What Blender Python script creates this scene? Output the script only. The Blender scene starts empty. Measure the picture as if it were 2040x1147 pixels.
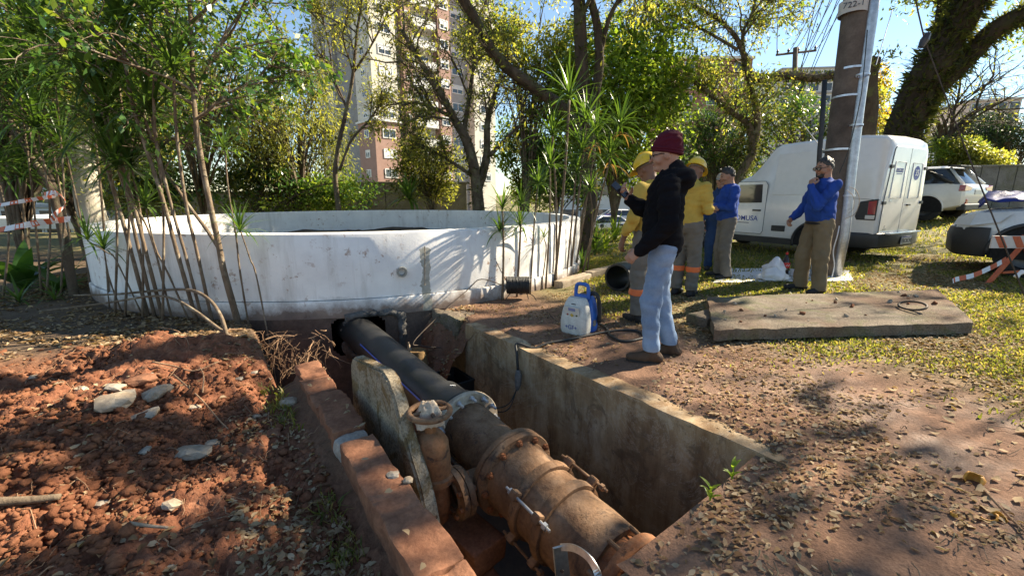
import bpy, bmesh, math, random
import numpy as np
from mathutils import Vector, Matrix, Quaternion, noise as mnoise
random.seed(7); RNG = np.random.default_rng(11)
SC = bpy.context.scene
COL = SC.collection
R = math.radians

# ---------------------------------------------------------------- camera, sky, sun, exposure
CAM_H, PITCH, FPX = 1.35, R(12.0), 860.0
cam_d = bpy.data.cameras.new('camera'); cam = bpy.data.objects.new('camera', cam_d); COL.objects.link(cam)
cam.location = (0, 0, CAM_H); cam.rotation_euler = (math.pi/2 - PITCH, 0, 0)
cam_d.sensor_width = 36.0; cam_d.lens = 36.0*FPX/2040.0; cam_d.clip_start = 0.05; cam_d.clip_end = 3000
SC.camera = cam
SUN_EL, SUN_AZ = R(35.0), math.atan2(0.90, 0.42)
SUN_DIR = Vector((math.sin(SUN_AZ)*math.cos(SUN_EL), math.cos(SUN_AZ)*math.cos(SUN_EL), math.sin(SUN_EL)))
w = bpy.data.worlds.new('World'); SC.world = w; w.use_nodes = True
wn = w.node_tree.nodes; sky = wn.new('ShaderNodeTexSky'); sky.sky_type = 'NISHITA'; sky.sun_disc = False
sky.sun_elevation = SUN_EL; sky.sun_rotation = SUN_AZ; sky.air_density = 1.0; sky.dust_density = 0.0; sky.ozone_density = 5.0; sky.altitude = 0
w.node_tree.links.new(sky.outputs[0], wn['Background'].inputs[0]); wn['Background'].inputs[1].default_value = 0.08
sun_d = bpy.data.lights.new('sun', 'SUN'); sun_d.energy = 5.0; sun_d.angle = R(0.55); sun_d.color = (1.0, 0.95, 0.87)
sun = bpy.data.objects.new('sun', sun_d); COL.objects.link(sun)
sun.rotation_euler = SUN_DIR.to_track_quat('Z', 'Y').to_euler()
SC.view_settings.view_transform = 'Standard'; SC.view_settings.look = 'None'
SC.view_settings.gamma = 1.0; SC.view_settings.exposure = 1.66; SC.view_settings.use_curve_mapping = False
SC.view_settings.use_white_balance = True; SC.view_settings.white_balance_temperature = 7900; SC.view_settings.white_balance_tint = 8
SC.render.engine = 'CYCLES'; SC.cycles.use_denoising = True
try: SC.cycles.denoiser = 'OPENIMAGEDENOISE'
except Exception: pass
SC.cycles.max_bounces = 6; SC.cycles.transparent_max_bounces = 8
SC.cycles.diffuse_bounces = 3; SC.cycles.glossy_bounces = 3; SC.cycles.transmission_bounces = 4

# ---------------------------------------------------------------- measuring helpers
CP, SP = math.cos(PITCH), math.sin(PITCH)
def ray(u, v):
    x = (u-1020.0)/FPX; yy = (573.5-v)/FPX
    return Vector((x, CP+yy*SP, -SP+yy*CP))
def at(u, v, Y):
    d = ray(u, v); return Vector((0, 0, CAM_H)) + d*(Y/d.y)
D2 = Vector((-0.608, 0.794)); N2 = Vector((0.794, 0.608))       # axes along and across the pit
def sn(s, n, z=0.0): return Vector((D2.x*s+N2.x*n, D2.y*s+N2.y*n, z))
def on_n(u, v, n):                                                # where a line of sight meets the upright plane at n
    d = ray(u, v); t = n/(d.x*N2.x+d.y*N2.y); return Vector((0, 0, CAM_H))+d*t
def ss(a, b, x):
    t = np.clip((x-a)/(b-a), 0, 1); return t*t*(3-2*t)
def base_z(x, y):
    x = np.asarray(x, float); y = np.asarray(y, float)
    z = 0.018*np.log1p(np.exp(np.clip(2*(x-1.2), -30, 30)))/2*1.6 + 0.004*np.maximum(0, y-4)
    z = z + 0.22*ss(9, 14, x)*ss(5, 12, y)
    drop = ss(15, 31, y)*(1-ss(9, 14, x-0.12*y))
    return z - 1.9*drop
def gz(x, y): return float(base_z(x, y))
def pg(u, v):                                                     # line of sight meets the ground
    d = ray(u, v); t = 3.0
    for _ in range(40):
        p = Vector((0, 0, CAM_H))+d*t; t += (p.z-gz(p.x, p.y))/max(0.02, -d.z)*0.7
    p = Vector((0, 0, CAM_H))+d*t; p.z = gz(p.x, p.y); return p

# ---------------------------------------------------------------- object helpers
def tag(o, label=None, cat=None, group=None, kind=None):
    if label: o['label'] = label
    if cat: o['category'] = cat
    if group: o['group'] = group
    if kind: o['kind'] = kind
    return o
def empty(name, loc=(0, 0, 0), rz=0.0, label=None, cat=None, group=None):
    o = bpy.data.objects.new(name, None); COL.objects.link(o); o.location = loc; o.rotation_euler = (0, 0, rz)
    o.empty_display_size = 0.1
    return tag(o, label, cat, group)
def link(name, me, parent=None, loc=None, rot=None, scale=None):
    o = bpy.data.objects.new(name, me); COL.objects.link(o)
    if parent is not None: o.parent = parent
    if loc is not None: o.location = loc
    if rot is not None: o.rotation_euler = rot
    if scale is not None: o.scale = scale
    return o
def np_mesh(name, V, F, mat=None, smooth=False):
    """V (n,3), F (m,k) numpy faces all of one size"""
    V = np.ascontiguousarray(V, np.float32); F = np.ascontiguousarray(F, np.int32)
    me = bpy.data.meshes.new(name); m, k = F.shape
    me.vertices.add(len(V)); me.vertices.foreach_set('co', V.ravel())
    me.loops.add(m*k); me.loops.foreach_set('vertex_index', F.ravel())
    me.polygons.add(m); me.polygons.foreach_set('loop_start', np.arange(0, m*k, k, dtype=np.int32))
    try: me.polygons.foreach_set('loop_total', np.full(m, k, np.int32))
    except Exception: pass
    if smooth: me.polygons.foreach_set('use_smooth', np.ones(m, bool))
    me.update(calc_edges=True); me.validate(verbose=False)
    if mat: me.materials.append(mat)
    return me
class MB:
    """collects shapes, builds them as one mesh"""
    def __init__(self): self.v = []; self.f = []; self.mi = []; self.cur = 0
    def add(self, vs, fs):
        b = len(self.v); self.v += [tuple(p) for p in vs]; self.f += [tuple(b+i for i in f) for f in fs]; self.mi += [self.cur]*len(fs)
    def box(self, c, size, rot=None):
        hx, hy, hz = size[0]/2, size[1]/2, size[2]/2; c = Vector(c)
        pts = [Vector((sx*hx, sy*hy, sz*hz)) for sz in (-1, 1) for sx, sy in ((-1, -1), (1, -1), (1, 1), (-1, 1))]
        if rot is not None:
            M3 = rot if isinstance(rot, Matrix) else Matrix.Rotation(rot, 3, 'Z')
            pts = [M3 @ p for p in pts]
        self.add([c+p for p in pts], [(3, 2, 1, 0), (4, 5, 6, 7), (0, 1, 5, 4), (1, 2, 6, 5), (2, 3, 7, 6), (3, 0, 4, 7)])
    def tube(self, pts, rad, seg=8, cap=True, closed=False):
        pts = [Vector(p) for p in pts]; n = len(pts)
        if not hasattr(rad, '__len__'): rad = [rad]*n
        vs = []; up = None
        for i, p in enumerate(pts):
            if closed: t = (pts[(i+1) % n]-pts[i-1])
            else: t = (pts[min(i+1, n-1)]-pts[max(i-1, 0)])
            if t.length < 1e-9: t = Vector((0, 0, 1))
            t.normalize()
            if up is None:
                up = Vector((0, 0, 1)) if abs(t.z) < 0.9 else Vector((1, 0, 0))
            a = t.cross(up)
            if a.length < 1e-6: a = t.orthogonal()
            a.normalize(); b = a.cross(t); up = b
            for k in range(seg):
                an = 2*math.pi*k/seg; vs.append(p+(a*math.cos(an)+b*math.sin(an))*rad[i])
        fs = []
        m = n if closed else n-1
        for i in range(m):
            for k in range(seg):
                i2 = (i+1) % n; k2 = (k+1) % seg
                fs.append((i*seg+k, i*seg+k2, i2*seg+k2, i2*seg+k))
        if cap and not closed:
            fs.append(tuple(reversed(range(seg)))); fs.append(tuple(range((n-1)*seg, n*seg)))
        self.add(vs, [f[::-1] for f in fs])
    def lathe(self, prof, seg=24, M=None, cap=False):
        """prof (r,z) list turned about z, then placed by M"""
        vs = []
        for r, z in prof:
            for k in range(seg):
                an = 2*math.pi*k/seg; p = Vector((r*math.cos(an), r*math.sin(an), z)); vs.append(M @ p if M else p)
        fs = []
        for i in range(len(prof)-1):
            for k in range(seg):
                k2 = (k+1) % seg; fs.append((i*seg+k, i*seg+k2, (i+1)*seg+k2, (i+1)*seg+k))
        if cap: fs.append(tuple(reversed(range(seg)))); fs.append(tuple(range((len(prof)-1)*seg, len(prof)*seg)))
        self.add(vs, fs)
    def prism(self, poly, h, M=None):
        """poly (x,y) list extruded by h along z, then placed by M"""
        n = len(poly); vs = [Vector((x, y, z)) for z in (0, h) for x, y in poly]
        if M: vs = [M @ p for p in vs]
        self.add(vs, [tuple(reversed(range(n))), tuple(range(n, 2*n))]+[(i, (i+1) % n, n+(i+1) % n, n+i) for i in range(n)])
    def loft(self, rings, cap=True):
        n = len(rings[0]); vs = [p for r in rings for p in r]; fs = []
        for i in range(len(rings)-1):
            for k in range(n):
                k2 = (k+1) % n; fs.append((i*n+k, i*n+k2, (i+1)*n+k2, (i+1)*n+k))
        if cap: fs.append(tuple(reversed(range(n)))); fs.append(tuple(range((len(rings)-1)*n, len(rings)*n)))
        self.add(vs, fs)
    def mesh(self, name, mat=None, smooth=False, bevel=0.0, bseg=2, auto=None, recalc=True):
        me = bpy.data.meshes.new(name); me.from_pydata(self.v, [], self.f)
        mats = mat if isinstance(mat, (list, tuple)) else [mat]
        for m in mats:
            if m: me.materials.append(m)
        if len(mats) > 1: me.polygons.foreach_set('material_index', self.mi)
        if recalc or bevel:
            bm = bmesh.new(); bm.from_mesh(me)
            if recalc: bmesh.ops.recalc_face_normals(bm, faces=bm.faces)
            if bevel:
                ed = [e for e in bm.edges if len(e.link_faces) == 2 and e.calc_face_angle(0) > 0.5]
                bmesh.ops.bevel(bm, geom=ed, offset=bevel, segments=bseg, affect='EDGES', profile=0.6)
            bm.to_mesh(me); bm.free()
        if smooth:
            me.polygons.foreach_set('use_smooth', [True]*len(me.polygons))
            if auto is not None: me.set_sharp_from_angle(angle=auto)
        me.update(); return me
    def build(self, name, mat=None, parent=None, smooth=False, bevel=0.0, bseg=2, auto=None, **kw):
        return link(name, self.mesh(name, mat, smooth, bevel, bseg, auto), parent, **kw)
def rough_mesh(me, amp, scale, seed=0.0):
    """push vertices about with noise, for stone and broken concrete"""
    n = len(me.vertices); co = np.zeros(n*3, np.float32); me.vertices.foreach_get('co', co); co = co.reshape(-1, 3)
    for i in range(n):
        p = Vector(co[i])*scale+Vector((seed, seed*1.7, -seed)); d = mnoise.noise_vector(p); co[i] += np.array(d)*amp
    me.vertices.foreach_set('co', co.ravel()); me.update()
def subdiv(me, cuts):
    bm = bmesh.new(); bm.from_mesh(me); bmesh.ops.subdivide_edges(bm, edges=bm.edges, cuts=cuts, use_grid_fill=True); bm.to_mesh(me); bm.free(); me.update()
def catmull(pts, n=6):
    P = [Vector(p) for p in pts]; out = []
    Q = [P[0]*2-P[1]]+P+[P[-1]*2-P[-2]]
    for i in range(1, len(Q)-2):
        for k in range(n):
            t = k/n; a, b, c, d = Q[i-1], Q[i], Q[i+1], Q[i+2]
            out.append(0.5*((2*b)+(c-a)*t+(2*a-5*b+4*c-d)*t*t+(3*b-a-3*c+d)*t**3))
    out.append(P[-1]); return out

# vector value noise for heightfields
def vnoise(x, y, seed=0):
    r = np.random.default_rng(seed).random((256, 256))
    xi = np.floor(x).astype(int); yi = np.floor(y).astype(int); fx = x-xi; fy = y-yi
    fx = fx*fx*(3-2*fx); fy = fy*fy*(3-2*fy)
    g = lambda a, b: r[a % 256, b % 256]
    return (g(xi, yi)*(1-fx)+g(xi+1, yi)*fx)*(1-fy)+(g(xi, yi+1)*(1-fx)+g(xi+1, yi+1)*fx)*fy - 0.5
def fbm(x, y, f, octv=4, seed=0, gain=0.5):
    z = 0; a = 1.0
    for o in range(octv):
        c, s = math.cos(o*1.3), math.sin(o*1.3)
        z = z + a*vnoise((c*x-s*y)*f+17.3*o, (s*x+c*y)*f-9.1*o, seed+o); f *= 2.07; a *= gain
    return z

# ---------------------------------------------------------------- materials
class NT:
    def __init__(self, name):
        self.m = bpy.data.materials.new(name); self.m.use_nodes = True; self.t = self.m.node_tree; self.n = self.t.nodes
        self.b = self.n['Principled BSDF']; self.out = self.n['Material Output']; self._c = None
    def new(self, typ, **kw):
        nd = self.n.new(typ)
        for k, v in kw.items(): setattr(nd, k, v)
        return nd
    def l(self, a, b): self.t.links.new(a, b)
    def coord(self, which='Object'):
        if self._c is None: self._c = self.new('ShaderNodeTexCoord')
        return self._c.outputs[which]
    def noise(self, scale, detail=5, rough=0.55, vec=None, dist=0.0):
        nd = self.new('ShaderNodeTexNoise'); nd.inputs['Scale'].default_value = scale; nd.inputs['Detail'].default_value = detail
        nd.inputs['Roughness'].default_value = rough; nd.inputs['Distortion'].default_value = dist
        self.l(vec if vec is not None else self.coord(), nd.inputs['Vector']); return nd.outputs['Fac']
    def ramp(self, fac, stops):
        nd = self.new('ShaderNodeValToRGB'); e = nd.color_ramp.elements
        while len(e) < len(stops): e.new(0.5)
        for el, (p, c) in zip(e, stops): el.position = p; el.color = (c[0], c[1], c[2], 1) if hasattr(c, '__len__') else (c, c, c, 1)
        self.l(fac, nd.inputs[0]); return nd.outputs[0]
    def mix(self, fac, a, b, mode='MIX'):
        nd = self.new('ShaderNodeMix', data_type='RGBA', blend_type=mode)
        for sock, val in ((nd.inputs[0], fac), (nd.inputs[6], a), (nd.inputs[7], b)):
            if hasattr(val, 'links'): self.l(val, sock)
            elif hasattr(val, '__len__'): sock.default_value = (val[0], val[1], val[2], 1)
            else: sock.default_value = val
        return nd.outputs[2]
    def math(self, op, a, b=0.0, clamp=False):
        nd = self.new('ShaderNodeMath', operation=op, use_clamp=clamp)
        for sock, val in ((nd.inputs[0], a), (nd.inputs[1], b)):
            if hasattr(val, 'links'): self.l(val, sock)
            else: sock.default_value = val
        return nd.outputs[0]
    def maprange(self, v, a, b, c=0.0, d=1.0):
        nd = self.new('ShaderNodeMapRange'); self.l(v, nd.inputs[0])
        for i, q in enumerate((a, b, c, d)): nd.inputs[i+1].default_value = q
        return nd.outputs[0]
    def bump(self, h, strength=0.4, dist=0.02):
        nd = self.new('ShaderNodeBump'); nd.inputs['Strength'].default_value = strength; nd.inputs['Distance'].default_value = dist
        self.l(h, nd.inputs['Height']); self.l(nd.outputs[0], self.b.inputs['Normal']); return nd
    def xyz(self, vec=None):
        nd = self.new('ShaderNodeSeparateXYZ'); self.l(vec if vec is not None else self.coord(), nd.inputs[0]); return nd.outputs
    def base(self, c):
        if hasattr(c, 'links'): self.l(c, self.b.inputs['Base Color'])
        else: self.b.inputs['Base Color'].default_value = (c[0], c[1], c[2], 1)
    def set(self, **kw):
        for k, v in kw.items():
            s = self.b.inputs[k.replace('_', ' ')]
            if hasattr(v, 'links'): self.l(v, s)
            else: s.default_value = v
        return self.m
def mul(c, k): return tuple(x*k for x in c)
def surf(name, c1, c2, scale=6, rough=0.8, bump=0.3, bscale=None, dist=0.01, metal=0.0, spec=0.5, fine=0.25):
    n = NT(name); f = n.noise(scale, 6, 0.6); col = n.ramp(f, [(0.32, c1), (0.68, c2)])
    g = n.noise((bscale or scale*6), 5, 0.65)
    if fine: col = n.mix(1.0, col, n.ramp(g, [(0.3, (1-fine,)*3), (0.7, (1.0+0*fine,)*3)]), 'MULTIPLY')
    n.base(col)
    if bump: n.bump(g, bump, dist)
    return n.set(Roughness=rough, Metallic=metal, Specular_IOR_Level=spec)
def plain(name, c, rough=0.5, metal=0.0, spec=0.5, var=0.12, scale=9.0, coat=0.0):
    n = NT(name); f = n.noise(scale, 4, 0.6); n.base(n.ramp(f, [(0.3, mul(c, 1-var)), (0.7, mul(c, 1+var*0.4))]))
    r = n.maprange(n.noise(scale*3, 4), 0.3, 0.7, rough*0.85, min(1, rough*1.15))
    return n.set(Roughness=r, Metallic=metal, Specular_IOR_Level=spec, Coat_Weight=coat)
def leafmat(name, cols, trans=0.45, rough=0.45, spec=0.4):
    trans = min(.62, trans*1.2)
    n = NT(name); geo = n.new('ShaderNodeNewGeometry'); rnd = geo.outputs['Random Per Island']
    k = len(cols); col = n.ramp(rnd, [(i/(k-1) if k > 1 else 0, c) for i, c in enumerate(cols)])
    n.base(col); n.set(Roughness=rough, Specular_IOR_Level=spec)
    tr = n.new('ShaderNodeBsdfTranslucent')
    n.l(n.mix(1.0, col, (2.05, 1.9, 0.9), 'MULTIPLY'), tr.inputs[0])
    mx = n.new('ShaderNodeMixShader'); mx.inputs[0].default_value = trans
    n.l(n.b.outputs[0], mx.inputs[1]); n.l(tr.outputs[0], mx.inputs[2]); n.l(mx.outputs[0], n.out.inputs[0])
    return n.m
MT = {}
MT['white_paint'] = plain('white_paint', (0.78, 0.78, 0.76), 0.6)
MT['soil'] = surf('soil', (0.18, 0.07, 0.038), (0.30, 0.13, 0.075), 5, 0.95, 0.6, 40, 0.02, spec=0.15, fine=0.5)
MT['clod'] = surf('clod', (0.145, 0.054, 0.029), (0.295, 0.128, 0.07), 3, 0.95, 0.7, 60, 0.01, spec=0.1, fine=0.45)
MT['stone'] = surf('stone', (0.28, 0.2, 0.13), (0.45, 0.37, 0.28), 8, 0.9, 0.4, 50, fine=0.3)
MT['stone_grey'] = surf('stone_grey', (0.27, 0.22, 0.165), (0.42, 0.36, 0.29), 8, 0.9, 0.4, 50, fine=0.3)
MT['brick'] = surf('old_brick', (0.20, 0.085, 0.05), (0.36, 0.17, 0.10), 7, 0.92, 0.5, 45, fine=0.4, spec=0.15)
MT['mortar'] = surf('mortar', (0.3, 0.25, 0.2), (0.45, 0.4, 0.34), 9, 0.95, 0.5, 60, fine=0.4)
def concrete_old(name, a, b, moss=(0.12, 0.13, 0.05), mossamt=0.5, red=None, msc=2.1):
    n = NT(name); f = n.noise(3.5, 7, 0.62); col = n.ramp(f, [(0.3, a), (0.7, b)])
    m = n.ramp(n.noise(msc, 8, 0.7, dist=0.6), [(0.50, 0.0), (0.58, mossamt)]); col = n.mix(m, col, moss)
    if red: col = n.mix(n.ramp(n.noise(1.3, 6, 0.6), [(0.45, 0.0), (0.62, 0.85)]), col, red)
    s = n.noise(60, 5, 0.75); col = n.mix(1.0, col, n.ramp(s, [(0.32, 0.35), (0.6, 1.05)]), 'MULTIPLY'); col = n.mix(n.ramp(n.noise(11, 7, .75), [(0.58, 0.0), (0.66, .6)]), col, (0.07, 0.055, 0.042)); n.base(col)
    n.bump(n.math('ADD', n.noise(30, 6, 0.7), n.math('MULTIPLY', s, 0.4)), 0.55, 0.015)
    return n.set(Roughness=0.93, Specular_IOR_Level=0.2)
MT['slab'] = concrete_old('slab_concrete', (0.15, 0.115, 0.085), (0.26, 0.215, 0.165), red=(0.155, 0.085, 0.055), msc=3.5)
MT['slab2'] = concrete_old('upright_slab', (0.25, 0.20, 0.14), (0.46, 0.38, 0.27), moss=(0.20, 0.125, 0.05), mossamt=0.85, msc=6.0)
def pitwall():
    n = NT('pit_wall_concrete'); co = n.coord(); mp = n.new('ShaderNodeMapping'); mp.inputs['Scale'].default_value = (1, 1, 0.16); n.l(co, mp.inputs[0])
    a = n.noise(2.0, 8, 0.65, dist=0.5); col = n.ramp(a, [(0.30, (0.21, 0.125, 0.068)), (0.52, (0.39, 0.27, 0.155)), (0.72, (0.54, 0.44, 0.31))])
    st = n.noise(7, 6, 0.7, vec=mp.outputs[0]); col = n.mix(1.0, col, n.ramp(st, [(0.32, (0.5, 0.40, 0.32)), (0.6, (1, 1, 1))]), 'MULTIPLY')
    pt = n.ramp(n.noise(1.5, 9, 0.7, dist=1.2), [(0.56, 0.0), (0.62, 0.4)]); col = n.mix(pt, col, (0.46, 0.39, 0.29)); cr = n.ramp(n.noise(1.1, 9, 0.75, dist=1.5), [(0.488, 0.0), (0.5, 0.45), (0.512, 0.0)]); col = n.mix(cr, col, (0.48, 0.41, 0.32)); dk = n.ramp(n.noise(3.3, 8, .75, dist=.8), [(.54, 0.0), (.62, .7)]); col = n.mix(dk, col, (0.13, 0.085, 0.05))
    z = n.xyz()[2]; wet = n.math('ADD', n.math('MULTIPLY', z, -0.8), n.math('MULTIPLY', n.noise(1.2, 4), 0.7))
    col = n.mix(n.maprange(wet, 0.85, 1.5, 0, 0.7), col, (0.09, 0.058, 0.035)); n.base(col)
    n.bump(n.noise(25, 8, 0.7), 0.45, 0.012); return n.set(Roughness=0.85, Specular_IOR_Level=0.3)
MT['pit_wall'] = pitwall()
def rust(name, a, b, c):
    n = NT(name); f = n.noise(4.5, 8, 0.68, dist=0.4); col = n.ramp(f, [(0.28, a), (0.5, b), (0.72, c)])
    s = n.noise(45, 5, 0.7); col = n.mix(1.0, col, n.ramp(s, [(0.3, 0.6), (0.65, 1.0)]), 'MULTIPLY')
    pk = n.ramp(n.noise(7, 7, 0.72, dist=.6), [(0.57, 0.0), (0.63, 0.85)]); col = n.mix(pk, col, (0.055, 0.034, 0.026))
    geo = n.new('ShaderNodeNewGeometry'); nz = n.xyz(geo.outputs['Normal'])[2]; dust = n.math('MULTIPLY', n.maprange(nz, .45, .95, 0, 1), n.ramp(n.noise(6, 6, .7), [(0.46, 0.0), (0.64, .5)])); col = n.mix(dust, col, (0.34, 0.22, 0.14)); n.base(col)
    n.bump(n.math('ADD', n.math('ADD', n.noise(14, 6, 0.7), n.math('MULTIPLY', s, 0.5)), n.math('MULTIPLY', pk, -.5)), 0.6, 0.01)
    return n.set(Roughness=0.82, Metallic=0.05, Specular_IOR_Level=0.3)
MT['rust'] = rust('rust_brown', (0.12, 0.06, 0.034), (0.22, 0.118, 0.062), (0.33, 0.20, 0.115))
MT['rust_red'] = rust('rust_red', (0.16, 0.05, 0.02), (0.3, 0.11, 0.045), (0.4, 0.19, 0.09))
MT['pe_black'] = surf('black_pipe', (0.010, 0.011, 0.012), (0.035, 0.034, 0.033), 5, 0.42, 0.15, 60, 0.003, fine=0.5)
MT['rubber'] = plain('black_rubber', (0.018, 0.018, 0.018), 0.55)
MT['blue_line'] = plain('blue_stripe', (0.03, 0.10, 0.45), 0.5)
MT['zinc'] = surf('zinc', (0.38, 0.39, 0.40), (0.58, 0.59, 0.60), 14, 0.42, 0.08, 80, 0.002, metal=0.85, fine=0.2)
MT['bright_zinc'] = surf('bright_zinc', (0.55, 0.56, 0.58), (0.75, 0.76, 0.78), 14, 0.35, 0.08, 80, 0.002, metal=0.7, fine=0.15)
MT['iron'] = surf('dark_iron', (0.05, 0.04, 0.035), (0.12, 0.085, 0.06), 10, 0.7, 0.3, 50, 0.004, metal=0.4)
MT['rag'] = surf('dirty_rag', (0.40, 0.30, 0.21), (0.62, 0.52, 0.41), 14, 0.95, 0.5, 90, 0.01)
MT['bitumen'] = surf('bitumen', (0.012, 0.012, 0.012), (0.15, 0.14, 0.13), 7, 0.6, 0.5, 30, 0.02, fine=0.3)
MT['dark'] = plain('dark_void', (0.006, 0.006, 0.006), 0.9)
def bark(name, a, b, lich=None, scale=6):
    n = NT(name); co = n.coord(); mp = n.new('ShaderNodeMapping'); mp.inputs['Scale'].default_value = (1, 1, 0.35); n.l(co, mp.inputs[0])
    f = n.noise(scale, 8, 0.68, vec=mp.outputs[0]); col = n.ramp(f, [(0.3, a), (0.7, b)])
    if lich: col = n.mix(n.ramp(n.noise(3.2, 7, 0.7), [(0.52, 0.0), (0.62, 0.7)]), col, lich)
    n.base(col); n.bump(n.noise(scale*5, 7, 0.7, vec=mp.outputs[0]), 0.6, 0.02); return n.set(Roughness=0.92, Specular_IOR_Level=0.2)
MT['bark'] = bark('bark_grey_brown', (0.06, 0.043, 0.03), (0.17, 0.13, 0.095), (0.2, 0.2, 0.12))
MT['bark_dark'] = bark('bark_dark', (0.03, 0.022, 0.016), (0.10, 0.075, 0.052), (0.09, 0.10, 0.04))
MT['bark_black'] = bark('bark_black', (0.018, 0.013, 0.010), (0.06, 0.045, 0.032), (0.05, 0.06, 0.025))
MT['bark_pale'] = bark('bark_pale', (0.30, 0.26, 0.2), (0.55, 0.5, 0.42), (0.35, 0.36, 0.26))
MT['cane'] = bark('cane_stem', (0.085, 0.058, 0.038), (0.22, 0.165, 0.115), (0.34, 0.30, 0.23), 12)
MT['root'] = bark('root', (0.17, 0.09, 0.05), (0.42, 0.27, 0.17), None, 20)
MT['lf_dark'] = leafmat('leaf_dark_glossy', [(0.026, 0.069, 0.020), (0.049, 0.122, 0.029), (0.081, 0.179, 0.041)], 0.3, 0.28, 0.6)
MT['lf_mid'] = leafmat('leaf_mid_green', [(0.072, 0.124, 0.023), (0.124, 0.195, 0.036), (0.195, 0.260, 0.052)], 0.42, 0.4)
MT['lf_bright'] = leafmat('leaf_bright_green', [(0.094, 0.175, 0.027), (0.163, 0.250, 0.040), (0.250, 0.325, 0.062)], 0.5, 0.4)
MT['lf_olive'] = leafmat('leaf_olive', [(0.11, 0.135, 0.038), (0.18, 0.205, 0.055), (0.26, 0.26, 0.08), (0.14, 0.165, 0.042)], 0.45, 0.5)
MT['lf_yellow'] = leafmat('leaf_yellow_green', [(0.18, 0.215, 0.05), (0.25, 0.275, 0.07), (0.34, 0.32, 0.095), (0.16, 0.20, 0.045)], 0.5, 0.5)
MT['lf_gold'] = leafmat('leaf_gold', [(0.30, 0.20, 0.03), (0.42, 0.27, 0.04), (0.22, 0.2, 0.04)], 0.5, 0.5)
MT['lf_conifer'] = leafmat('leaf_conifer', [(0.016, 0.039, 0.021), (0.029, 0.058, 0.029)], 0.2, 0.6)
MT['lf_strap'] = leafmat('leaf_strap', [(0.032, 0.076, 0.019), (0.060, 0.120, 0.027), (0.091, 0.163, 0.038)], 0.35, 0.33, 0.5)
MT['lf_fern'] = leafmat('leaf_fern', [(0.035, 0.05, 0.016), (0.065, 0.08, 0.024), (0.105, 0.105, 0.036)], 0.4, 0.6)
MT['lf_deadstrap'] = leafmat('leaf_dead_strap', [(0.2, 0.12, 0.06), (0.3, 0.19, 0.1)], 0.3, 0.8, 0.1)
MT['litter'] = leafmat('dry_leaf', [(0.13, 0.07, 0.035), (0.23, 0.145, 0.075), (0.33, 0.23, 0.13), (0.42, 0.32, 0.21), (0.2, 0.10, 0.045)], 0.12, 0.8, 0.12)
MT['grass'] = leafmat('grass_blade', [(0.08, 0.115, 0.025), (0.145, 0.17, 0.04), (0.22, 0.21, 0.07), (0.30, 0.24, 0.12)], 0.45, 0.5)
def skin(name, c):
    n = NT(name); f = n.noise(14, 5); n.base(n.ramp(f, [(0.3, mul(c, 0.82)), (0.7, mul(c, 1.08))])); n.set(Roughness=0.5, Specular_IOR_Level=0.4)
    n.b.inputs['Subsurface Weight'].default_value = 0.12; n.b.inputs['Subsurface Radius'].default_value = (0.02, 0.008, 0.005); return n.m
MT['skin_a'] = skin('skin_light', (0.38, 0.21, 0.145)); MT['skin_b'] = skin('skin_brown', (0.20, 0.10, 0.062)); MT['skin_c'] = skin('skin_tan', (0.36, 0.19, 0.125))
def cloth(name, c, rough=0.9, scale=160, var=0.25, folds=0.5, spec=0.2, sheen=0.0):
    n = NT(name); f = n.noise(5, 5); n.base(n.ramp(f, [(0.3, mul(c, 1-var)), (0.7, mul(c, 1+var*0.5))]))
    n.bump(n.math('ADD', n.math('MULTIPLY', n.noise(11, 4, 0.6, dist=0.8), folds*3), n.math('MULTIPLY', n.noise(scale, 2), 0.3)), 0.35, 0.012)
    n.set(Roughness=rough, Specular_IOR_Level=spec); n.b.inputs['Sheen Weight'].default_value = sheen; return n.m
MT['c_black'] = cloth('black_jacket', (0.009, 0.009, 0.011), 0.97, spec=0.06); MT['c_yellow'] = cloth('yellow_shirt', (0.50, 0.34, 0.075))
MT['c_blue'] = cloth('blue_sweater', (0.015, 0.06, 0.27)); MT['c_khaki'] = cloth('khaki_trousers', (0.19, 0.145, 0.09)); MT['c_grey'] = cloth('grey_trousers', (0.16, 0.145, 0.125))
MT['c_navy'] = cloth('navy_sweater', (0.02, 0.05, 0.12)); MT['c_maroon'] = cloth('maroon_knit', (0.075, 0.008, 0.018), 0.95, 300)
MT['c_band'] = cloth('orange_band', (0.75, 0.17, 0.06), 0.5, 200, 0.1, 0.1); MT['c_lime'] = cloth('yellow_band', (0.62, 0.48, 0.06), 0.5, 200, 0.1, 0.1)
MT['c_boot'] = cloth('brown_boot', (0.085, 0.05, 0.032), 0.7); MT['c_shoe'] = cloth('dark_shoe', (0.028, 0.026, 0.026), 0.6); MT['c_cap'] = cloth('beige_cap', (0.4, 0.35, 0.27))
def denim():
    n = NT('light_denim'); f = n.noise(4, 6, 0.6); col = n.ramp(f, [(0.3, (0.12, 0.20, 0.33)), (0.7, (0.29, 0.39, 0.53))])
    n.base(n.mix(1.0, col, n.ramp(n.noise(220, 2), [(0.3, 0.8), (0.7, 1.0)]), 'MULTIPLY')); n.bump(n.noise(12, 4, 0.6, dist=0.8), 0.35, 0.02); return n.set(Roughness=0.9, Specular_IOR_Level=0.2)
MT['denim'] = denim(); MT['hair'] = surf('hair_dark', (0.012, 0.010, 0.009), (0.05, 0.042, 0.036), 30, 0.55, 0.6, 120, 0.01)
MT['helmet'] = plain('yellow_helmet', (0.72, 0.45, 0.015), 0.3, coat=0.4); MT['lens'] = plain('dark_lens', (0.01, 0.01, 0.012), 0.1)
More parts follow.
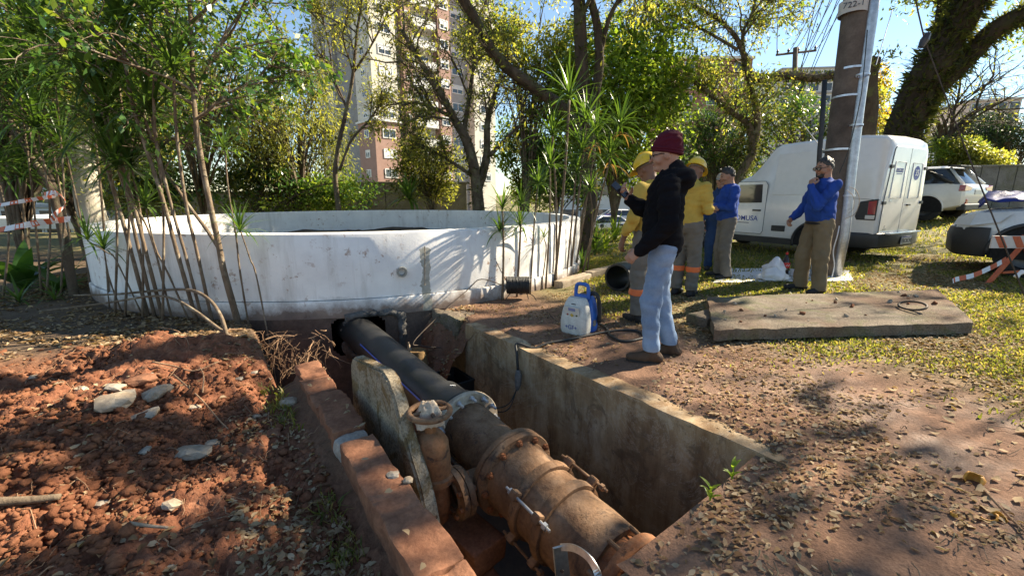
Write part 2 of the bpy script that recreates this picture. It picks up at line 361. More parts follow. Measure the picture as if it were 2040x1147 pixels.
MT['car_white'] = plain('white_car_paint', (0.72, 0.70, 0.66), 0.2, coat=0.5, var=0.05); MT['car_silver'] = plain('pale_car_paint', (0.62, 0.62, 0.6), 0.28, coat=0.5, var=0.05)
MT['car_dark'] = plain('dark_plastic', (0.022, 0.023, 0.024), 0.5); MT['glass'] = plain('tinted_glass', (0.03, 0.035, 0.04), 0.05, spec=0.8)
MT['tyre'] = surf('tyre', (0.012, 0.012, 0.012), (0.03, 0.028, 0.026), 8, 0.85, 0.2); MT['rim'] = plain('rim', (0.06, 0.06, 0.06), 0.4, metal=0.6)
MT['red_lamp'] = plain('red_lamp', (0.32, 0.012, 0.015), 0.12, coat=0.6); MT['lamp_clear'] = plain('clear_lamp', (0.55, 0.55, 0.52), 0.12, coat=0.6)
MT['blue_ink'] = plain('blue_print', (0.02, 0.05, 0.28), 0.5); MT['dark_ink'] = plain('dark_print', (0.03, 0.035, 0.05), 0.6); MT['plate'] = plain('plate_white', (0.6, 0.6, 0.58), 0.4)
MT['orange_paint'] = surf('orange_paint', (0.55, 0.10, 0.035), (0.68, 0.16, 0.06), 8, 0.6, 0.2); MT['pole_wood'] = surf('pole_concrete', (0.075, 0.055, 0.042), (0.17, 0.13, 0.10), 3, 0.9, 0.4, 40)
MT['wire'] = plain('wire', (0.03, 0.03, 0.03), 0.6); MT['tarp'] = cloth('blue_tarp', (0.015, 0.03, 0.17), 0.5)
MT['bag'] = plain('white_plastic', (0.7, 0.7, 0.7), 0.35); MT['cola'] = plain('cola', (0.02, 0.008, 0.005), 0.08); MT['cola_red'] = plain('red_label', (0.55, 0.02, 0.02), 0.4)
MT['purple'] = plain('purple_plastic', (0.12, 0.05, 0.3), 0.4); MT['dev_blue'] = plain('device_blue', (0.015, 0.12, 0.46), 0.4); MT['dev_white'] = surf('device_white', (0.5, 0.5, 0.47), (0.66, 0.66, 0.62), 20, 0.5, 0.1)
MT['peel'] = surf('orange_peel', (0.65, 0.26, 0.03), (0.75, 0.38, 0.08), 30, 0.6, 0.3, 200, 0.002)
MT['sheet'] = plain('white_sheet', (0.62, 0.61, 0.60), 0.7); MT['metal_sheet'] = surf('bare_steel', (0.42, 0.42, 0.42), (0.6, 0.6, 0.58), 10, 0.35, 0.1, 60, 0.003, metal=0.9)
MT['asphalt'] = surf('asphalt', (0.045, 0.045, 0.047), (0.075, 0.073, 0.07), 2, 0.9, 0.3, 30)

# ---------------------------------------------------------------- ground
TC = Vector((-2.87, 8.85)); TR = 4.2                                # round planter: centre, radius
PIT_S0, PIT_S1, PIT_N0, PIT_N1 = 0.87, 3.86, 0.60, 2.34
def axis_line(lo, hi, step, far, grow=1.12):
    a = list(np.arange(lo, hi+1e-6, step)); x = hi; d = step
    while x < far: d *= grow; x += d; a.append(x)
    x = lo; d = step
    while x > -far: d *= grow; x -= d; a.insert(0, x)
    return np.array(a)
def snap(a, vals):
    for v in vals: a[np.argmin(abs(a-v))] = v
    return a
def zones(x, y):
    s = D2.x*x+D2.y*y; n = N2.x*x+N2.y*y; dt = np.hypot(x-TC.x, y-TC.y)-TR
    wob = 0.25*fbm(x, y, 1.7, 3, 5)
    soil = (1-ss(0.35, 0.75, n+wob*0.6))*ss(0.75, 1.15, dt+wob)*(1-ss(-0.6, 0.5, s-5.2-0.0*x))
    soil = soil*ss(-4.9, -4.0, x+wob)
    path = ss(0.5, 0.7, n)*(1-ss(0.8, 2.0, n-PIT_N1+wob*1.6-0.55*(1-ss(0.3, 2.0, s))))*(1-ss(4.6, 5.6, s+wob))*ss(-3, -1.0, s)
    nearp = ss(2.3, 1.0, y+wob*1.2+0.16*np.maximum(0, 2.2-x)) if False else (1-ss(1.7, 2.6, y+wob*1.4))*ss(0.2, 0.8, x)
    red = np.clip(np.maximum(path, nearp*0.95), 0, 1)
    return s, n, dt, soil, red
def ground_h(x, y):
    s, n, dt, soil, red = zones(x, y)
    z = base_z(x, y)
    near = (1-ss(7, 12, np.hypot(x, y)))
    z = z + near*0.018*fbm(x, y, 2.2, 4, 21) + (1-near)*0.05*fbm(x, y, 0.35, 3, 22)
    lumps = 0.17*fbm(x, y, 1.6, 3, 31, 0.5) + 0.05 - 0.075*np.abs(fbm(x, y, 6.0, 4, 33, 0.7)) + 0.05*fbm(x, y, 17.0, 2, 35, 0.8)
    z = z + soil*(lumps-0.03)
    z = z - soil*0.17*ss(-4.4, -2.9, x)*ss(1.0, 1.35, dt)
    for (mx, my, sg, hh) in ((-2.7, 2.5, 0.55, 0.20), (-2.35, 3.2, 0.4, 0.08), (-3.2, 3.4, 0.5, 0.05), (-1.55, 1.75, 0.4, 0.06)):
        z = z + soil*hh*np.exp(-((x-mx)**2+(y-my)**2)/(2*sg*sg))
    # excavation between the concrete pit and the planter
    wob = 0.10*fbm(x, y, 3.0, 4, 41)
    ex = ss(0.42, 0.62, n+wob)*(1-ss(1.80, 2.45, n+wob*1.5))*ss(PIT_S1-0.22, PIT_S1-0.05, s)*(1-ss(6.5, 7, s))
    z = z - ex*1.05 + ex*0.08*fbm(x, y, 5, 4, 44)
    z = z - 0.004*(ss(PIT_N1-0.03, PIT_N1, n)*(1-ss(PIT_N1+0.17, PIT_N1+0.24, n))*ss(0.6, 0.8, s)*(1-ss(3.95, 4.05, s)))
    z = z - 0.07*ss(0.05, 0.4, n)*(1-ss(0.57, 0.62, n))*ss(0.2, 0.8, s)*(1-ss(3.6, 3.9, s))
    # the pressed-down lip at the near corner of the pit
    z = z - 0.05*(1-ss(0.0, 0.35, PIT_S0-s))*ss(0.2, 0.6, s)*ss(1.0, 1.3, n)*(1-ss(2.3, 2.6, n))
    return z
S_AX = snap(axis_line(-1.0, 5.6, 0.019, 900), [PIT_S0, PIT_S1, 0.2]); N_AX = snap(axis_line(-2.6, 4.8, 0.019, 900), [PIT_N0, PIT_N1, 1.17])
Sg, Ng = np.meshgrid(S_AX, N_AX, indexing='ij'); Xg = D2.x*Sg+N2.x*Ng; Yg = D2.y*Sg+N2.y*Ng; Zg = ground_h(Xg, Yg)
def ground_material():
    n = NT('ground'); at_ = n.new('ShaderNodeAttribute', attribute_name='zone'); sp = n.new('ShaderNodeSeparateColor'); n.l(at_.outputs['Color'], sp.inputs[0])
    co = n.coord(); f = n.noise(2.2, 7, 0.65); g = n.noise(17, 6, 0.7); h = n.noise(60, 4, 0.7)
    humus = n.ramp(f, [(0.3, (0.075, 0.048, 0.03)), (0.7, (0.15, 0.10, 0.062))])
    grass = n.ramp(g, [(0.3, (0.10, 0.09, 0.035)), (0.55, (0.17, 0.145, 0.06)), (0.75, (0.25, 0.19, 0.105))])
    red = n.ramp(f, [(0.3, (0.13, 0.066, 0.04)), (0.7, (0.245, 0.132, 0.082))])
    soil = n.ramp(g, [(0.28, (0.115, 0.04, 0.021)), (0.5, (0.195, 0.073, 0.038)), (0.72, (0.305, 0.138, 0.078))])
    col = n.mix(sp.outputs[1], humus, grass); col = n.mix(sp.outputs[2], col, red); col = n.mix(sp.outputs[0], col, soil)
    col = n.mix(1.0, col, n.ramp(h, [(0.28, 0.66), (0.58, 1.1)]), 'MULTIPLY'); n.base(col)
    n.bump(n.math('ADD', g, n.math('MULTIPLY', h, 0.5)), 0.7, 0.02)
    # damp trodden ground by the camera has a slight gloss
    wet = n.math('MULTIPLY', sp.outputs[2], n.ramp(n.noise(1.6, 5), [(0.45, 0.0), (0.6, 1.0)]))
    n.l(n.maprange(wet, 0, 1, 0.95, 0.62), n.b.inputs['Roughness']); n.b.inputs['Specular IOR Level'].default_value = 0.3
    return n.m
def build_ground():
    a, b = Sg.shape; idx = np.arange(a*b).reshape(a, b)
    F = np.stack([idx[:-1, :-1], idx[1:, :-1], idx[1:, 1:], idx[:-1, 1:]], -1).reshape(-1, 4)[:, ::-1]
    sc = (Sg[:-1, :-1]+Sg[1:, 1:])/2; nc = (Ng[:-1, :-1]+Ng[1:, 1:])/2
    hole = (sc > PIT_S0) & (sc < PIT_S1) & (nc > PIT_N0) & (nc < PIT_N1) | (sc > 0.2) & (sc <= PIT_S0) & (nc > PIT_N0) & (nc < 1.17)
    F = F[~hole.ravel()]
    V = np.stack([Xg, Yg, Zg], -1).reshape(-1, 3)
    me = np_mesh('ground', V, F, ground_material(), True)
    s, n, dt, soil, red = zones(Xg, Yg)
    ex = ss(0.42, 0.62, n)*(1-ss(1.9, 2.6, n))*ss(PIT_S1-0.3, PIT_S1-0.1, s)*(1-ss(6.5, 7, s))
    grass = np.clip(ss(0.3, -0.15, 0*Xg) + 0, 0, 1)*0 + ss(2.2, 3.4, n-PIT_N1+1.2+0.5*fbm(Xg, Yg, 1.1, 4, 51))*ss(-0.5, 0.8, Xg) + ss(9, 12, Yg)
    col = np.zeros((a*b, 4), np.float32); col[:, 0] = np.clip(np.maximum(soil, ex*0.75), 0, 1).ravel(); col[:, 1] = np.clip(grass, 0, 1).ravel(); col[:, 2] = red.ravel(); col[:, 3] = 1
    ca = me.color_attributes.new('zone', 'FLOAT_COLOR', 'POINT'); ca.data.foreach_set('color', col.ravel())
    o = link('ground', me); tag(o, kind='structure')
build_ground()
def gh(x, y): return float(ground_h(np.array([x]), np.array([y]))[0])

# ---------------------------------------------------------------- the pit
def wall_box(name, s0, s1, n0, n1, z0, z1, mat, seg, amp=0.012, label=None, cat='wall', parent=None):
    mb = MB(); L = [max(1, int(round((b-a)/seg))) for a, b in ((s0, s1), (n0, n1), (z0, z1))]
    bm = bmesh.new(); bmesh.ops.create_cube(bm, size=1.0); me = bpy.data.meshes.new(name); bm.to_mesh(me); bm.free()
    # grid box
    vs = {}; verts = []; faces = []
    def vid(i, j, k):
        if (i, j, k) not in vs:
            vs[(i, j, k)] = len(verts); verts.append(sn(s0+(s1-s0)*i/L[0], n0+(n1-n0)*j/L[1], z0+(z1-z0)*k/L[2]))
        return vs[(i, j, k)]
    for i in range(L[0]):
        for j in range(L[1]):
            faces.append([vid(i, j, 0), vid(i, j+1, 0), vid(i+1, j+1, 0), vid(i+1, j, 0)]); faces.append([vid(i, j, L[2]), vid(i+1, j, L[2]), vid(i+1, j+1, L[2]), vid(i, j+1, L[2])])
    for i in range(L[0]):
        for k in range(L[2]):
            faces.append([vid(i, 0, k), vid(i+1, 0, k), vid(i+1, 0, k+1), vid(i, 0, k+1)]); faces.append([vid(i, L[1], k), vid(i, L[1], k+1), vid(i+1, L[1], k+1), vid(i+1, L[1], k)])
    for j in range(L[1]):
        for k in range(L[2]):
            faces.append([vid(0, j, k), vid(0, j, k+1), vid(0, j+1, k+1), vid(0, j+1, k)]); faces.append([vid(L[0], j, k), vid(L[0], j+1, k), vid(L[0], j+1, k+1), vid(L[0], j, k+1)])
    me = bpy.data.meshes.new(name); me.from_pydata([tuple(v) for v in verts], [], faces); me.materials.append(mat); me.update()
    bm = bmesh.new(); bm.from_mesh(me); bmesh.ops.recalc_face_normals(bm, faces=bm.faces); bm.to_mesh(me); bm.free()
    rough_mesh(me, amp, 9.0, s0*3.1); rough_mesh(me, amp*1.3, 2.6, n0*2)
    me.polygons.foreach_set('use_smooth', [True]*len(me.polygons)); me.set_sharp_from_angle(angle=0.9)
    o = link(name, me, parent)
    return tag(o, label, cat) if label else o
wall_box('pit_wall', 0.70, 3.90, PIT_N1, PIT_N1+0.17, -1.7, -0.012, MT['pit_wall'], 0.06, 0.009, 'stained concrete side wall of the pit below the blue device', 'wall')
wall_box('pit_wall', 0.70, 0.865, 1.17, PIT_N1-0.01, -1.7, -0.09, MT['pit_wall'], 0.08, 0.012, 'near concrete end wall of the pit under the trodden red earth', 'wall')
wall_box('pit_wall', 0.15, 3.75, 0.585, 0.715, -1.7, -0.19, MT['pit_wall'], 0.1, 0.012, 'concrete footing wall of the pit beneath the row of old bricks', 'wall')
fl = MB(); fl.v = [tuple(sn(s, n, -1.62)) for s in (0.1, 5.2) for n in (0.55, 2.6)]; fl.f = [(0, 1, 3, 2)]
tag(fl.build('pit_floor', surf('pit_mud', (0.03, 0.018, 0.012), (0.08, 0.045, 0.026), 4, 0.6, 0.5, 20)), kind='structure')

# old bricks along the left lip
def rough_block(name, size, mat, parent, loc, rz, seed, amp=0.012, cuts=5, bev=0.016, tilt=(0, 0)):
    mb = MB(); mb.box((0, 0, 0), size); me = mb.mesh(name, mat, bevel=bev, bseg=2)
    subdiv(me, cuts); rough_mesh(me, amp, 7.0, seed); rough_mesh(me, amp*0.5, 24.0, seed+4)
    me.polygons.foreach_set('use_smooth', [True]*len(me.polygons))
    o = link(name, me, parent); o.location = loc; o.rotation_euler = (tilt[0], tilt[1], rz); return o
brick_wall = empty('brick_kerb', sn(2.3, 0.66, 0), 0, 'row of worn red bricks along the left lip of the pit', 'brick kerb')
ang0 = math.atan2(D2.y, D2.x)
s_now = 3.72; bi = 0
bl = [0.34, 0.30, 0.22, 0.42, 0.13, 0.52, 0.55, 0.55]
for L in bl:
    sc_ = s_now-L/2; f = (3.72-sc_)/2.8; nc_ = 0.70-0.10*f+random.uniform(-.008, .008); wd = 0.195+random.uniform(-.02, .02)
    z = -0.085+random.uniform(-.007, .007)-(0.02 if bi == 4 else 0)
    p = sn(sc_, nc_, z)-Vector(brick_wall.location)
    rough_block('brick' if L > 0.2 else 'rubble_fill', (L-0.004, wd, 0.16), MT['brick'] if L > 0.2 else MT['mortar'], brick_wall, p, ang0-0.035+random.uniform(-.02, .02), bi*3.7+1, 0.017, 8, 0.009, (random.uniform(-.03, .03), random.uniform(-.02, .02)))
    s_now -= L; bi += 1

# upright broken slab
def plate(name, poly, n0, n1, mat, label, cat, amp, seg=0.05):
    """poly in (s,z), standing between n0 and n1"""
    mb = MB(); k = len(poly)
    bm = bmesh.new(); a = [bm.verts.new(sn(s, n0, z)) for s, z in poly]; b = [bm.verts.new(sn(s, n1, z)) for s, z in poly]
    bm.faces.new(a); bm.faces.new(b[::-1])
    for i in range(k): bm.faces.new((a[i], b[i], b[(i+1) % k], a[(i+1) % k]))
    bmesh.ops.recalc_face_normals(bm, faces=bm.faces)
    bmesh.ops.bevel(bm, geom=list(bm.edges), offset=0.014, segments=2, affect='EDGES')
    bmesh.ops.triangulate(bm, faces=bm.faces)
    for _ in range(6):
        ed = [e for e in bm.edges if e.calc_length() > seg]
        if not ed: break
        bmesh.ops.subdivide_edges(bm, edges=ed, cuts=1); bmesh.ops.triangulate(bm, faces=bm.faces)
    me = bpy.data.meshes.new(name); bm.to_mesh(me); bm.free(); me.materials.append(mat)
    rough_mesh(me, amp, 6.0, 2.2); rough_mesh(me, amp*0.6, 22.0, 8.8); me.polygons.foreach_set('use_smooth', [True]*len(me.polygons)); me.set_sharp_from_angle(angle=0.8)
    o = link(name, me); return tag(o, label, cat)
plate('broken_slab', [(3.05, 0.17), (2.99, 0.235), (2.42, 0.315), (2.34, 0.29), (1.92, -0.28), (1.86, -0.5), (1.86, -1.2), (3.0, -1.2), (3.07, -0.2)], 0.862, 0.945, MT['slab2'], 'mottled concrete slab standing on edge beside the brick row', 'slab', 0.005)

# ---------------------------------------------------------------- round white planter
HOLE_P = on_n(748, 690, 1.50)
def at_planter(u, v):
    d = ray(u, v); o = Vector((0, 0, CAM_H)); a = d.x*d.x+d.y*d.y; b = 2*(d.x*(o.x-TC.x)+d.y*(o.y-TC.y)); c = TC.x**2+TC.y**2-TR**2
    t = (-b-math.sqrt(max(0, b*b-4*a*c)))/(2*a); return o+d*t
XBAND = at_planter(848, 525).x
def planter_mat():
    n = NT('white_planter_paint'); X = n.xyz(); z = X[2]
    g = n.noise(3, 7, 0.62); col = n.ramp(g, [(0.3, (0.72, 0.71, 0.69)), (0.7, (0.86, 0.85, 0.82))])
    mp = n.new('ShaderNodeMapping'); mp.inputs['Scale'].default_value = (1, 1, 0.12); n.l(n.coord(), mp.inputs[0])
    st = n.ramp(n.noise(5, 7, 0.68, vec=mp.outputs[0]), [(0.52, 0.0), (0.70, 0.5)]); col = n.mix(st, col, (0.42, 0.39, 0.34))
    sp = n.math('MULTIPLY', n.ramp(n.noise(9, 7, 0.72), [(0.57, 0.0), (0.63, 0.85)]), n.ramp(n.noise(1.1, 3), [(0.45, 0.0), (0.58, 1.0)])); col = n.mix(sp, col, (0.33, 0.19, 0.12))
    # earth splashed up from the dig
    d = n.math('SUBTRACT', 0.22, z); earth = n.maprange(n.math('ADD', d, n.math('MULTIPLY', n.math('SUBTRACT', n.noise(3.5, 8, 0.7), 0.5), 0.42)), 0.0, 0.16, 0, 0.9)
    col = n.mix(earth, col, n.ramp(n.noise(4, 6), [(0.35, (0.085, 0.05, 0.034)), (0.65, (0.20, 0.125, 0.085))]))
    # flaked strip of bare render
    ax = n.math('ADD', n.math('MULTIPLY', X[0], 1.0), n.math('MULTIPLY', n.math('SUBTRACT', n.noise(6, 6, 0.7), 0.5), 0.16))
    band = n.math('COMPARE', ax, XBAND); band.node.inputs[2].default_value = 0.05
    zz = n.math('MULTIPLY', n.math('LESS_THAN', n.math('ADD', z, n.math('MULTIPLY', n.noise(5, 5), 0.2)), 0.84), n.math('LESS_THAN', X[1], 6.5))
    col = n.mix(n.math('MULTIPLY', n.math('MULTIPLY', band, zz), 0.9), col, n.ramp(n.noise(14, 5), [(0.3, (0.22, 0.22, 0.18)), (0.7, (0.40, 0.39, 0.34))]))
    n.base(col); n.bump(n.noise(38, 6, 0.7), 0.3, 0.008); return n.set(Roughness=0.85, Specular_IOR_Level=0.25)
MT['planter'] = planter_mat()
planter = empty('round_planter', (TC.x, TC.y, 0), 0, 'low round white-painted planter wall behind the dig', 'planter')
def ring_band(name, prof, mat, a0=0, a1=2*math.pi, seg=160, hole=None, sub=None):
    """prof: list of (radius,z); coordinates relative to planter centre"""
    closed = abs(a1-a0-2*math.pi) < 1e-6
    A = np.linspace(a0, a1, seg+1)[:-1] if closed else np.linspace(a0, a1, seg+1)
    P = np.array(prof); V = []; m = len(A); k = len(P)
    V = np.stack([np.outer(np.cos(A), P[:, 0]), np.outer(np.sin(A), P[:, 0]), np.tile(P[:, 1], (m, 1))], -1)
    V[..., 0] += TC.x; V[..., 1] += TC.y
    idx = np.arange(m*k).reshape(m, k); nx = np.roll(idx, -1, 0)
    F = np.stack([idx[:, :-1], nx[:, :-1], nx[:, 1:], idx[:, 1:]], -1)
    if not closed: F = F[:-1]
    F = F.reshape(-1, 4)
    VV = V.reshape(-1, 3)
    if hole is not None:
        c = VV[F].mean(1); F = F[~hole(c)]
    return VV, F
def planter_part(name, prof, mat, **kw):
    V, F = ring_band(name, prof, mat, **kw); me = np_mesh(name, V, F, mat, True); me.set_sharp_from_angle(angle=0.7)
    o = link(name, me, planter); o.matrix_parent_inverse = planter.matrix_world.inverted(); o.location = (-TC.x, -TC.y, 0)
    o.matrix_parent_inverse = Matrix(); return o
planter_part('rim_wall', [(TR, 0.205), (TR+.004, 0.5), (TR, 0.93), (TR-.012, 0.945), (TR-.2, 0.948), (TR-.212, 0.935), (TR-.215, 0.3)], MT['planter'], seg=220)
planter_part('base_course', [(TR+.03, 0.0), (TR+.03, 0.185), (TR+.022, 0.198), (TR-.05, 0.2)], MT['planter'], seg=220)
def hole_test(c):
    r = c-np.array([HOLE_P.x, HOLE_P.y, 0]); rd = np.array([D2.x, D2.y]); lat = r[:, 0]*N2.x+r[:, 1]*N2.y
    inside = (np.abs(lat/0.27)**6+np.abs((c[:, 2]+0.225)/0.22)**6) < 1
    return inside & (c[:, 1] < TC.y)
fa = math.atan2(HOLE_P.y-TC.y, HOLE_P.x-TC.x)
planter_part('foundation', [(TR+.028, 0.0-0.03*i) for i in range(46)][::-1], surf('buried_render', (0.075, 0.05, 0.038), (0.15, 0.10, 0.075), 3, 0.9, 0.5, 25, fine=0.4), a0=fa-0.5, a1=fa+0.6, seg=150, hole=hole_test)
planter_part('foundation_top', [(TR+.0275, -0.01), (TR+.0275, 0.01)], MT['planter'], a0=fa-0.5, a1=fa+0.6, seg=20)
# ragged bitumen and mortar collar round the pipe opening
def collar():
    mb = MB(); rng = random.Random(3)
    ctr = Vector((HOLE_P.x, HOLE_P.y, -0.225))
    rad = Vector((HOLE_P.x-TC.x, HOLE_P.y-TC.y, 0)).normalized(); lat = Vector((-rad.y, rad.x, 0))
    dist = TR+0.03
    rings = []
    for q, (k, dep) in enumerate(((0.96, -0.10), (0.98, 0.02), (1.10, 0.028), (1.22, 0.02), (1.30, 0.003))):
        ring = []
        for i in range(48):
            a = 2*math.pi*i/48; ca, sa = math.cos(a), math.sin(a); e = (abs(ca)**7+abs(sa)**7)**(-1/7)
            kk = k*(1+rng.uniform(-.09, .09)*(1 if q > 1 else 0.3)); l = ca*e*0.27*kk; z = sa*e*0.22*kk
            ang = fa+l/dist; rr = dist+dep+rng.uniform(-.012, .012)
            ring.append(Vector((TC.x+math.cos(ang)*rr, TC.y+math.sin(ang)*rr, ctr.z+z)))
        rings.append(ring)
    mb.loft(rings, cap=False); o = mb.build('pipe_collar', MT['bitumen'], planter, smooth=True); o.location = (-TC.x, -TC.y, 0); return o
collar()
# the planting soil inside, with low ground cover
def planter_soil():
    rr = np.linspace(0, TR-0.1, 40); aa = np.linspace(0, 2*math.pi, 120, endpoint=False); Rr, Aa = np.meshgrid(rr, aa, indexing='ij')
    x = np.cos(Aa)*Rr; y = np.sin(Aa)*Rr; z = 0.42+0.09*fbm(x, y, 1.5, 4, 61)+0.05*fbm(x, y, 6, 3, 62)
    idx = np.arange(rr.size*aa.size).reshape(rr.size, aa.size); nx = np.roll(idx, -1, 1)
    F = np.stack([idx[:-1], idx[1:], nx[1:], nx[:-1]], -1).reshape(-1, 4)
    me = np_mesh('soil_fill', np.stack([x, y, z], -1).reshape(-1, 3), F, surf('planter_soil', (0.05, 0.032, 0.02), (0.11, 0.075, 0.045), 5, 0.95, 0.6), True)
    link('soil_fill', me, planter)
planter_soil()
# drain spout and the thin joint strip in the flaked band
p = at_planter(800, 541); nrm = Vector((p.x-TC.x, p.y-TC.y, 0)).normalized(); q = nrm.to_track_quat('Z', 'Y').to_matrix().to_4x4()
mb = MB(); mb.lathe([(0.036, -0.05), (0.036, 0.03), (0.038, 0.05), (0.058, 0.05), (0.06, 0.04), (0.058, -0.03)], 24, Matrix.Translation(p-Vector((TC.x, TC.y, 0))) @ q)
mb.build('drain_spout', surf('spout_grey', (0.24, 0.23, 0.19), (0.38, 0.37, 0.32), 12, 0.6, 0.2), planter, smooth=True, auto=0.7)
mb = MB(); pts = [at_planter(846, v) for v in (490, 520, 550, 568)]; mb.tube([x+nrm*0.003-Vector((TC.x, TC.y, 0)) for x in pts], 0.006, 6); mb.build('joint_strip', MT['stone_grey'], planter)

# ---------------------------------------------------------------- water main in the pit
def ax_z(s): return -0.325-0.10*(2.45-s) if s < 2.45 else -0.325+0.055*(s-2.45)
PN = 1.50
def axM(s):
    p = sn(s, PN, ax_z(s)); q = sn(s-0.05, PN, ax_z(s-0.05)); t = (q-p).normalized()
    m = t.to_track_quat('Z', 'Y').to_matrix().to_4x4(); return Matrix.Translation(p) @ m
def pipe_part(name, prof, mat, parent, seg=48, amp=0.0, cap=False):
    """prof (s,r) list with falling s"""
    mb = MB(); rings = []
    for s, r in prof:
        M = axM(s); rings.append([M @ Vector((r*math.cos(2*math.pi*k/seg), r*math.sin(2*math.pi*k/seg), 0))-Vector(parent.location) for k in range(seg)])
    mb.loft(rings, cap); me = mb.mesh(name, mat, smooth=True, auto=0.6)
    if amp: rough_mesh(me, amp, 11, prof[0][0])
    return link(name, me, parent)
def bolt_ring(parent, s, r, n, length, mat, hr=0.013, off=0.0, only=None):
    proto = None
    for k in range(n):
        a = 2*math.pi*k/n+off
        if proto is None:
            mb = MB(); mb.lathe([(0.0, 0), (hr*1.55, 0), (hr*1.55, 0.016)], 6); mb.lathe([(hr*1.55, 0.016), (hr*0.9, 0.0165), (hr*0.9, length), (0, length+0.003)], 8); proto = mb.mesh('bolt', mat)
        M = axM(s) @ Matrix.Translation((r*math.cos(a), r*math.sin(a), 0)); o = link('bolt', proto, parent)
        loc, rot, _ = M.decompose(); o.location = loc-Vector(parent.location); o.rotation_mode = 'QUATERNION'; o.rotation_quaternion = rot
pe = empty('plastic_pipe', sn(4.0, PN, ax_z(4.0)-0.2), 0, 'black plastic water pipe running from the planter opening to the flange', 'pipe')
pipe_part('pipe_body', [(5.6, 0.182), (5.0, 0.182)]+[(5.0-0.2*i, 0.182) for i in range(1, 11)]+[(2.84, 0.182)], MT['pe_black'], pe)
pipe_part('coupler_sleeve', [(2.90, 0.194), (2.90, 0.208), (2.72, 0.21), (2.66, 0.232), (2.575, 0.236), (2.575, 0.19)], MT['pe_black'], pe)
mb = MB()
for i in range(30):
    q = []
    for s0, a in ((4.3-i*.05, .50), (4.3-(i+1)*.05, .50), (4.3-(i+1)*.05, .43), (4.3-i*.05, .43)):
        q.append(sn(s0, PN-.1945*math.cos(a), ax_z(s0)+.1945*math.sin(a))-Vector(pe.location))
    mb.add(q, [(0, 1, 2, 3)])
mb.build('blue_stripe', MT['blue_line'], pe)
mb = MB()     # the printed mark on the sleeve
for k, a in enumerate((1.25, 1.33, 1.41)):
    c = axM(2.80) @ Vector((0.2105*math.cos(a), 0.2105*math.sin(a), 0))-Vector(pe.location); nrm = (axM(2.80).to_3x3() @ Vector((math.cos(a), math.sin(a), 0)))
    mb.lathe([(0.005, 0), (0.009, 0.0015), (0.009, 0)], 10, Matrix.Translation(c) @ nrm.to_track_quat('Z', 'Y').to_matrix().to_4x4())
mb.build('white_print', MT['bag'], pe)
mn = empty('iron_main', sn(1.8, PN, ax_z(1.8)-0.22), 0, 'rusty cast-iron water main with bolted flanges in the pit', 'pipe')
pipe_part('gasket', [(2.575, 0.2), (2.575, 0.262), (2.545, 0.262), (2.545, 0.2)], MT['rubber'], mn)
pipe_part('flange', [(2.545, 0.2), (2.545, 0.272), (2.54, 0.276), (2.505, 0.276), (2.50, 0.272), (2.498, 0.2)], surf('flange_cream', (0.30, 0.20, 0.12), (0.62, 0.55, 0.43), 7, 0.7, 0.3), mn)
bolt_ring(mn, 2.497, 0.243, 14, 0.06, MT['bright_zinc'], 0.013, 0.1)
pipe_part('pipe_body', [(2.50, 0.20), (2.44, 0.198)]+[(2.44-0.05*i, 0.198) for i in range(1, 7)]+[(2.08, 0.202), (2.03, 0.212), (2.00, 0.235)], MT['rust'], mn, amp=0.004)
pipe_part('flange', [(2.00, 0.2), (2.00, 0.272), (1.992, 0.282), (1.962, 0.284), (1.955, 0.278), (1.953, 0.2)], MT['rust'], mn, amp=0.003)
pipe_part('flange', [(1.950, 0.2), (1.950, 0.280), (1.945, 0.284), (1.915, 0.284), (1.905, 0.278), (1.902, 0.225)], MT['rust'], mn, amp=0.003)
bolt_ring(mn, 1.900, 0.252, 12, 0.028, MT['rust_red'], 0.014, 0.05)
pipe_part('pipe_body', [(1.91, 0.236), (1.86, 0.226), (1.78, 0.221)]+[(1.78-0.05*i, 0.219) for i in range(1, 13)]+[(1.14, 0.218), (1.13, 0.212), (1.13, 0.18)], MT['rust'], mn, amp=0.005)
pipe_part('inner_pipe', [(1.18, 0.175)]+[(1.18-0.06*i, 0.175) for i in range(1, 6)]+[(0.80, 0.175)], MT['rust_red'], mn, amp=0.003)
# repair clamp: two split rings with lugs, drawn together by long bolts
clamp = empty('repair_clamp', sn(1.55, PN, ax_z(1.55)-0.23), 0, 'two-ring rusty repair clamp with long bolts round the iron main', 'clamp')
for s0 in (1.66, 1.47):
    mb = MB(); rings = []
    for s, r in ((s0+.032, .222), (s0+.03, .240), (s0+.012, .246), (s0-.012, .246), (s0-.03, .240), (s0-.032, .222)):
        M = axM(s); rings.append([M @ Vector((r*math.cos(2*math.pi*k/48), r*math.sin(2*math.pi*k/48), 0))-Vector(clamp.location) for k in range(48)])
    mb.loft(rings, False); me = mb.mesh('clamp_ring', MT['rust'], smooth=True, auto=0.7); rough_mesh(me, 0.004, 12, s0); link('clamp_ring', me, clamp)
    for a in (0.75, 2.55, 3.75, 5.6):
        M = axM(s0) @ Matrix.Rotation(a, 4, 'Z') @ Matrix.Translation((0.262, 0, 0)); mb = MB(); mb.box((0, 0, 0), (0.06, 0.055, 0.05)); me = mb.mesh('lug', MT['rust'], bevel=0.012)
        o = link('lug', me, clamp); loc, rot, _ = M.decompose(); o.location = loc-Vector(clamp.location); o.rotation_mode = 'QUATERNION'; o.rotation_quaternion = rot
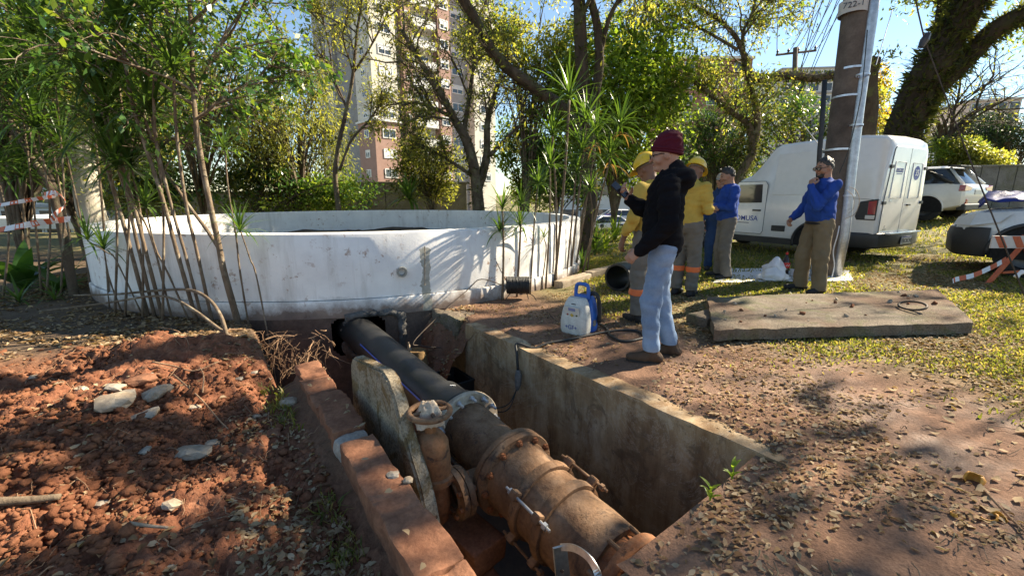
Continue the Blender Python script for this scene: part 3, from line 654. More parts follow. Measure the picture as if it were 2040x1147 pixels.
for a in (0.75, 2.55, 3.75, 5.6):
    mb = MB(); P0 = axM(1.73) @ Vector((0.272*math.cos(a), 0.272*math.sin(a), 0)); P1 = axM(1.37) @ Vector((0.272*math.cos(a), 0.272*math.sin(a), 0))
    mb.tube([P0-Vector(clamp.location), P1-Vector(clamp.location)], 0.0085, 8)
    for t in (0.12, 0.9):
        c = P0.lerp(P1, t)-Vector(clamp.location); d = (P1-P0).normalized(); mb.lathe([(0.0, -.012), (.02, -.012), (.02, .012), (0, .012)], 6, Matrix.Translation(c) @ d.to_track_quat('Z', 'Y').to_matrix().to_4x4())
    mb.build('long_bolt', MT['zinc'] if a in (2.55,) else MT['rust'], clamp)
cl2 = empty('end_collar', sn(1.05, PN, ax_z(1.05)-0.23), 0, 'rusty bolted collar at the near end of the iron main', 'clamp')
mb = MB(); rings = []
for s, r in ((1.075, .19), (1.07, .238), (1.055, .245), (1.02, .245), (1.01, .238), (1.005, .19)):
    M = axM(s); rings.append([M @ Vector((r*math.cos(2*math.pi*k/48), r*math.sin(2*math.pi*k/48), 0))-Vector(cl2.location) for k in range(48)])
mb.loft(rings, False); mb.build('ring', MT['rust_red'], cl2, smooth=True, auto=0.7)
for k in range(8):
    a = 2*math.pi*k/8+0.3; mb = MB(); mb.tube([axM(1.14) @ Vector((0.215*math.cos(a), 0.215*math.sin(a), 0))-Vector(cl2.location), axM(0.93) @ Vector((0.215*math.cos(a), 0.215*math.sin(a), 0))-Vector(cl2.location)], 0.012, 8); mb.build('stud', MT['rust'], cl2)
# gate valve on the branch
VN = 1.02; vp = on_n(850, 818, VN); VS = -0.608*vp.x+0.794*vp.y; VZ = ax_z(VS)-0.06
valve = empty('gate_valve', sn(VS, VN, VZ-0.2), 0, 'rusty gate valve with handwheel on the branch pipe', 'valve')
def vloc(s, n, z): return sn(s, n, z)-Vector(valve.location)
mb = MB(); ax_m = Vector((N2.x, N2.y, 0)).to_track_quat('Z', 'Y').to_matrix().to_4x4(); mb.lathe([(0.095, 0), (0.095, 0.34)], 28, Matrix.Translation(vloc(VS-0.12, VN+0.07, VZ)) @ ax_m)
o = mb.build('branch_pipe', MT['rust'], valve, smooth=True)
for n0, rr in ((VN+0.085, 0.155), (VN+0.128, 0.155), (VN-0.125, 0.15)):
    mb = MB(); mb.lathe([(0.08, 0), (rr, 0), (rr, 0.036), (0.08, 0.036)], 28, Matrix.Translation(vloc(VS-0.12 if n0 > VN else VS-0.12, n0, VZ)) @ ax_m); mb.build('flange', MT['rust'], valve, smooth=True, auto=0.6)
for k in range(8):
    a = k*math.pi/4+0.2; mb = MB(); mb.lathe([(0, -.02), (.016, -.02), (.016, .1), (0, .1)], 6, Matrix.Translation(vloc(VS-0.12, VN+0.085, VZ)) @ ax_m @ Matrix.Translation((0.125*math.cos(a), 0.125*math.sin(a), 0))); mb.build('bolt', MT['rust_red'], valve)
vz = Matrix.Translation(vloc(VS-0.02, VN+0.01, 0))
tilt = Matrix.Rotation(0.02, 4, 'X')
mb = MB(); rings = []
for z, rx, ry in ((VZ-0.20, .07, .06), (VZ-0.14, .125, .085), (VZ-0.02, .135, .095), (VZ+0.08, .12, .085), (VZ+0.11, .115, .08)):
    rings.append([vz @ Vector((0, 0, z-0)) + Vector((D2.x*rx*math.cos(a)+N2.x*ry*math.sin(a), D2.y*rx*math.cos(a)+N2.y*ry*math.sin(a), 0)) for a in [2*math.pi*k/28 for k in range(28)]])
mb.loft(rings); me = mb.mesh('body', MT['rust_red'], smooth=True, auto=0.8); o = link('body', me, valve)
mb = MB(); rings = []
zt = vp.z
for z, rx, ry in ((VZ+0.112, .155, .12), (VZ+0.15, .155, .12), (VZ+0.152, .13, .105), (VZ+0.24, .135, .105), (zt-0.18, .125, .095), (zt-0.14, .08, .07), (zt-0.125, .035, .035), (zt-0.06, .033, .033)):
    rings.append([vz @ Vector((0, 0, z)) + Vector((D2.x*rx*math.cos(a)+N2.x*ry*math.sin(a), D2.y*rx*math.cos(a)+N2.y*ry*math.sin(a), 0)) for a in [2*math.pi*k/28 for k in range(28)]])
mb.loft(rings); me = mb.mesh('bonnet', rust('rust_orange', (0.20, 0.075, 0.03), (0.31, 0.13, 0.055), (0.40, 0.2, 0.09)), smooth=True, auto=0.8); link('bonnet', me, valve)
mb = MB(); mb.tube([vloc(VS-0.02, VN+0.01, zt-0.1), vloc(VS-0.02, VN+0.01, zt+0.035)], 0.014, 10); mb.build('stem', MT['rust_red'], valve, smooth=True, auto=0.6)
hw = MB(); c = vloc(VS-0.02, VN+0.01, zt); hw.tube([c+Vector((0.118*math.cos(2*math.pi*k/32), 0.118*math.sin(2*math.pi*k/32), 0)) for k in range(32)], 0.017, 10, closed=True)
wheel = hw.build('handwheel', MT['rust'], valve, smooth=True)
for a in (0.5, 2.07, 3.64, 5.21):
    mb = MB(); mb.tube([c+Vector((0.02*math.cos(a), 0.02*math.sin(a), 0.005)), c+Vector((0.11*math.cos(a), 0.11*math.sin(a), 0))], [0.014, 0.011], 8); mb.build('spoke', MT['rust'], wheel)
# rag tied over the wheel
def rag():
    n = 22; V = []; rng = random.Random(9)
    for i in range(n):
        for j in range(n):
            u, v = i/(n-1)-0.5, j/(n-1)-0.5; r = max(abs(u), abs(v))
            z = 0.045*math.exp(-(u*u+v*v)*9)-max(0, r-0.26)*0.36+0.022*mnoise.noise(Vector((u*7, v*7, 1.3)))+0.012*mnoise.noise(Vector((u*16, v*16, 4)))
            V.append((u*0.17*(1-0.12*abs(v)), v*0.15, z))
    F = [(i*n+j, (i+1)*n+j, (i+1)*n+j+1, i*n+j+1) for i in range(n-1) for j in range(n-1)]
    me = bpy.data.meshes.new('rag'); me.from_pydata(V, [], F); me.materials.append(MT['rag']); me.polygons.foreach_set('use_smooth', [True]*len(F)); me.update()
    o = link('cloth_rag', me); o.location = sn(VS-0.02, VN+0.01, zt+0.022); o.rotation_euler = (0.1, 0.05, 0.4); tag(o, 'crumpled dirty cloth rag lying over the valve handwheel', 'rag')
    so = o.modifiers.new('thick', 'SOLIDIFY'); so.thickness = 0.003
rag()
# brick supports seen in the dark under the main
for i, (s, n, z, L) in enumerate(((2.05, 1.2, -0.75, .5), (1.95, 1.15, -0.93, .45), (1.75, 1.2, -1.1, .6), (2.2, 1.2, -1.28, .6))):
    o = rough_block('support_block', (L, 0.24, 0.17), MT['brick'], None, sn(s, n, z), ang0+random.uniform(-.2, .2), 20+i, 0.012, 3)
    tag(o, ['topmost old brick block propping the iron main below the valve', 'second old brick block down in the shade under the valve', 'third old brick block down in the shade under the main', 'lowest old brick block on the pit bottom under the main'][i], 'brick', 'brick blocks under the main')
# bent steel hand tool at the near edge
p0 = on_n(1112, 1086, 1.02); p1 = on_n(1128, 1230, 1.06)
tool = empty('steel_bracket', p1, 0, 'flat steel bar with a curved arm at the bottom edge of the photo', 'tool')
mb = MB(); d = (p1-p0); side = Vector((0.03, 0.01, 0)); th = Vector((0.004, -0.008, 0))
a_, b_ = p0-p1, Vector((0, 0, 0)); mb.loft([[a_-side*.8, a_+side, a_+side+th, a_-side*.8+th], [b_-side, b_+side*1.1, b_+side*1.1+th, b_-side+th]]); mb.build('flat_bar', MT['metal_sheet'], tool, bevel=0.001)
arc = [on_n(u, v, 1.03)-p1 for u, v in ((1118, 1089), (1140, 1090), (1162, 1101), (1180, 1120), (1193, 1150), (1196, 1200))]
mb = MB(); cp = catmull(arc, 6); rings = []
for i, q in enumerate(cp):
    t = (cp[min(i+1, len(cp)-1)]-cp[max(i-1, 0)]).normalized(); nn = Vector((0, 0.35, 0.93)).cross(t).normalized(); bb = t.cross(nn)
    rings.append([q+nn*0.003+bb*0.013, q-nn*0.003+bb*0.013, q-nn*0.003-bb*0.013, q+nn*0.003-bb*0.013])
mb.loft(rings); mb.build('curved_arm', MT['metal_sheet'], tool)
mb = MB(); mb.lathe([(0, 0), (0.007, 0), (0.007, 0.004), (0, 0.004)], 12, Matrix.Translation(p0.lerp(p1, .3)-p1+Vector((0.004, -0.012, 0))) @ Matrix.Rotation(math.pi/2, 4, 'X')); mb.build('rivet', MT['iron'], tool)
# black crate and log stub in the dug corner
cp_ = sn(3.93, 2.12, -0.98); crate = empty('black_crate', cp_, ang0, 'open black plastic crate sunk in the dug corner by the pit wall', 'crate')
mb = MB()
for (x, y, sx, sy) in ((-.2, 0, .015, .42), (.2, 0, .015, .42), (0, -.2, .40, .015), (0, .2, .40, .015)): mb.box((x, y, 0.2), (sx, sy, 0.36))
mb.build('crate_walls', MT['rubber'], crate); mb = MB(); mb.tube([(-.21, -.215, .385), (.21, -.215, .385), (.21, .215, .385), (-.21, .215, .385)], 0.014, 8, closed=True); mb.build('crate_rim', MT['rubber'], crate)
mb = MB(); mb.box((0, 0, 0.012), (0.4, 0.4, 0.02)); mb.build('crate_base', MT['dark'], crate)
st = empty('log_stub', sn(4.25, 1.92, -0.75), 0, 'short peeled log stub standing in the dug corner behind the crate', 'log')
mb = MB(); mb.tube([(0, 0, -0.3), (0.01, 0, 0), (0.0, .02, .25), (-0.01, .03, .42)], [0.13, 0.125, 0.12, 0.11], 18); me = mb.mesh('stub', bark('peeled_wood', (0.13, 0.075, 0.035), (0.30, 0.19, 0.09), None, 9), smooth=True, auto=0.8); rough_mesh(me, 0.012, 9, 4); link('stub', me, st)
mb = MB(); mb.tube([(-.09, .05, .38), (-.1, .06, .5)], [0.035, 0.008], 7); mb.build('splinter', MT['stone'], st)

# ---------------------------------------------------------------- long slab lying on the grass
def lying_slab():
    c = [pg(1402, 640), pg(1940, 655), pg(1868, 578), pg(1402, 597)]
    zt = 0.17
    o = empty('concrete_slab', c[0].lerp(c[2], .5), 0, 'long weathered concrete slab with lifting eye lying on the grass', 'slab'); base = Vector(o.location)
    top = [at(1425, 668, 1).copy() for _ in range(1)]
    def top_at(u, v, h):
        d = ray(u, v); t = (CAM_H-h)/-d.z; return Vector((0, 0, CAM_H))+d*t
    T = [top_at(1424, 655, .16), top_at(1942, 640, .22), top_at(1868, 574, .24), top_at(1408, 590, .20)]
    nx, ny, th = 46, 14, 0.115; V = []; F = []
    def P(i, j, lev):
        u, v = i/nx, j/ny; q = T[0].lerp(T[1], u).lerp(T[3].lerp(T[2], u), v)
        e = min(u*nx, (1-u)*nx, v*ny, (1-v)*ny)
        jit = mnoise.noise_vector(q*6.0)*0.012+mnoise.noise_vector(q*19)*0.006
        q = q+jit-Vector((0, 0, 0.012 if e < 0.5 and lev else 0)); 
        if not lev: q = q-Vector((0, 0, th))
        return q-base
    ids = {}
    for lev in (1, 0):
        for i in range(nx+1):
            for j in range(ny+1): ids[(i, j, lev)] = len(V); V.append(tuple(P(i, j, lev)))
    for i in range(nx):
        for j in range(ny):
            F.append((ids[(i, j, 1)], ids[(i+1, j, 1)], ids[(i+1, j+1, 1)], ids[(i, j+1, 1)])); F.append((ids[(i, j, 0)], ids[(i, j+1, 0)], ids[(i+1, j+1, 0)], ids[(i+1, j, 0)]))
    edge = [(i, 0) for i in range(nx)]+[(nx, j) for j in range(ny)]+[(i, ny) for i in range(nx, 0, -1)]+[(0, j) for j in range(ny, 0, -1)]
    for k in range(len(edge)):
        a, b = edge[k], edge[(k+1) % len(edge)]; F.append((ids[(*a, 0)], ids[(*b, 0)], ids[(*b, 1)], ids[(*a, 1)]))
    me = bpy.data.meshes.new('slab_body'); me.from_pydata(V, [], F); me.materials.append(MT['slab']); me.polygons.foreach_set('use_smooth', [True]*len(F)); me.update(); me.set_sharp_from_angle(angle=0.9); link('slab_body', me, o)
    e = top_at(1812, 618, .21)-base; loop = [e+Vector((0.10*math.cos(a)*0.8+0.02, 0.13*math.sin(a), 0.02+0.03*(1+math.cos(a)))) for a in [2*math.pi*k/24 for k in range(24)]]
    mb = MB(); mb.tube(loop, 0.011, 8, closed=True); mb.build('lifting_eye', MT['iron'], o, smooth=True)
    # loose crumbs of concrete and earth on it
    for i in range(26):
        u, v = random.random()*0.9+.05, random.random()*0.8+.1; q = T[0].lerp(T[1], u).lerp(T[3].lerp(T[2], u), v); s = random.uniform(.012, .035)
        mb = MB(); mb.box((0, 0, 0), (s*1.6, s, s*.8)); me = mb.mesh('rubble_chip', MT['stone_grey' if i % 2 else 'clod'], bevel=s*.2); rough_mesh(me, s*.25, 40, i); r_ = link('rubble_chip', me); r_.location = q+Vector((0, 0, s*.3)); r_.rotation_euler = (random.random(), random.random(), random.random()*6)
        tag(r_, 'small chip of rubble lying on the long concrete slab', 'rubble', 'rubble chips on the long slab')
    return o
lying_slab()
bs = rough_block('broken_corner', (0.42, 0.26, 0.12), MT['slab'], None, pg(1412, 640)+Vector((0.0, -0.02, 0.03)), 0.5, 5, 0.02, 4); tag(bs, 'broken concrete lump under the near corner of the long slab', 'rubble')

# ---------------------------------------------------------------- welding control box and its cables
def device():
    b = pg(1152, 660); dv = empty('fusion_control_unit', b, -0.72, 'blue and white portable welding control unit on the dirt by the pit', 'machine')
    W, Dp, H = 0.30, 0.22, 0.36
    def shell(w0, w1, w2, d0, d1, y0):
        rings = []
        for z, w, d, yo in ((0.0, w0*.94, d0*.9, 0), (0.03, w0, d0, 0), (0.12, w0*1.02, d0*1.02, 0), (0.22, w1, d1, .006), (0.30, w1*.86, d1*.86, .014), (0.345, w2, d1*.62, .022), (0.36, w2*.88, d1*.5, .026)):
            ring = []
            for k in range(28):
                a = 2*math.pi*k/28; ca, sa = math.cos(a), math.sin(a); e = (abs(ca)**4+abs(sa)**4)**-.25; ring.append(Vector((ca*e*w/2, y0+yo+sa*e*d/2, z)))
            rings.append(ring)
        return rings
    mb = MB(); mb.loft(shell(.275, .26, .18, .20, .17, .085)); mb.build('rear_shell', MT['dev_blue'], dv, smooth=True, auto=0.7)
    mb = MB(); mb.loft(shell(.30, .285, .205, .16, .14, -.055)); fr = mb.build('front_cover', MT['dev_white'], dv, smooth=True, auto=0.7)
    hd = MB(); hd.tube(catmull([(-.075, .05, .33), (-.072, .05, .43), (-.055, .05, .475), (0, .05, .485), (.055, .05, .475), (.072, .05, .43), (.075, .05, .33)], 5), 0.019, 10); hd.build('handle', MT['dev_blue'], dv, smooth=True)
    mb = MB(); mb.box((0, .05, .36), (.15, .05, .03)); mb.build('handle_base', MT['dev_blue'], dv, bevel=.006)
    tf = Matrix.Translation((0, -.128, .225)) @ Matrix.Rotation(R(14), 4, 'X')
    def fl(name, x, z, sx, sz, mat, t=.004):
        mb = MB(); mb.box((0, 0, 0), (sx, t, sz)); o = mb.build(name, mat, fr, bevel=0.001); M = tf @ Matrix.Translation((x, -t/2, z)); o.matrix_local = M; return o
    fl('panel', .0, -.0, .17, .125, plain('panel_face', (.55, .55, .52), .5)); 
    fl('display', .005, .035, .08, .032, plain('display', (.22, .25, .42), .25), .007)
    for x, c in ((-.05, (.3, .04, .02)), (.055, (.08, .1, .03))):
        mb = MB(); mb.lathe([(.009, 0), (.009, .006), (0, .007)], 12); o = mb.build('button', plain('button', c, .4), fr); o.matrix_local = tf @ Matrix.Translation((x, -.004, -.024)) @ Matrix.Rotation(math.pi/2, 4, 'X')
    mb = MB(); mb.lathe([(.023, 0), (.021, .006), (0, .008)], 4); o = mb.build('key_pad', plain('key_pad', (.5, .36, .08), .5), fr); o.matrix_local = tf @ Matrix.Translation((.0, -.004, -.027)) @ Matrix.Rotation(math.pi/2, 4, 'X')
    txt('print', '+GF+', .06, MT['blue_ink'], fr, Matrix.Translation((-.0, -.1385, .075)) @ Matrix.Rotation(math.pi/2, 4, 'X'))
    mb = MB(); mb.box((0, -.103, .305), (.05, .004, .008)); mb.build('small_print', MT['dark_ink'], fr)
    mb = MB(); mb.box((.1405, .075, .1), (.004, .05, .06)); mb.build('rating_plate', MT['stone_grey'], dv)
    mb = MB(); mb.tube(catmull([(.04, .09, .37), (.1, .1, .395), (.15, .1, .37), (.165, .12, .25), (.16, .13, .1)], 6), .02, 10); mb.build('cable_boot', MT['rubber'], dv, smooth=True)
    return b
def txt(name, s, size, mat, parent, M, align='CENTER', bold=0.0):
    c = bpy.data.curves.new(name, 'FONT'); c.body = s; c.size = size; c.align_x = align; c.align_y = 'CENTER'; c.extrude = 0.0008; c.offset = bold*size
    t = bpy.data.objects.new(name, c); COL.objects.link(t); dg = bpy.context.evaluated_depsgraph_get(); me = bpy.data.meshes.new_from_object(t.evaluated_get(dg))
    bpy.data.objects.remove(t); me.name = name; me.materials.clear(); me.materials.append(mat); o = link(name, me, parent); o.matrix_local = M; return o
device()
def ground_path(px, lift=0.012): return [Vector((p.x, p.y, gh(p.x, p.y)+lift)) for p in (pg(u, v) for u, v in px)]
hose = ground_path([(1190, 640), (1208, 655), (1216, 672), (1240, 684), (1268, 680), (1284, 672), (1268, 661), (1235, 660), (1195, 667), (1140, 677), (1092, 685), (1064, 690)])
hose = [pg(1183, 585)+Vector((0, 0, .12)), pg(1186, 615)+Vector((0, 0, .06))]+hose+[sn(2.98, 2.34, .02), sn(2.93, 2.30, -.06), sn(2.9, 2.29, -.2)]
mb = MB(); mb.tube(catmull(hose, 7), 0.0125, 9)
cab = mb.build('welding_cable', MT['rubber'], None, smooth=True); tag(cab, 'thick black cable looping from the control unit over the pit edge', 'cable')
mb = MB(); e = hose[-1]; mb.tube([e, e+Vector((.003, -.01, -.05)), e+Vector((.0, -.02, -.13)), e+Vector((-.01, -.02, -.19))], [.022, .034, .03, .014], 8)
tag(mb.build('cable_plug', surf('plug_grey', (.1, .09, .08), (.24, .22, .2), 20, .7, .3), None, smooth=True, auto=.8), 'grey dangling plug at the end of the cable on the pit wall', 'plug')
for k, (lab, off) in enumerate((('upper thin black lead from the plug to the pipe flange', 0), ('lower thin black lead sagging from the plug to the flange', .06))):
    t = axM(2.70) @ Vector((.215, .0+.05*k, 0)); s_ = e+Vector((-.01, -.02, -.17)); m_ = s_.lerp(t, .55)+Vector((0, 0, -.09-off)); mb = MB(); mb.tube(catmull([s_, s_.lerp(m_, .5)+Vector((0.02, 0, -.05-off*.5)), m_, t], 8), .005, 6); tag(mb.build('thin_lead', MT['rubber'], None), lab, 'cable')
tc = ground_path([(1090, 620), (1110, 640), (1136, 652)], .006)
mb = MB(); mb.tube(catmull(tc, 5), .004, 5); tag(mb.build('thin_wire', MT['rubber']), 'thin dark wire on the earth left of the control unit', 'wire')

# ---------------------------------------------------------------- pipe offcut, kerb stones, coil on rods
po = pg(1228, 580); off = empty('pipe_offcut', po, 0, 'short black pipe offcut lying open end toward the dig', 'pipe'); dr = Vector((0.62, 0.78, 0)).normalized()
mb = MB(); mb.lathe([(.165, 0.02), (.168, 0), (.195, 0), (.198, .02), (.198, 1.1), (.165, 1.1), (.165, .02)], 40, Matrix.Translation((0, 0, .2)) @ dr.to_track_quat('Z', 'Y').to_matrix().to_4x4()); mb.build('pipe_wall', MT['pe_black'], off, smooth=True, auto=.6)
for i, (u0, v0, u1, v1, lab) in enumerate(((1112, 575, 1172, 556, 'left pale kerb stone beside the strap-leaf plants'), (1172, 556, 1262, 530, 'right pale kerb stone leading behind the black pipe offcut'))):
    a, b = pg(u0, v0), pg(u1, v1); d = b-a; o = rough_block('kerb_stone', (d.length-.015, .16, .14), MT['stone'], None, a.lerp(b, .5)+Vector((0, .06, .03)), math.atan2(d.y, d.x), 30+i, .012, 4); tag(o, lab, 'kerb')
o = rough_block('broken_wall_end', (.5, .3, .26), MT['slab'], None, sn(4.36, 2.46, -.12), ang0+.2, 41, .04, 7); tag(o, 'broken mossy wall end where the pit meets the planter', 'rubble')
cq = at_planter(1012, 560); cn = Vector((cq.x-TC.x, cq.y-TC.y, 0)).normalized(); cc = Vector((cq.x, cq.y, .2))+cn*.2; coil = empty('cable_coil', cc, 0, 'coil of black cable hung on rods against the white planter', 'cable coil')
mb = MB(); rr = random.Random(2); pts = []
for k in range(26*32):
    a = 2*math.pi*k/26; pts.append(Vector((-.15+.3*abs(((k/26) % 32)/16-1)+rr.uniform(-.003, .003), (.09+.016*(k//(26*16))+rr.uniform(-.003, .003))*math.cos(a), (.09+.016*(k//(26*16)))*math.sin(a))))
mb.tube(pts, .0105, 5); mb.build('windings', MT['rubber'], coil, smooth=True)
for k, pl in enumerate(([(-.02, 0, -.05), (-.12, -.05, -.12), (-.2, -.1, -.24)], [(.1, 0, -.05), (.14, -.02, -.2), (.12, -.06, -.3)], [(.05, 0, -.08), (.2, -.06, -.13), (.27, -.1, -.26)], [(-.15, 0, .05), (-.3, .02, .35), (-.34, .05, .62)])):
    mb = MB(); mb.tube(catmull(pl, 4), .006, 5); mb.build('rod' if k < 3 else 'loose_end', MT['iron'], coil)
lp = [at_planter(1000, 545), at_planter(960, 555), at_planter(930, 578)]; lead = [Vector(cc)+Vector((-.16, 0, -.02))]+[q+Vector((0, -.04, 0)) for q in lp[1:]]+[sn(4.3, 1.95, -.2), sn(4.25, 1.98, -.28), sn(4.1, 2.15, -.3)]
mb = MB(); mb.tube(catmull(lead, 6), .006, 5); tag(mb.build('loose_wire', MT['iron']), 'thin brown wire hanging from the coil down the dug bank', 'wire')

# ---------------------------------------------------------------- lunch spread on a plastic sheet
shp = pg(1540, 555); sh = []
def sheet():
    c = [pg(1436, 560), pg(1465, 538), pg(1560, 535), pg(1690, 548), pg(1690, 560), pg(1560, 562)]
    n = 20; V = []; F = []; A, B, C_, D_ = pg(1420, 566), pg(1700, 562), pg(1690, 540), pg(1450, 536)
    for i in range(n+1):
        for j in range(n+1):
            q = A.lerp(B, i/n).lerp(D_.lerp(C_, i/n), j/n); q += mnoise.noise_vector(Vector((i*.7, j*.7, 0)))*.04; q.z = gh(q.x, q.y)+.02+.012*mnoise.noise(Vector((i*.9, j*.9, 5))); V.append(tuple(q))
    F = [(i*(n+1)+j, (i+1)*(n+1)+j, (i+1)*(n+1)+j+1, i*(n+1)+j+1) for i in range(n) for j in range(n)]
    me = bpy.data.meshes.new('plastic_sheet'); me.from_pydata(V, [], F); me.materials.append(MT['sheet']); me.polygons.foreach_set('use_smooth', [True]*len(F)); me.update(); o = link('plastic_sheet', me); tag(o, 'white plastic sheet spread on the ground behind the workers', 'sheet')
sheet()
def blob_bag(u, v, sx, sz, lab, seed):
    b = pg(u, v); bm = bmesh.new(); bmesh.ops.create_icosphere(bm, subdivisions=4, radius=1)
    for vt in bm.verts:
        q = vt.co.copy(); k = 1+.3*mnoise.noise(q*1.6+Vector((seed, 0, 0)))+.14*mnoise.noise(q*4.5+Vector((0, seed, 0))); vt.co = Vector((q.x*sx*k, q.y*sx*.8*k, max(-.35, q.z)*sz*k+sz*.4+(max(0, q.z-.8)*sz*1.6)))
    me = bpy.data.meshes.new('plastic_bag'); bm.to_mesh(me); bm.free(); me.materials.append(MT['bag']); me.polygons.foreach_set('use_smooth', [True]*len(me.polygons)); o = link('plastic_bag', me); o.location = b+Vector((0, 0, .03)); tag(o, lab, 'bag')
blob_bag(1541, 553, .17, .17, 'upper knotted white plastic bag on the sheet', 3.0); blob_bag(1538, 560, .2, .10, 'lower flatter white plastic bag in front on the sheet', 8.0)
bt = empty('soda_bottle', pg(1562, 552)+Vector((0, 0, .03)), 0, 'large cola bottle with red label on the white sheet', 'bottle')
mb = MB(); mb.lathe([(0, 0), (.05, 0), (.056, .02), (.052, .09), (.056, .13), (.056, .2), (.05, .24), (.022, .3), (.016, .33), (0, .33)], 20); mb.build('bottle_body', MT['cola'], bt, smooth=True)
mb = MB(); mb.lathe([(.0575, .125), (.0575, .205)], 20); lb = mb.build('label_band', MT['cola_red'], bt, smooth=True)
mb = MB(); mb.tube([(-.03, -.05, .155), (-.01, -.058, .172), (.01, -.058, .156), (.03, -.05, .175)], .004, 5); mb.build('script_mark', MT['bag'], lb)
mb = MB(); mb.lathe([(.0, .365), (.018, .365), (.018, .33), (0, .33)], 14); mb.build('cap', MT['cola_red'], bt)
for u, v, m, lab, r0, h in ((1576, 552, 'bag', 'small white cup standing right of the cola bottle', .03, .1), (1586, 554, 'purple', 'purple plastic tumbler on the sheet beside the cup', .035, .15), (1618, 553, 'zinc', 'steel flask on the sheet behind the man in khaki trousers', .04, .2)):
    mb = MB(); mb.lathe([(0, 0), (r0*.8, 0), (r0, h), (r0*.86, h), (r0*.7, .01), (0, .01)], 18); o = mb.build('cup' if h < .18 else 'flask', MT[m], None, smooth=True, auto=.7); o.location = pg(u, v)+Vector((0, 0, .03)); tag(o, lab, 'cup' if h < .18 else 'flask')

# ---------------------------------------------------------------- barricade, tape, guy wire
def barricade():
    b = pg(1985, 560); o = empty('barricade', b, 0, 'orange and white trestle barricade in front of the pickup', 'barricade')
    g = lambda u, v, Y: at(u, v, Y)-Vector(b)
    Y0 = b.y
    def bar(name, a, c, w_, t_, mat):
        d = (c-a); L = d.length; mb = MB(); mb.box((0, 0, 0), (w_, t_, L)); ob = mb.build(name, mat, o, bevel=.004); ob.location = a.lerp(c, .5); ob.rotation_mode = 'QUATERNION'; ob.rotation_quaternion = d.to_track_quat('Z', 'Y'); return ob
    bar('leg', g(1958, 576, Y0-.15), g(2046, 478, Y0-.02), .05, .035, MT['orange_paint']); bar('leg', g(2058, 560, Y0+.35), g(2040, 470, Y0), .05, .035, MT['orange_paint'])
    bar('leg', g(2120, 590, Y0-.1), g(2075, 480, Y0-.02), .05, .035, MT['orange_paint']); bar('brace', g(1996, 543, Y0-.1), g(2110, 535, Y0-.08), .03, .03, MT['orange_paint'])
    # striped board: separate panels, slanting stripes
    A, B = g(1975, 480, Y0-.06), g(2130, 484, Y0-.06); d = (B-A); L = d.length; ex = d.normalized(); h = .17; base_b = MB(); base_b.box((0, 0, 0), (L, .02, h)); ob = base_b.build('board', plain('board_white', (.62, .55, .5), .6), o, bevel=.002)
    ob.location = A.lerp(B, .5); ob.rotation_euler = (0, 0, math.atan2(ex.y, ex.x))
    for k in range(4):
        x0 = -L/2+.02+k*.24; mb = MB(); z0 = -h/2+.006; pl = [(x0, z0+h-.012), (x0+.11, z0+h-.012), (x0+.21, z0), (x0+.10, z0)]
        mb.prism(pl, .003, Matrix.Rotation(math.pi/2, 4, 'X')); s_ = mb.build('red_stripe', MT['orange_paint'], ob); s_.location = (0, -.0105, 0)
    # striped tape trailing to the ground
    striped(o, catmull([g(2005, 516, Y0-.1), g(1980, 530, Y0-.2), g(1940, 548, Y0-.25), g(1906, 556, Y0-.3), g(1898, 560, Y0-.32)], 5), .032, Vector((0, .3, .9)))
def striped(par, T, w_, up, twist=0.0):
    """white tape with red pieces laid over it, each piece a part"""
    n = len(T)
    def wv(i): tw = twist*math.sin(i*.3); return Vector((0, math.sin(tw), math.cos(tw)))*w_ if twist else up.normalized()*w_
    mb = MB()
    for i in range(n-1): mb.add([T[i]-wv(i), T[i+1]-wv(i+1), T[i+1]+wv(i+1), T[i]+wv(i)], [(0, 1, 2, 3)])
    mb.build('white_tape', MT['bag'], par)
    for i in range(0, n-2, 4):
        mb = MB()
        rg = []
        for k in (i, i+1, min(i+2, n-1)):
            d = (T[min(k+1, n-1)]-T[max(k-1, 0)]).normalized(); nn = d.cross(wv(k)).normalized()*.0015; rg.append([T[k]-wv(k)*1.01-nn, T[k]+wv(k)*1.01-nn, T[k]+wv(k)*1.01+nn, T[k]-wv(k)*1.01+nn])
        mb.loft(rg); mb.build('red_stripe', MT['orange_paint'], par)
barricade()
g0 = pg(2046, 600); g1 = at(1818, -40, 5.6); ins = at(1842, 80, 5.65)
guy = empty('guy_wire', g0, 0, 'taut guy wire with insulator block at the right edge', 'guy wire'); L0 = Vector(g0)
mb = MB(); mb.tube([Vector((0, 0, 0)), at(1915, 275, 5.45)-L0, ins-L0], [.009, .007, .007], 7); mb.build('lower_wire', MT['iron'], guy); mb = MB(); mb.tube([ins-L0, at(1828, 20, 5.62)-L0, g1-L0], .008, 7); mb.build('upper_wire', MT['iron'], guy)
mb = MB(); mb.tube([Vector((-.03, 0, -.08))+ins-L0, ins-L0+Vector((.0, 0, .0)), ins-L0+Vector((.03, 0, .07))], [.03, .045, .03], 8); mb.build('insulator', surf('insulator', (.02, .018, .018), (.06, .05, .05), 10, .4, .2), guy)
mb = MB(); q = at(2024, 552, 5.2)-L0; mb.tube([q, q+Vector((.03, 0, .04)), q+Vector((.07, 0, .07))], [.03, .02, .03], 6); mb.build('tape_knot', MT['bag'], guy)
def tape_line(pts, lab, w_=.035):
    o = empty('barrier_tape', pts[0], 0, lab, 'tape'); b = Vector(pts[0]); striped(o, [q-b for q in catmull(pts, 8)], w_, Vector((0, 0, 1)), .5)
tape_line([at(-60, 470, 5.2), at(30, 452, 5.2), at(90, 442, 5.25), at(140, 436, 5.3)], 'lower red and white barrier tape tied to the trunk at left')
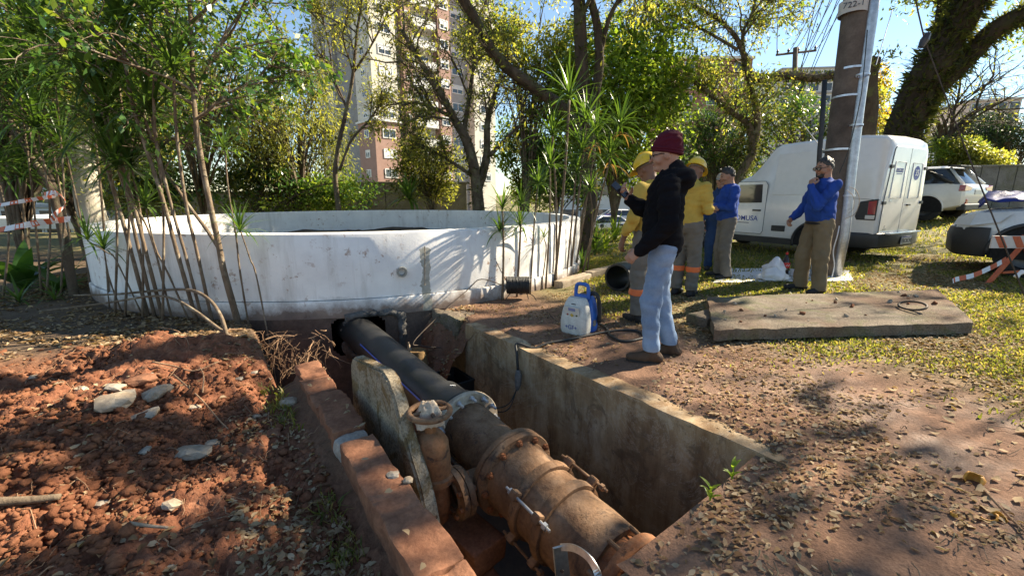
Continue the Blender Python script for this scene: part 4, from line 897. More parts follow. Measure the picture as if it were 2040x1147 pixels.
tape_line([at(-60, 420, 5.2), at(20, 405, 5.2), at(75, 396, 5.25), at(112, 390, 5.3)], 'upper faded barrier tape tied to the trunk at left', .022)
tape_line([at(88, 388, 5.3), at(104, 384, 5.2), at(122, 390, 5.22), at(130, 408, 5.28), at(112, 425, 5.2), at(102, 440, 5.25)], 'red and white tape wound round the trunk at left', .03)

# ---------------------------------------------------------------- stones, sticks, roots, peel
def stone(u, v, w_, h_, mat, lab, seed, zoff=0, flat=.5):
    p = pg(u, v); z = gh(p.x, p.y); d = ray(u, v); 
    for _ in range(12):
        t = (CAM_H-z)/-d.z; p = Vector((0, 0, CAM_H))+d*t; z = gh(p.x, p.y)
    k = t/FPX; sx = w_*k*.5; sy = h_*k*.75
    bm = bmesh.new(); bmesh.ops.create_icosphere(bm, subdivisions=2, radius=1)
    for vt in bm.verts:
        q = vt.co; m = max(abs(q.x), abs(q.y), abs(q.z)); q = q.lerp(q/m, .45)*(1+.35*mnoise.noise(q*1.3+Vector((seed, seed, 0)))); vt.co = Vector((q.x*sx, q.y*sy, q.z*min(sx, sy)*flat))
    me = bpy.data.meshes.new('stone'); bm.to_mesh(me); bm.free(); me.materials.append(mat); o = link('stone', me); o.location = (p.x, p.y, z+min(sx, sy)*flat*.4+zoff); o.rotation_euler = (random.uniform(-.25, .25), random.uniform(-.25, .25), random.uniform(-.5, .5)); tag(o, lab, 'stone'); return o
ST = [(231, 816, 58, 44, 'stone', 'largest pale flat stone on the red soil heap'), (285, 768, 50, 26, 'brick', 'orange stone at the top of the pale stone cluster'), (316, 790, 44, 30, 'stone', 'pale stone right of the orange stone on the soil'), (228, 768, 34, 20, 'stone_grey', 'grey stone left of the orange stone on the soil'), (165, 778, 26, 24, 'stone', 'pale upright stone left of the stone cluster'), (298, 826, 28, 24, 'stone_grey', 'grey stone at the right end of the stone cluster'), (270, 822, 28, 14, 'stone', 'small flat stone touching the largest pale stone'), (256, 800, 26, 14, 'stone_grey', 'small grey stone above the largest pale stone'), (385, 812, 30, 10, 'stone', 'thin pale stone under the loose roots'), (380, 908, 92, 30, 'stone', 'long ochre stone half buried in the red soil'), (424, 885, 30, 18, 'stone', 'ochre stone behind the long half-buried stone'), (288, 893, 18, 20, 'stone_grey', 'small grey stone left of the long ochre stone'), (192, 958, 40, 16, 'stone_grey', 'flat grey chip lying in shade on the soil'), (336, 1118, 38, 16, 'stone_grey', 'flat grey chip near the bottom of the soil'), (575, 795, 38, 18, 'stone', 'flat stone beside the far end of the brick row'), (512, 833, 18, 12, 'stone', 'small pale stone in the sunlit clods'), (345, 1010, 30, 22, 'stone', 'pale leaf-shaped chip in the middle of the soil'), (68, 752, 18, 10, 'stone', 'small pale stone at the far left of the soil'), (480, 757, 20, 12, 'stone_grey', 'grey pebble below the hanging roots'), (505, 745, 18, 10, 'stone_grey', 'second grey pebble below the hanging roots'), (783, 948, 24, 16, 'stone_grey', 'larger grey pebble in the gap of the brick row'), (760, 962, 20, 14, 'stone_grey', 'smaller grey pebble in the gap of the brick row'), (813, 957, 20, 10, 'stone', 'ochre pebble in the gap of the brick row'), (108, 745, 14, 8, 'stone_grey', 'small grey stone at the left of the soil heap'), (305, 748, 16, 10, 'stone', 'small stone behind the stone cluster'), (545, 860, 26, 22, 'brick', 'brick fragment in the sunlit clods')]
for i, (u, v, a, b, m, lab) in enumerate(ST): stone(u, v, a, b, MT[m], lab, i*2.3+1)
def stick(px, r0, mat, lab, lift=.02, nm='stick', cat='stick', taper=.6):
    pts = [Vector((p.x, p.y, gh(p.x, p.y)+lift)) for p in (pg(u, v) for u, v in px)]; mb = MB(); cp = catmull(pts, 5); mb.tube(cp, [r0*(1-(1-taper)*i/len(cp)) for i in range(len(cp))], 7); o = mb.build(nm, mat, None, smooth=True); return tag(o, lab, cat)
stick([(-40, 1010), (60, 990), (118, 978)], .022, MT['cane'], 'thick bare stick lying on the soil at the left edge', .05)
stick([(250, 1012), (290, 1004), (325, 1000)], .009, MT['stone'], 'short pale stick in the middle of the soil', .04)
stick([(310, 755), (350, 752), (390, 757), (440, 745)], .007, MT['root'], 'long thin root lying across the soil by the bank', .05)
stick([(350, 770), (400, 790), (435, 812), (450, 822)], .006, MT['root'], 'thin curved root above the ochre stone', .06)
stick([(405, 790), (410, 775), (402, 760)], .005, MT['root'], 'short forked twig standing in the soil', .1)
stick([(1960, 985), (2000, 1030), (2044, 1075)], .006, MT['root'], 'dry twig on the ground beside the orange peels', .015)
# cut branches arching from the bank
def arch(px, Ys, r0, lab):
    pts = [at(u, v, y) for (u, v), y in zip(px, Ys)]; mb = MB(); cp = catmull(pts, 8); mb.tube(cp, [r0*(1-.45*i/len(cp)) for i in range(len(cp))], 8); tag(mb.build('bent_branch', MT['cane'], None, smooth=True), lab, 'branch')
arch([(452, 668), (440, 630), (418, 598), (380, 578), (320, 578), (230, 586), (148, 588)], [3.95, 4.0, 4.1, 4.3, 4.6, 4.9, 5.1], .019, 'upper bent bare branch arching over the root ball')
arch([(458, 670), (430, 650), (390, 620), (345, 595), (300, 590), (200, 605), (80, 620)], [3.95, 4.0, 4.1, 4.3, 4.4, 4.7, 4.9], .016, 'lower bent bare branch running left along the ground')
rng = random.Random(5); rb = empty('root_ball', at(470, 700, 4.15), 0, 'ragged ball of torn roots hanging from the dug bank', 'roots'); o0 = Vector(rb.location)
thick = MB(); fine = MB()
for k in range(260):
    u, v = rng.uniform(370, 660), rng.uniform(655, 735); Y = 4.25-(v-655)/80*.22+rng.uniform(-.05, .1)+(u-500)/160*.08; p = at(u, v, Y); d = Vector((rng.uniform(-1, 1), rng.uniform(-.8, .1), rng.uniform(-.9, .25))).normalized(); L = rng.uniform(.08, .34); pts = [p]
    for j in range(5): d = (d+Vector((rng.uniform(-.5, .5), rng.uniform(-.4, .3), rng.uniform(-.5, .3)))).normalized(); pts.append(pts[-1]+d*L/5)
    (thick if k % 9 == 0 else fine).tube([q-o0 for q in pts], [(.008 if k % 9 == 0 else .0028)*(1-.13*j) for j in range(6)], 5 if k % 9 == 0 else 3, cap=False)
thick.build('thick_roots', MT['root'], rb); tag(fine.build('fine_roots', MT['root'], rb), kind='stuff')
for i, (u, v, sc_, lab) in enumerate(((1938, 965, 1.0, 'curled cup of orange peel on the ground at right'), (1915, 1034, .7, 'left small piece of orange peel on the ground'), (1958, 1028, 1.0, 'long strip of orange peel on the ground'), (1978, 1038, .8, 'right rounded piece of orange peel on the ground'))):
    p = pg(u, v); n = 14; V = []; F = []
    for a in range(n+1):
        for b in range(7):
            th = (a/n-.5)*(4.6 if i == 0 else 2.2); ph = (b/6-.5)*(1.6 if i in (0, 3) else .7); r_ = .036*sc_*(1+.15*mnoise.noise(Vector((a*.6, b*.6, i*3)))); V.append((r_*math.cos(ph)*math.cos(th)*1.3, r_*math.cos(ph)*math.sin(th), r_*math.sin(ph)+.02*sc_))
    F = [(a*7+b, (a+1)*7+b, (a+1)*7+b+1, a*7+b+1) for a in range(n) for b in range(6)]
    me = bpy.data.meshes.new('orange_peel'); me.from_pydata(V, [], F); me.materials.append(MT['peel']); me.polygons.foreach_set('use_smooth', [True]*len(F)); me.update(); o = link('orange_peel', me); o.location = p+Vector((0, 0, .008)); o.rotation_euler = (.2*i, .3, i*2.1+.5); tag(o, lab, 'orange peel'); m_ = o.modifiers.new('t', 'SOLIDIFY'); m_.thickness = .003

# ---------------------------------------------------------------- growing things
def nrm_(a): return a/np.maximum(1e-9, np.linalg.norm(a, axis=-1, keepdims=True))
def tubes_np(P, Rd, seg=4):
    """P (N,K,3) polylines, Rd (N,K) -> V,F quads"""
    N, K, _ = P.shape; T = np.empty_like(P); T[:, 1:-1] = P[:, 2:]-P[:, :-2]; T[:, 0] = P[:, 1]-P[:, 0]; T[:, -1] = P[:, -1]-P[:, -2]; T = nrm_(T)
    ref = np.where(np.abs(T[..., 2:3]) < 0.9, np.array([0, 0, 1.0]), np.array([1.0, 0, 0])); A = nrm_(np.cross(T, ref)); B = np.cross(A, T)
    an = 2*np.pi*np.arange(seg)/seg
    V = P[:, :, None, :]+Rd[:, :, None, None]*(A[:, :, None, :]*np.cos(an)[None, None, :, None]+B[:, :, None, :]*np.sin(an)[None, None, :, None])
    idx = np.arange(N*K*seg).reshape(N, K, seg); nx = np.roll(idx, -1, 2)
    F = np.stack([idx[:, :-1], idx[:, 1:], nx[:, 1:], nx[:, :-1]], -1).reshape(-1, 4)
    return V.reshape(-1, 3), F
def grow(S, D, L, K, wander, up, rng):
    N = len(S); P = np.zeros((N, K, 3)); P[:, 0] = S; d = D.copy(); dirs = np.zeros((N, K, 3)); dirs[:, 0] = d
    for k in range(1, K):
        d = nrm_(d+rng.normal(0, wander, (N, 3))+np.array([0, 0, up])); P[:, k] = P[:, k-1]+d*(L/(K-1))[:, None]; dirs[:, k] = d
    return P, dirs
def sprout(P, Dr, m, t0, angle, rng, L, ratio, flat=0.0):
    N, K, _ = P.shape; i = np.repeat(np.arange(N), m); t = t0+(1-t0)*rng.random(N*m); k = t*(K-1); k0 = np.minimum(k.astype(int), K-2); f = (k-k0)[:, None]
    S = P[i, k0]*(1-f)+P[i, k0+1]*f; d = Dr[i, k0]; rnd = rng.normal(0, 1, (N*m, 3)); rnd[:, 2] *= (1-flat); pr = nrm_(rnd-d*np.sum(rnd*d, -1, keepdims=True)); a = angle*(0.7+0.6*rng.random((N*m, 1)))
    return S, nrm_(d*np.cos(a)+pr*np.sin(a)), np.repeat(L, m)*ratio*(0.55+0.75*rng.random(N*m))*(1.15-0.5*t)
def leaf_cards(C, size, rng, aspect=0.42, hang=0.3, fold=0.25, dirs=None):
    """one folded kite per point C"""
    N = len(C); a = rng.normal(0, 1, (N, 3)); a[:, 2] -= hang*1.5
    if dirs is not None: a = a*0.8+dirs
    a = nrm_(a); ref = rng.normal(0, .5, (N, 3)); ref[:, 2] += 1.0; b = nrm_(np.cross(a, ref)); n = np.cross(a, b)
    s = (size*(0.6+0.8*rng.random(N)))[:, None]
    V = np.empty((N, 4, 3)); V[:, 0] = C; V[:, 1] = C+a*s*.45+b*s*aspect*.5+n*s*fold*.3; V[:, 2] = C+a*s-n*s*.08; V[:, 3] = C+a*s*.45-b*s*aspect*.5+n*s*fold*.3
    return V.reshape(-1, 3), np.arange(N*4).reshape(N, 4)
def join(parts):
    Vs, Fs, b = [], [], 0
    for V, F in parts: Vs.append(V); Fs.append(F+b); b += len(V)
    return np.concatenate(Vs), np.concatenate(Fs)
def resample(pts, K):
    pts = np.array([tuple(p) for p in pts]); seg = np.linalg.norm(np.diff(pts, axis=0), axis=1); t = np.concatenate([[0], np.cumsum(seg)]); q = np.linspace(0, t[-1], K); return np.stack([np.interp(q, t, pts[:, i]) for i in range(3)], -1)
def tree(name, label, limbs, levels, leaf=None, bark_m='bark', seed=1, base=None, group=None, epi=0, twig_r=0.006, cat='tree'):
    """limbs: (points, r0, r1, t_first_branch, length of side branches); levels: [(children, ratio, angle, wander, up)]; leaf: dict"""
    rng = np.random.default_rng(seed); base = Vector(base if base is not None else limbs[0][0][0]); root = empty(name, base, 0, label, cat, group); b = np.array(base)
    mb = MB()
    allP, allD, allL = [], [], []
    for pts, r0, r1, t0, Lb in limbs:
        cp = catmull(pts, 6); n = len(cp); rr = [r0+(r1-r0)*(i/(n-1)) for i in range(n)]
        cp = [p+mnoise.noise_vector(p*1.2)*rr[i]*.35 for i, p in enumerate(cp)]
        mb.tube([p-base for p in cp], rr, 12 if r0 > .1 else 8)
        P = resample(cp, 12); 
        if t0 < 1: allP.append((P, t0, Lb))
    me = mb.mesh('trunk', MT[bark_m], smooth=True)
    link('trunk', me, root)
    tw = []; tips = []; tipd = []
    for P, t0, Lb in allP:
        D = np.gradient(P, axis=0); D = nrm_(D); P1 = P[None]; D1 = D[None]; L = np.array([1.0]); first = True
        for li, (m, ratio, angle, wander, up) in enumerate(levels):
            S, d, LL = sprout(P1, D1, m, t0 if first else 0.15, angle, rng, L, ratio if not first else Lb, 0.2)
            if first: LL = Lb*(0.55+0.75*rng.random(len(S)))
            K = 6 if li < len(levels)-1 else 5; P1, D1 = grow(S, d, LL, K, wander, up, rng); L = LL; first = False
            r_ = np.clip(LL*0.018, twig_r*.6, 0.09)[:, None]*np.linspace(1, .35, K)[None]; tw.append(tubes_np(P1-b, r_, 5 if li == 0 else 3))
        tips.append(P1.reshape(-1, 3)); tipd.append(D1.reshape(-1, 3))
    if tw:
        V, F = join(tw); link('branches', np_mesh('branches', V, F, MT[bark_m], True), root)
    if leaf and tips:
        T = np.concatenate(tips); Dd = np.concatenate(tipd); n = leaf['n']; i = rng.integers(0, len(T), n); C = T[i]+rng.normal(0, leaf.get('spread', .1), (n, 3))
        if 'box' in leaf: pass
        mats = leaf['mat'] if isinstance(leaf['mat'], list) else [leaf['mat']]; k = rng.integers(0, len(mats), n); clump = rng.random(len(T))[i]
        for q, m_ in enumerate(mats):
            sel = (clump*len(mats)).astype(int) == q
            if sel.sum() == 0: continue
            V, F = leaf_cards(C[sel]-b, leaf['size'], rng, leaf.get('aspect', .42), leaf.get('hang', .3), dirs=Dd[i][sel]*leaf.get('along', .6)); tag(link('crown', np_mesh('crown', V, F, MT[m_]), root), kind='stuff')
    if epi: epiphytes(root, limbs, epi, rng)
    return root
def epiphytes(root, limbs, n, rng, mat='lf_fern', size=.24):
    b = np.array(root.location); parts = []
    for pts, r0, r1, t0, Lb in limbs:
        cp = resample(catmull(pts, 6), 60); L = np.linalg.norm(np.diff(cp, axis=0), axis=1).sum(); m = int(n*L*max(.3, r0*4)); i = rng.integers(0, 60, m); rad = (r0+(r1-r0)*i/60); nv = nrm_(rng.normal(0, 1, (m, 3))); C = cp[i]+nv*rad[:, None]*.95
        parts.append(leaf_cards(C-b, size*np.clip(.4+rad*2, .4, 1.1), rng, .22, .35, dirs=nv*1.2))
    V, F = join(parts); tag(link('epiphyte_fringe', np_mesh('epiphyte_fringe', V, F, MT[mat]), root), kind='stuff')
def bush(name, label, centre, rad, n, size_, mat, seed, group=None, stems=5, cat='bush', hang=.2, lobes=16, aspect=.45, trunk_to=None, base=None, lk=1.0, tk=1.0, tw=14):
    """leafy mass built from clumps round a stem"""
    n = int(n*.92); size = size_*1.1; rng = np.random.default_rng(seed); centre = np.array(tuple(centre)); rad = np.array(rad); base = Vector(base) if base is not None else Vector((centre[0], centre[1], gz(centre[0], centre[1]))); root = empty(name, base, 0, label, cat, group); b = np.array(base)
    dirn = nrm_(rng.normal(0, 1, (lobes, 3))); lc = centre+dirn*rad*(.45+.45*rng.random((lobes, 1))); lr = rad.mean()*(.28+.25*rng.random(lobes))*lk
    S = np.tile(b+np.array([0, 0, .0]), (lobes, 1)); K = 7; t = np.linspace(0, 1, K)[None, :, None]; mid = (S+lc)/2+rng.normal(0, .10, (lobes, 3))*rad; mid[:, :2] = mid[:, :2]*.12+b[:2]*.88; mid[:, 2] = b[2]+(lc[:, 2]-b[2])*.72
    P = S[:, None]*(1-t)**2+2*mid[:, None]*t*(1-t)+lc[:, None]*t**2; tr = max(.018, rad.mean()*.026)*tk; V1 = tubes_np(P-b, np.full((lobes, 1), tr)*np.linspace(1, .3, K)[None], 5)
    tS, td, tL = sprout(P, nrm_(np.gradient(P, axis=1)), tw, .55, .8, rng, np.full(lobes, rad.mean()), .5); P2, D2_ = grow(tS, td, tL, 4, .25, .02, rng); V2 = tubes_np(P2-b, np.full((len(tS), 1), tr*.3)*np.linspace(1, .4, 4)[None], 3)
    V, F = join([V1, V2]); link('branches', np_mesh('branches', V, F, MT['bark'], True), root)
    mats = mat if isinstance(mat, list) else [mat]; lob = rng.integers(0, lobes, n); dv = nrm_(rng.normal(0, 1, (n, 3))); C = lc[lob]+dv*(lr[lob]*rng.random(n)**.45)[:, None]*(rad/rad.mean())
    for q, m_ in enumerate(mats):
        sel = (lob % len(mats)) == q
        V, F = leaf_cards(C[sel]-b, size, rng, aspect, hang, dirs=dv[sel]*.5); tag(link('crown', np_mesh('crown', V, F, MT[m_]), root), kind='stuff')
    return root
# ---- strap-leaved plants
def blade(L, wdt, e0, e1, seg=6, fold=.25):
    V = []; F = []; p = Vector((0, 0, 0))
    for i in range(seg+1):
        t = i/seg; e = e0+(e1-e0)*t; d = Vector((math.cos(e), 0, math.sin(e))); w_ = wdt*(0.55+0.6*min(1, t*3))*(1-t**2.2)*.5+.0008; up = Vector((-math.sin(e), 0, math.cos(e)))
        V += [tuple(p+Vector((0, w_, 0))+up*w_*fold), tuple(p), tuple(p+Vector((0, -w_, 0))+up*w_*fold)]; p = p+d*(L/seg)
    for i in range(seg):
        for j in range(2): F.append((i*3+j, i*3+j+1, i*3+j+4, i*3+j+3))
    return V, F
BLADES = []
for k, (e0, e1) in enumerate(((1.35, 1.0), (1.1, .6), (.9, .15), (.6, -.3), (.3, -.8), (-.1, -1.2))):
    V, F = blade(1.0, .055, e0, e1); me = bpy.data.meshes.new('leaf'); me.from_pydata(V, [], F); me.materials.append(MT['lf_strap']); me.polygons.foreach_set('use_smooth', [True]*len(F)); me.update(); BLADES.append(me)
BL_NP = [(np.array([tuple(v.co) for v in m.vertices]), np.array([tuple(p.vertices) for p in m.polygons])) for m in BLADES]
def rosette(parent, loc, n, L, seed, single=False, lo=0, hi=6, wk=1.0, mat='lf_strap'):
    rng = random.Random(seed); parts = []
    for i in range(n):
        k = min(5, lo+int((hi-lo)*(i+rng.random())/n)); az = i*2.39996+rng.uniform(-.3, .3); l = L*rng.uniform(.75, 1.15); tz = rng.uniform(-.12, .12)
        if single:
            o = link('leaf', BLADES[k], parent, (loc[0], loc[1], loc[2]+rng.uniform(-.05, .06)*L), (tz, rng.uniform(-.1, .1), az), (l, l*wk, l))
        else:
            V, F = BL_NP[k]; M = np.array(Matrix.Translation((loc[0], loc[1], loc[2]+rng.uniform(-.1, .08)*L)) @ Matrix.Rotation(az, 4, 'Z') @ Matrix.Rotation(tz, 4, 'X') @ Matrix.Diagonal((l, l*wk, l, 1))); parts.append((V @ M[:3, :3].T+M[:3, 3], F))
    if not single:
        V, F = join(parts); o = link('leaf_rosette', np_mesh('leaf_rosette', V, F, MT[mat], True), parent); tag(o, kind='stuff')
def cane(label, pts, r0, r1, heads, seed, group, L=.5, n=34, single=False, name='dracaena', dead=False, wk=1.0):
    base = Vector(pts[0]); o = empty(name, base, 0, label, 'plant', group); mb = MB(); cp = catmull(pts, 7); k = len(cp); mb.tube([p-base for p in cp], [r0+(r1-r0)*i/(k-1)+.0012*math.sin(i*2.2) for i in range(k)], 8); mb.build('stem', MT['cane'], o, smooth=True)
    for i, h in enumerate(heads if heads else [cp[-1]]):
        rosette(o, Vector(h)-base, n, L, seed*7+i, single, 0, 6, wk)
        if dead: rosette(o, Vector(h)-base-Vector((0, 0, .12)), 8, L*.8, seed*9+i, False, 5, 6, 1.0, 'lf_deadstrap')
    return o

# ---------------------------------------------------------------- trees and plants of the place
def A(u, v, Y): return at(u, v, Y)
def AG(u, Y):            # ground point in the column u at distance Y
    d = ray(u, 400); x = d.x/d.y*Y; return Vector((x, Y, gz(x, Y)))
LV3 = [(7, 1, .75, .16, .03), (5, .5, .7, .2, .02), (5, .45, .7, .25, .0)]
# strap-leaved canes in front of the planter at left
def front(u, v):         # ground point just before the planter wall, or nearer
    p = pg(u, v)
    try: q = at_planter(u, 560)
    except Exception: return p
    d = ray(u, 560); y = min(p.y, q.y-.14) if abs(math.hypot(q.x-TC.x, q.y-TC.y)-TR) < .05 else p.y
    return Vector((d.x/d.y*y, y, gz(d.x/d.y*y, y)))
G1 = 'strap-leaved canes left of the dig'
CL = [([(283, 590), (250, 460), (218, 350), (176, 200), (150, 120)], 5.0, .020, 'first of the tall bare canes counted from the left', [(150, 120)], .62, False),
      ([(296, 588), (270, 470), (245, 353), (200, 210), (185, 150)], 5.0, .018, 'second tall bare cane from the left before the planter', [(186, 160), (60, 60)], .6, False),
      ([(312, 584), (285, 480), (260, 384), (233, 292), (215, 230)], 4.95, .019, 'third tall bare cane from the left before the planter', [(212, 226)], .55, False),
      ([(380, 600), (352, 500), (325, 400), (289, 288), (262, 200), (240, 60)], 4.85, .021, 'fourth tall bare cane from the left before the planter', [(238, 50)], .6, False),
      ([(392, 590), (370, 510), (349, 438), (315, 300), (306, 200), (300, 40)], 4.9, .016, 'slender fifth cane from the left reaching past the frame', [(300, 30)], .5, False),
      ([(411, 596), (392, 500), (372, 415), (352, 269), (346, 150)], 4.9, .017, 'sixth cane from the left, straight and pale', [(345, 140)], .5, False),
      ([(530, 626), (515, 570), (498, 515), (480, 462)], 4.55, .009, 'thin leaning cane with one low spiky head near the trench', [(478, 460)], .36, True),
      ([(365, 600), (335, 545), (312, 500), (298, 450), (291, 415)], 4.85, .010, 'short crooked cane with a drooping spiky head', [(291, 412)], .42, True),
      ([(231, 618), (218, 555), (207, 498)], 5.0, .009, 'short cane with a low spread spiky head at left', [(207, 495)], .36, True),
      ([(273, 582), (232, 520), (213, 503), (175, 480)], 5.1, .008, 'crooked thin cane ending by the left edge of the planter', [(175, 478)], .34, True),
      ([(484, 600), (478, 540), (470, 470), (455, 380), (448, 300)], 4.7, .010, 'thin upright cane right of the leafy trunk', [(447, 296)], .3, True),
      ([(150, 560), (135, 450), (110, 330), (95, 220)], 5.5, .016, 'cane behind the taped trunk at the left', [(95, 215), (70, 330)], .6, False),
      ([(60, 560), (48, 430), (30, 300), (22, 200)], 5.3, .015, 'leftmost cane close to the photo edge', [(22, 195), (45, 352)], .6, False),
      ([(330, 596), (300, 470), (250, 380), (232, 330)], 5.1, .011, 'thin cane with head low over the planter rim', [(230, 328)], .5, False)]
for i, (px_, Y, r0, lab, hd, L, single) in enumerate(CL):
    b = front(*px_[0]); pts = [Vector((b.x, b.y, gh(b.x, b.y)-.03))]+[A(u, v, b.y-.03*k) for k, (u, v) in enumerate(px_[1:], 1)]; hs = [A(u, v, pts[-1].y) for u, v in hd]
    cane(lab, pts, r0, r0*.72, hs, 10+i, G1, L*(1 if single else 1.2), 30 if single else 64, single, wk=1.0 if single else .8)
for i, (u0, u1, v1, L) in enumerate(((70, 30, 130, .7), (100, 75, 250, .65), (120, 110, 160, .7), (170, 130, 300, .6), (205, 165, 90, .7), (235, 205, 260, .6), (255, 235, 150, .65), (280, 262, 330, .5), (20, -10, 330, .65), (325, 300, 220, .6))):
    b = front(u0, 590); b = b+Vector((0, random.uniform(-.15, .05), 0)); pts = [Vector((b.x, b.y, gh(b.x, b.y)-.03)), A((u0+u1)/2+12, (590+v1)/2, b.y-.02), A(u1, v1, b.y-.04)]
    cane(['long narrow-leaved cane', 'drooping narrow-leaved cane'][i % 2]+' of the dense left clump, head '+['highest at the far left', 'over the taped trunk', 'above the taped trunk', 'above the planter corner', 'high in the middle', 'low over the rim', 'second highest', 'nearest the planter rim', 'at the photo edge', 'rightmost in the clump'][i], pts, .013, .009, [pts[-1]], 120+i, G1, L*1.15, 60, False, wk=.75)
# leafy glossy tree at left: trunk with a side limb, crown fills the upper left
b = front(464, 622); tp = [b-Vector((0, 0, .05)), A(448, 545, b.y), A(437, 492, b.y-.02), A(412, 380, b.y-.05), A(396, 290, b.y-.05), A(386, 200, b.y), A(380, 60, b.y+.1), A(370, -120, b.y+.2)]
side = [A(436, 494, b.y-.02), A(410, 455, b.y+.03), A(383, 419, b.y+.1), A(350, 370, b.y+.2), A(310, 310, b.y+.3), A(280, 200, b.y+.3)]
def lim(pts, r0, r1, t0, Lb): return (pts, r0, r1, t0, Lb)
tree('glossy_leaved_tree', 'glossy green-leaved tree with forked pale trunk before the planter', [lim(tp, .034, .016, .52, 1.0), lim(side, .02, .01, .55, .7), lim([A(386, 200, b.y), A(430, 100, b.y+.3), A(480, 20, b.y+.5), A(520, -80, b.y+.6)], .016, .008, .1, .8), lim([A(390, 180, b.y), A(300, 60, b.y+.4), A(230, -30, b.y+.7), A(180, -90, b.y+.9)], .016, .008, .1, .9), lim([A(388, 240, b.y), A(450, 190, b.y+.3), A(520, 150, b.y+.5), A(560, 90, b.y+.6)], .014, .006, .2, .6)],
     [(9, 1, .9, .16, .02), (6, .55, .8, .2, -.01), (5, .5, .8, .22, -.03)], dict(n=4200, size=.08, mat=['lf_dark', 'lf_mid', 'lf_dark'], spread=.05, aspect=.5, hang=.5), 'cane', 3, twig_r=.004)
# more canopy of the same wood further left and above
bush('leafy_shrub_tree', 'dense leafy tree crown over the left edge', A(110, 40, 7.0), (2.3, 1.5, 1.7), 5600, .085, ['lf_dark', 'lf_olive', 'lf_dark'], 21, base=AG(20, 7.2), cat='tree', lobes=22)
bush('leafy_shrub_tree', 'mid green tree filling the gap behind the left canes', A(130, 235, 9.5), (2.6, 1.4, 1.8), 6500, .09, ['lf_olive', 'lf_yellow', 'lf_dark'], 22, base=AG(150, 9.8), cat='tree', lobes=20)
bush('leafy_shrub_tree', 'tree with small leaves above the white planter at upper left', A(385, 40, 8.5), (1.9, 1.3, 1.9), 5600, .08, ['lf_mid', 'lf_olive', 'lf_dark'], 23, base=AG(400, 14.5), cat='tree', lobes=24)
# taped trunk and its neighbour at the left edge
b = pg(150, 590)
tree('taped_tree', 'brown forked trunk wrapped in barrier tape at left', [lim([Vector((b.x, b.y, -.05)), A(132, 500, b.y), A(112, 420, b.y+.05), A(95, 365, b.y+.05), A(60, 310, b.y+.1), A(15, 230, b.y+.2), A(-40, 100, b.y+.3)], .055, .022, .75, .8), lim([A(116, 430, b.y+.05), A(104, 360, b.y+.1), A(70, 300, b.y+.15), A(40, 200, b.y+.2)], .03, .015, .8, .6)], LV3, dict(n=900, size=.1, mat='lf_dark', spread=.08), 'bark', 8)
tree('pale_barked_tree', 'thick pale whitish trunk behind the left end of the planter', [lim([AG(190, 9.5), A(180, 430, 9.5), A(166, 340, 9.5), A(152, 230, 9.5), A(140, 60, 9.5), A(130, -100, 9.5)], .26, .17, .8, 1.5)], LV3, dict(n=600, size=.12, mat='lf_mid', spread=.1), 'bark_pale', 9)
# big-leaved plant low at left
def paddle(lab, c, n, L, seed, up=.9, wk=4.2, mat='lf_dark'):
    o = empty('broad_leaf_plant', c, 0, lab, 'plant'); rng = random.Random(seed)
    for i in range(n):
        V, F = blade(1.0, .055*wk, up+rng.uniform(-.3, .4), rng.uniform(-.5, .5), 8, .2); me = bpy.data.meshes.new('leaf'); me.from_pydata(V, [], F); me.materials.append(MT[mat]); me.polygons.foreach_set('use_smooth', [True]*len(F)); me.update()
        l = L*rng.uniform(.75, 1.1); link('leaf', me, o, (0, 0, 0), (0, 0, i*2.4+rng.uniform(-.3, .3)), (l, l, l))
    return o
paddle('large dark broad-leaved plant at the left edge below the tape', pg(50, 575), 20, .85, 3); paddle('second broad-leaved plant nearer the taped trunk', pg(120, 580), 14, .6, 4, .8, 3.2)
def spider(lab, c, n, L, seed, mat='lf_strap', lo=1, nm='strap_leaf_plant', wk=1.0, single=True):
    o = empty(nm, c, 0, lab, 'plant', None); rosette(o, (0, 0, .03), n, L, seed, single, lo, 6, wk, mat); return o
for i, (u, v, n, L, lab) in enumerate(((40, 605, 22, .45, 'low spidery strap-leaf plant at the left edge of the bank'), (110, 600, 18, .34, 'low strap-leaf plant under the broad leaves'), (300, 606, 20, .26, 'strap-leaf tuft at the feet of the canes'), (360, 618, 18, .24, 'strap-leaf tuft just left of the leafy trunk'), (410, 612, 14, .2, 'small strap-leaf tuft right behind the leafy trunk'), (250, 600, 16, .26, 'strap-leaf tuft at the left end of the canes'))): spider(lab, pg(u, v), n, L, 60+i)
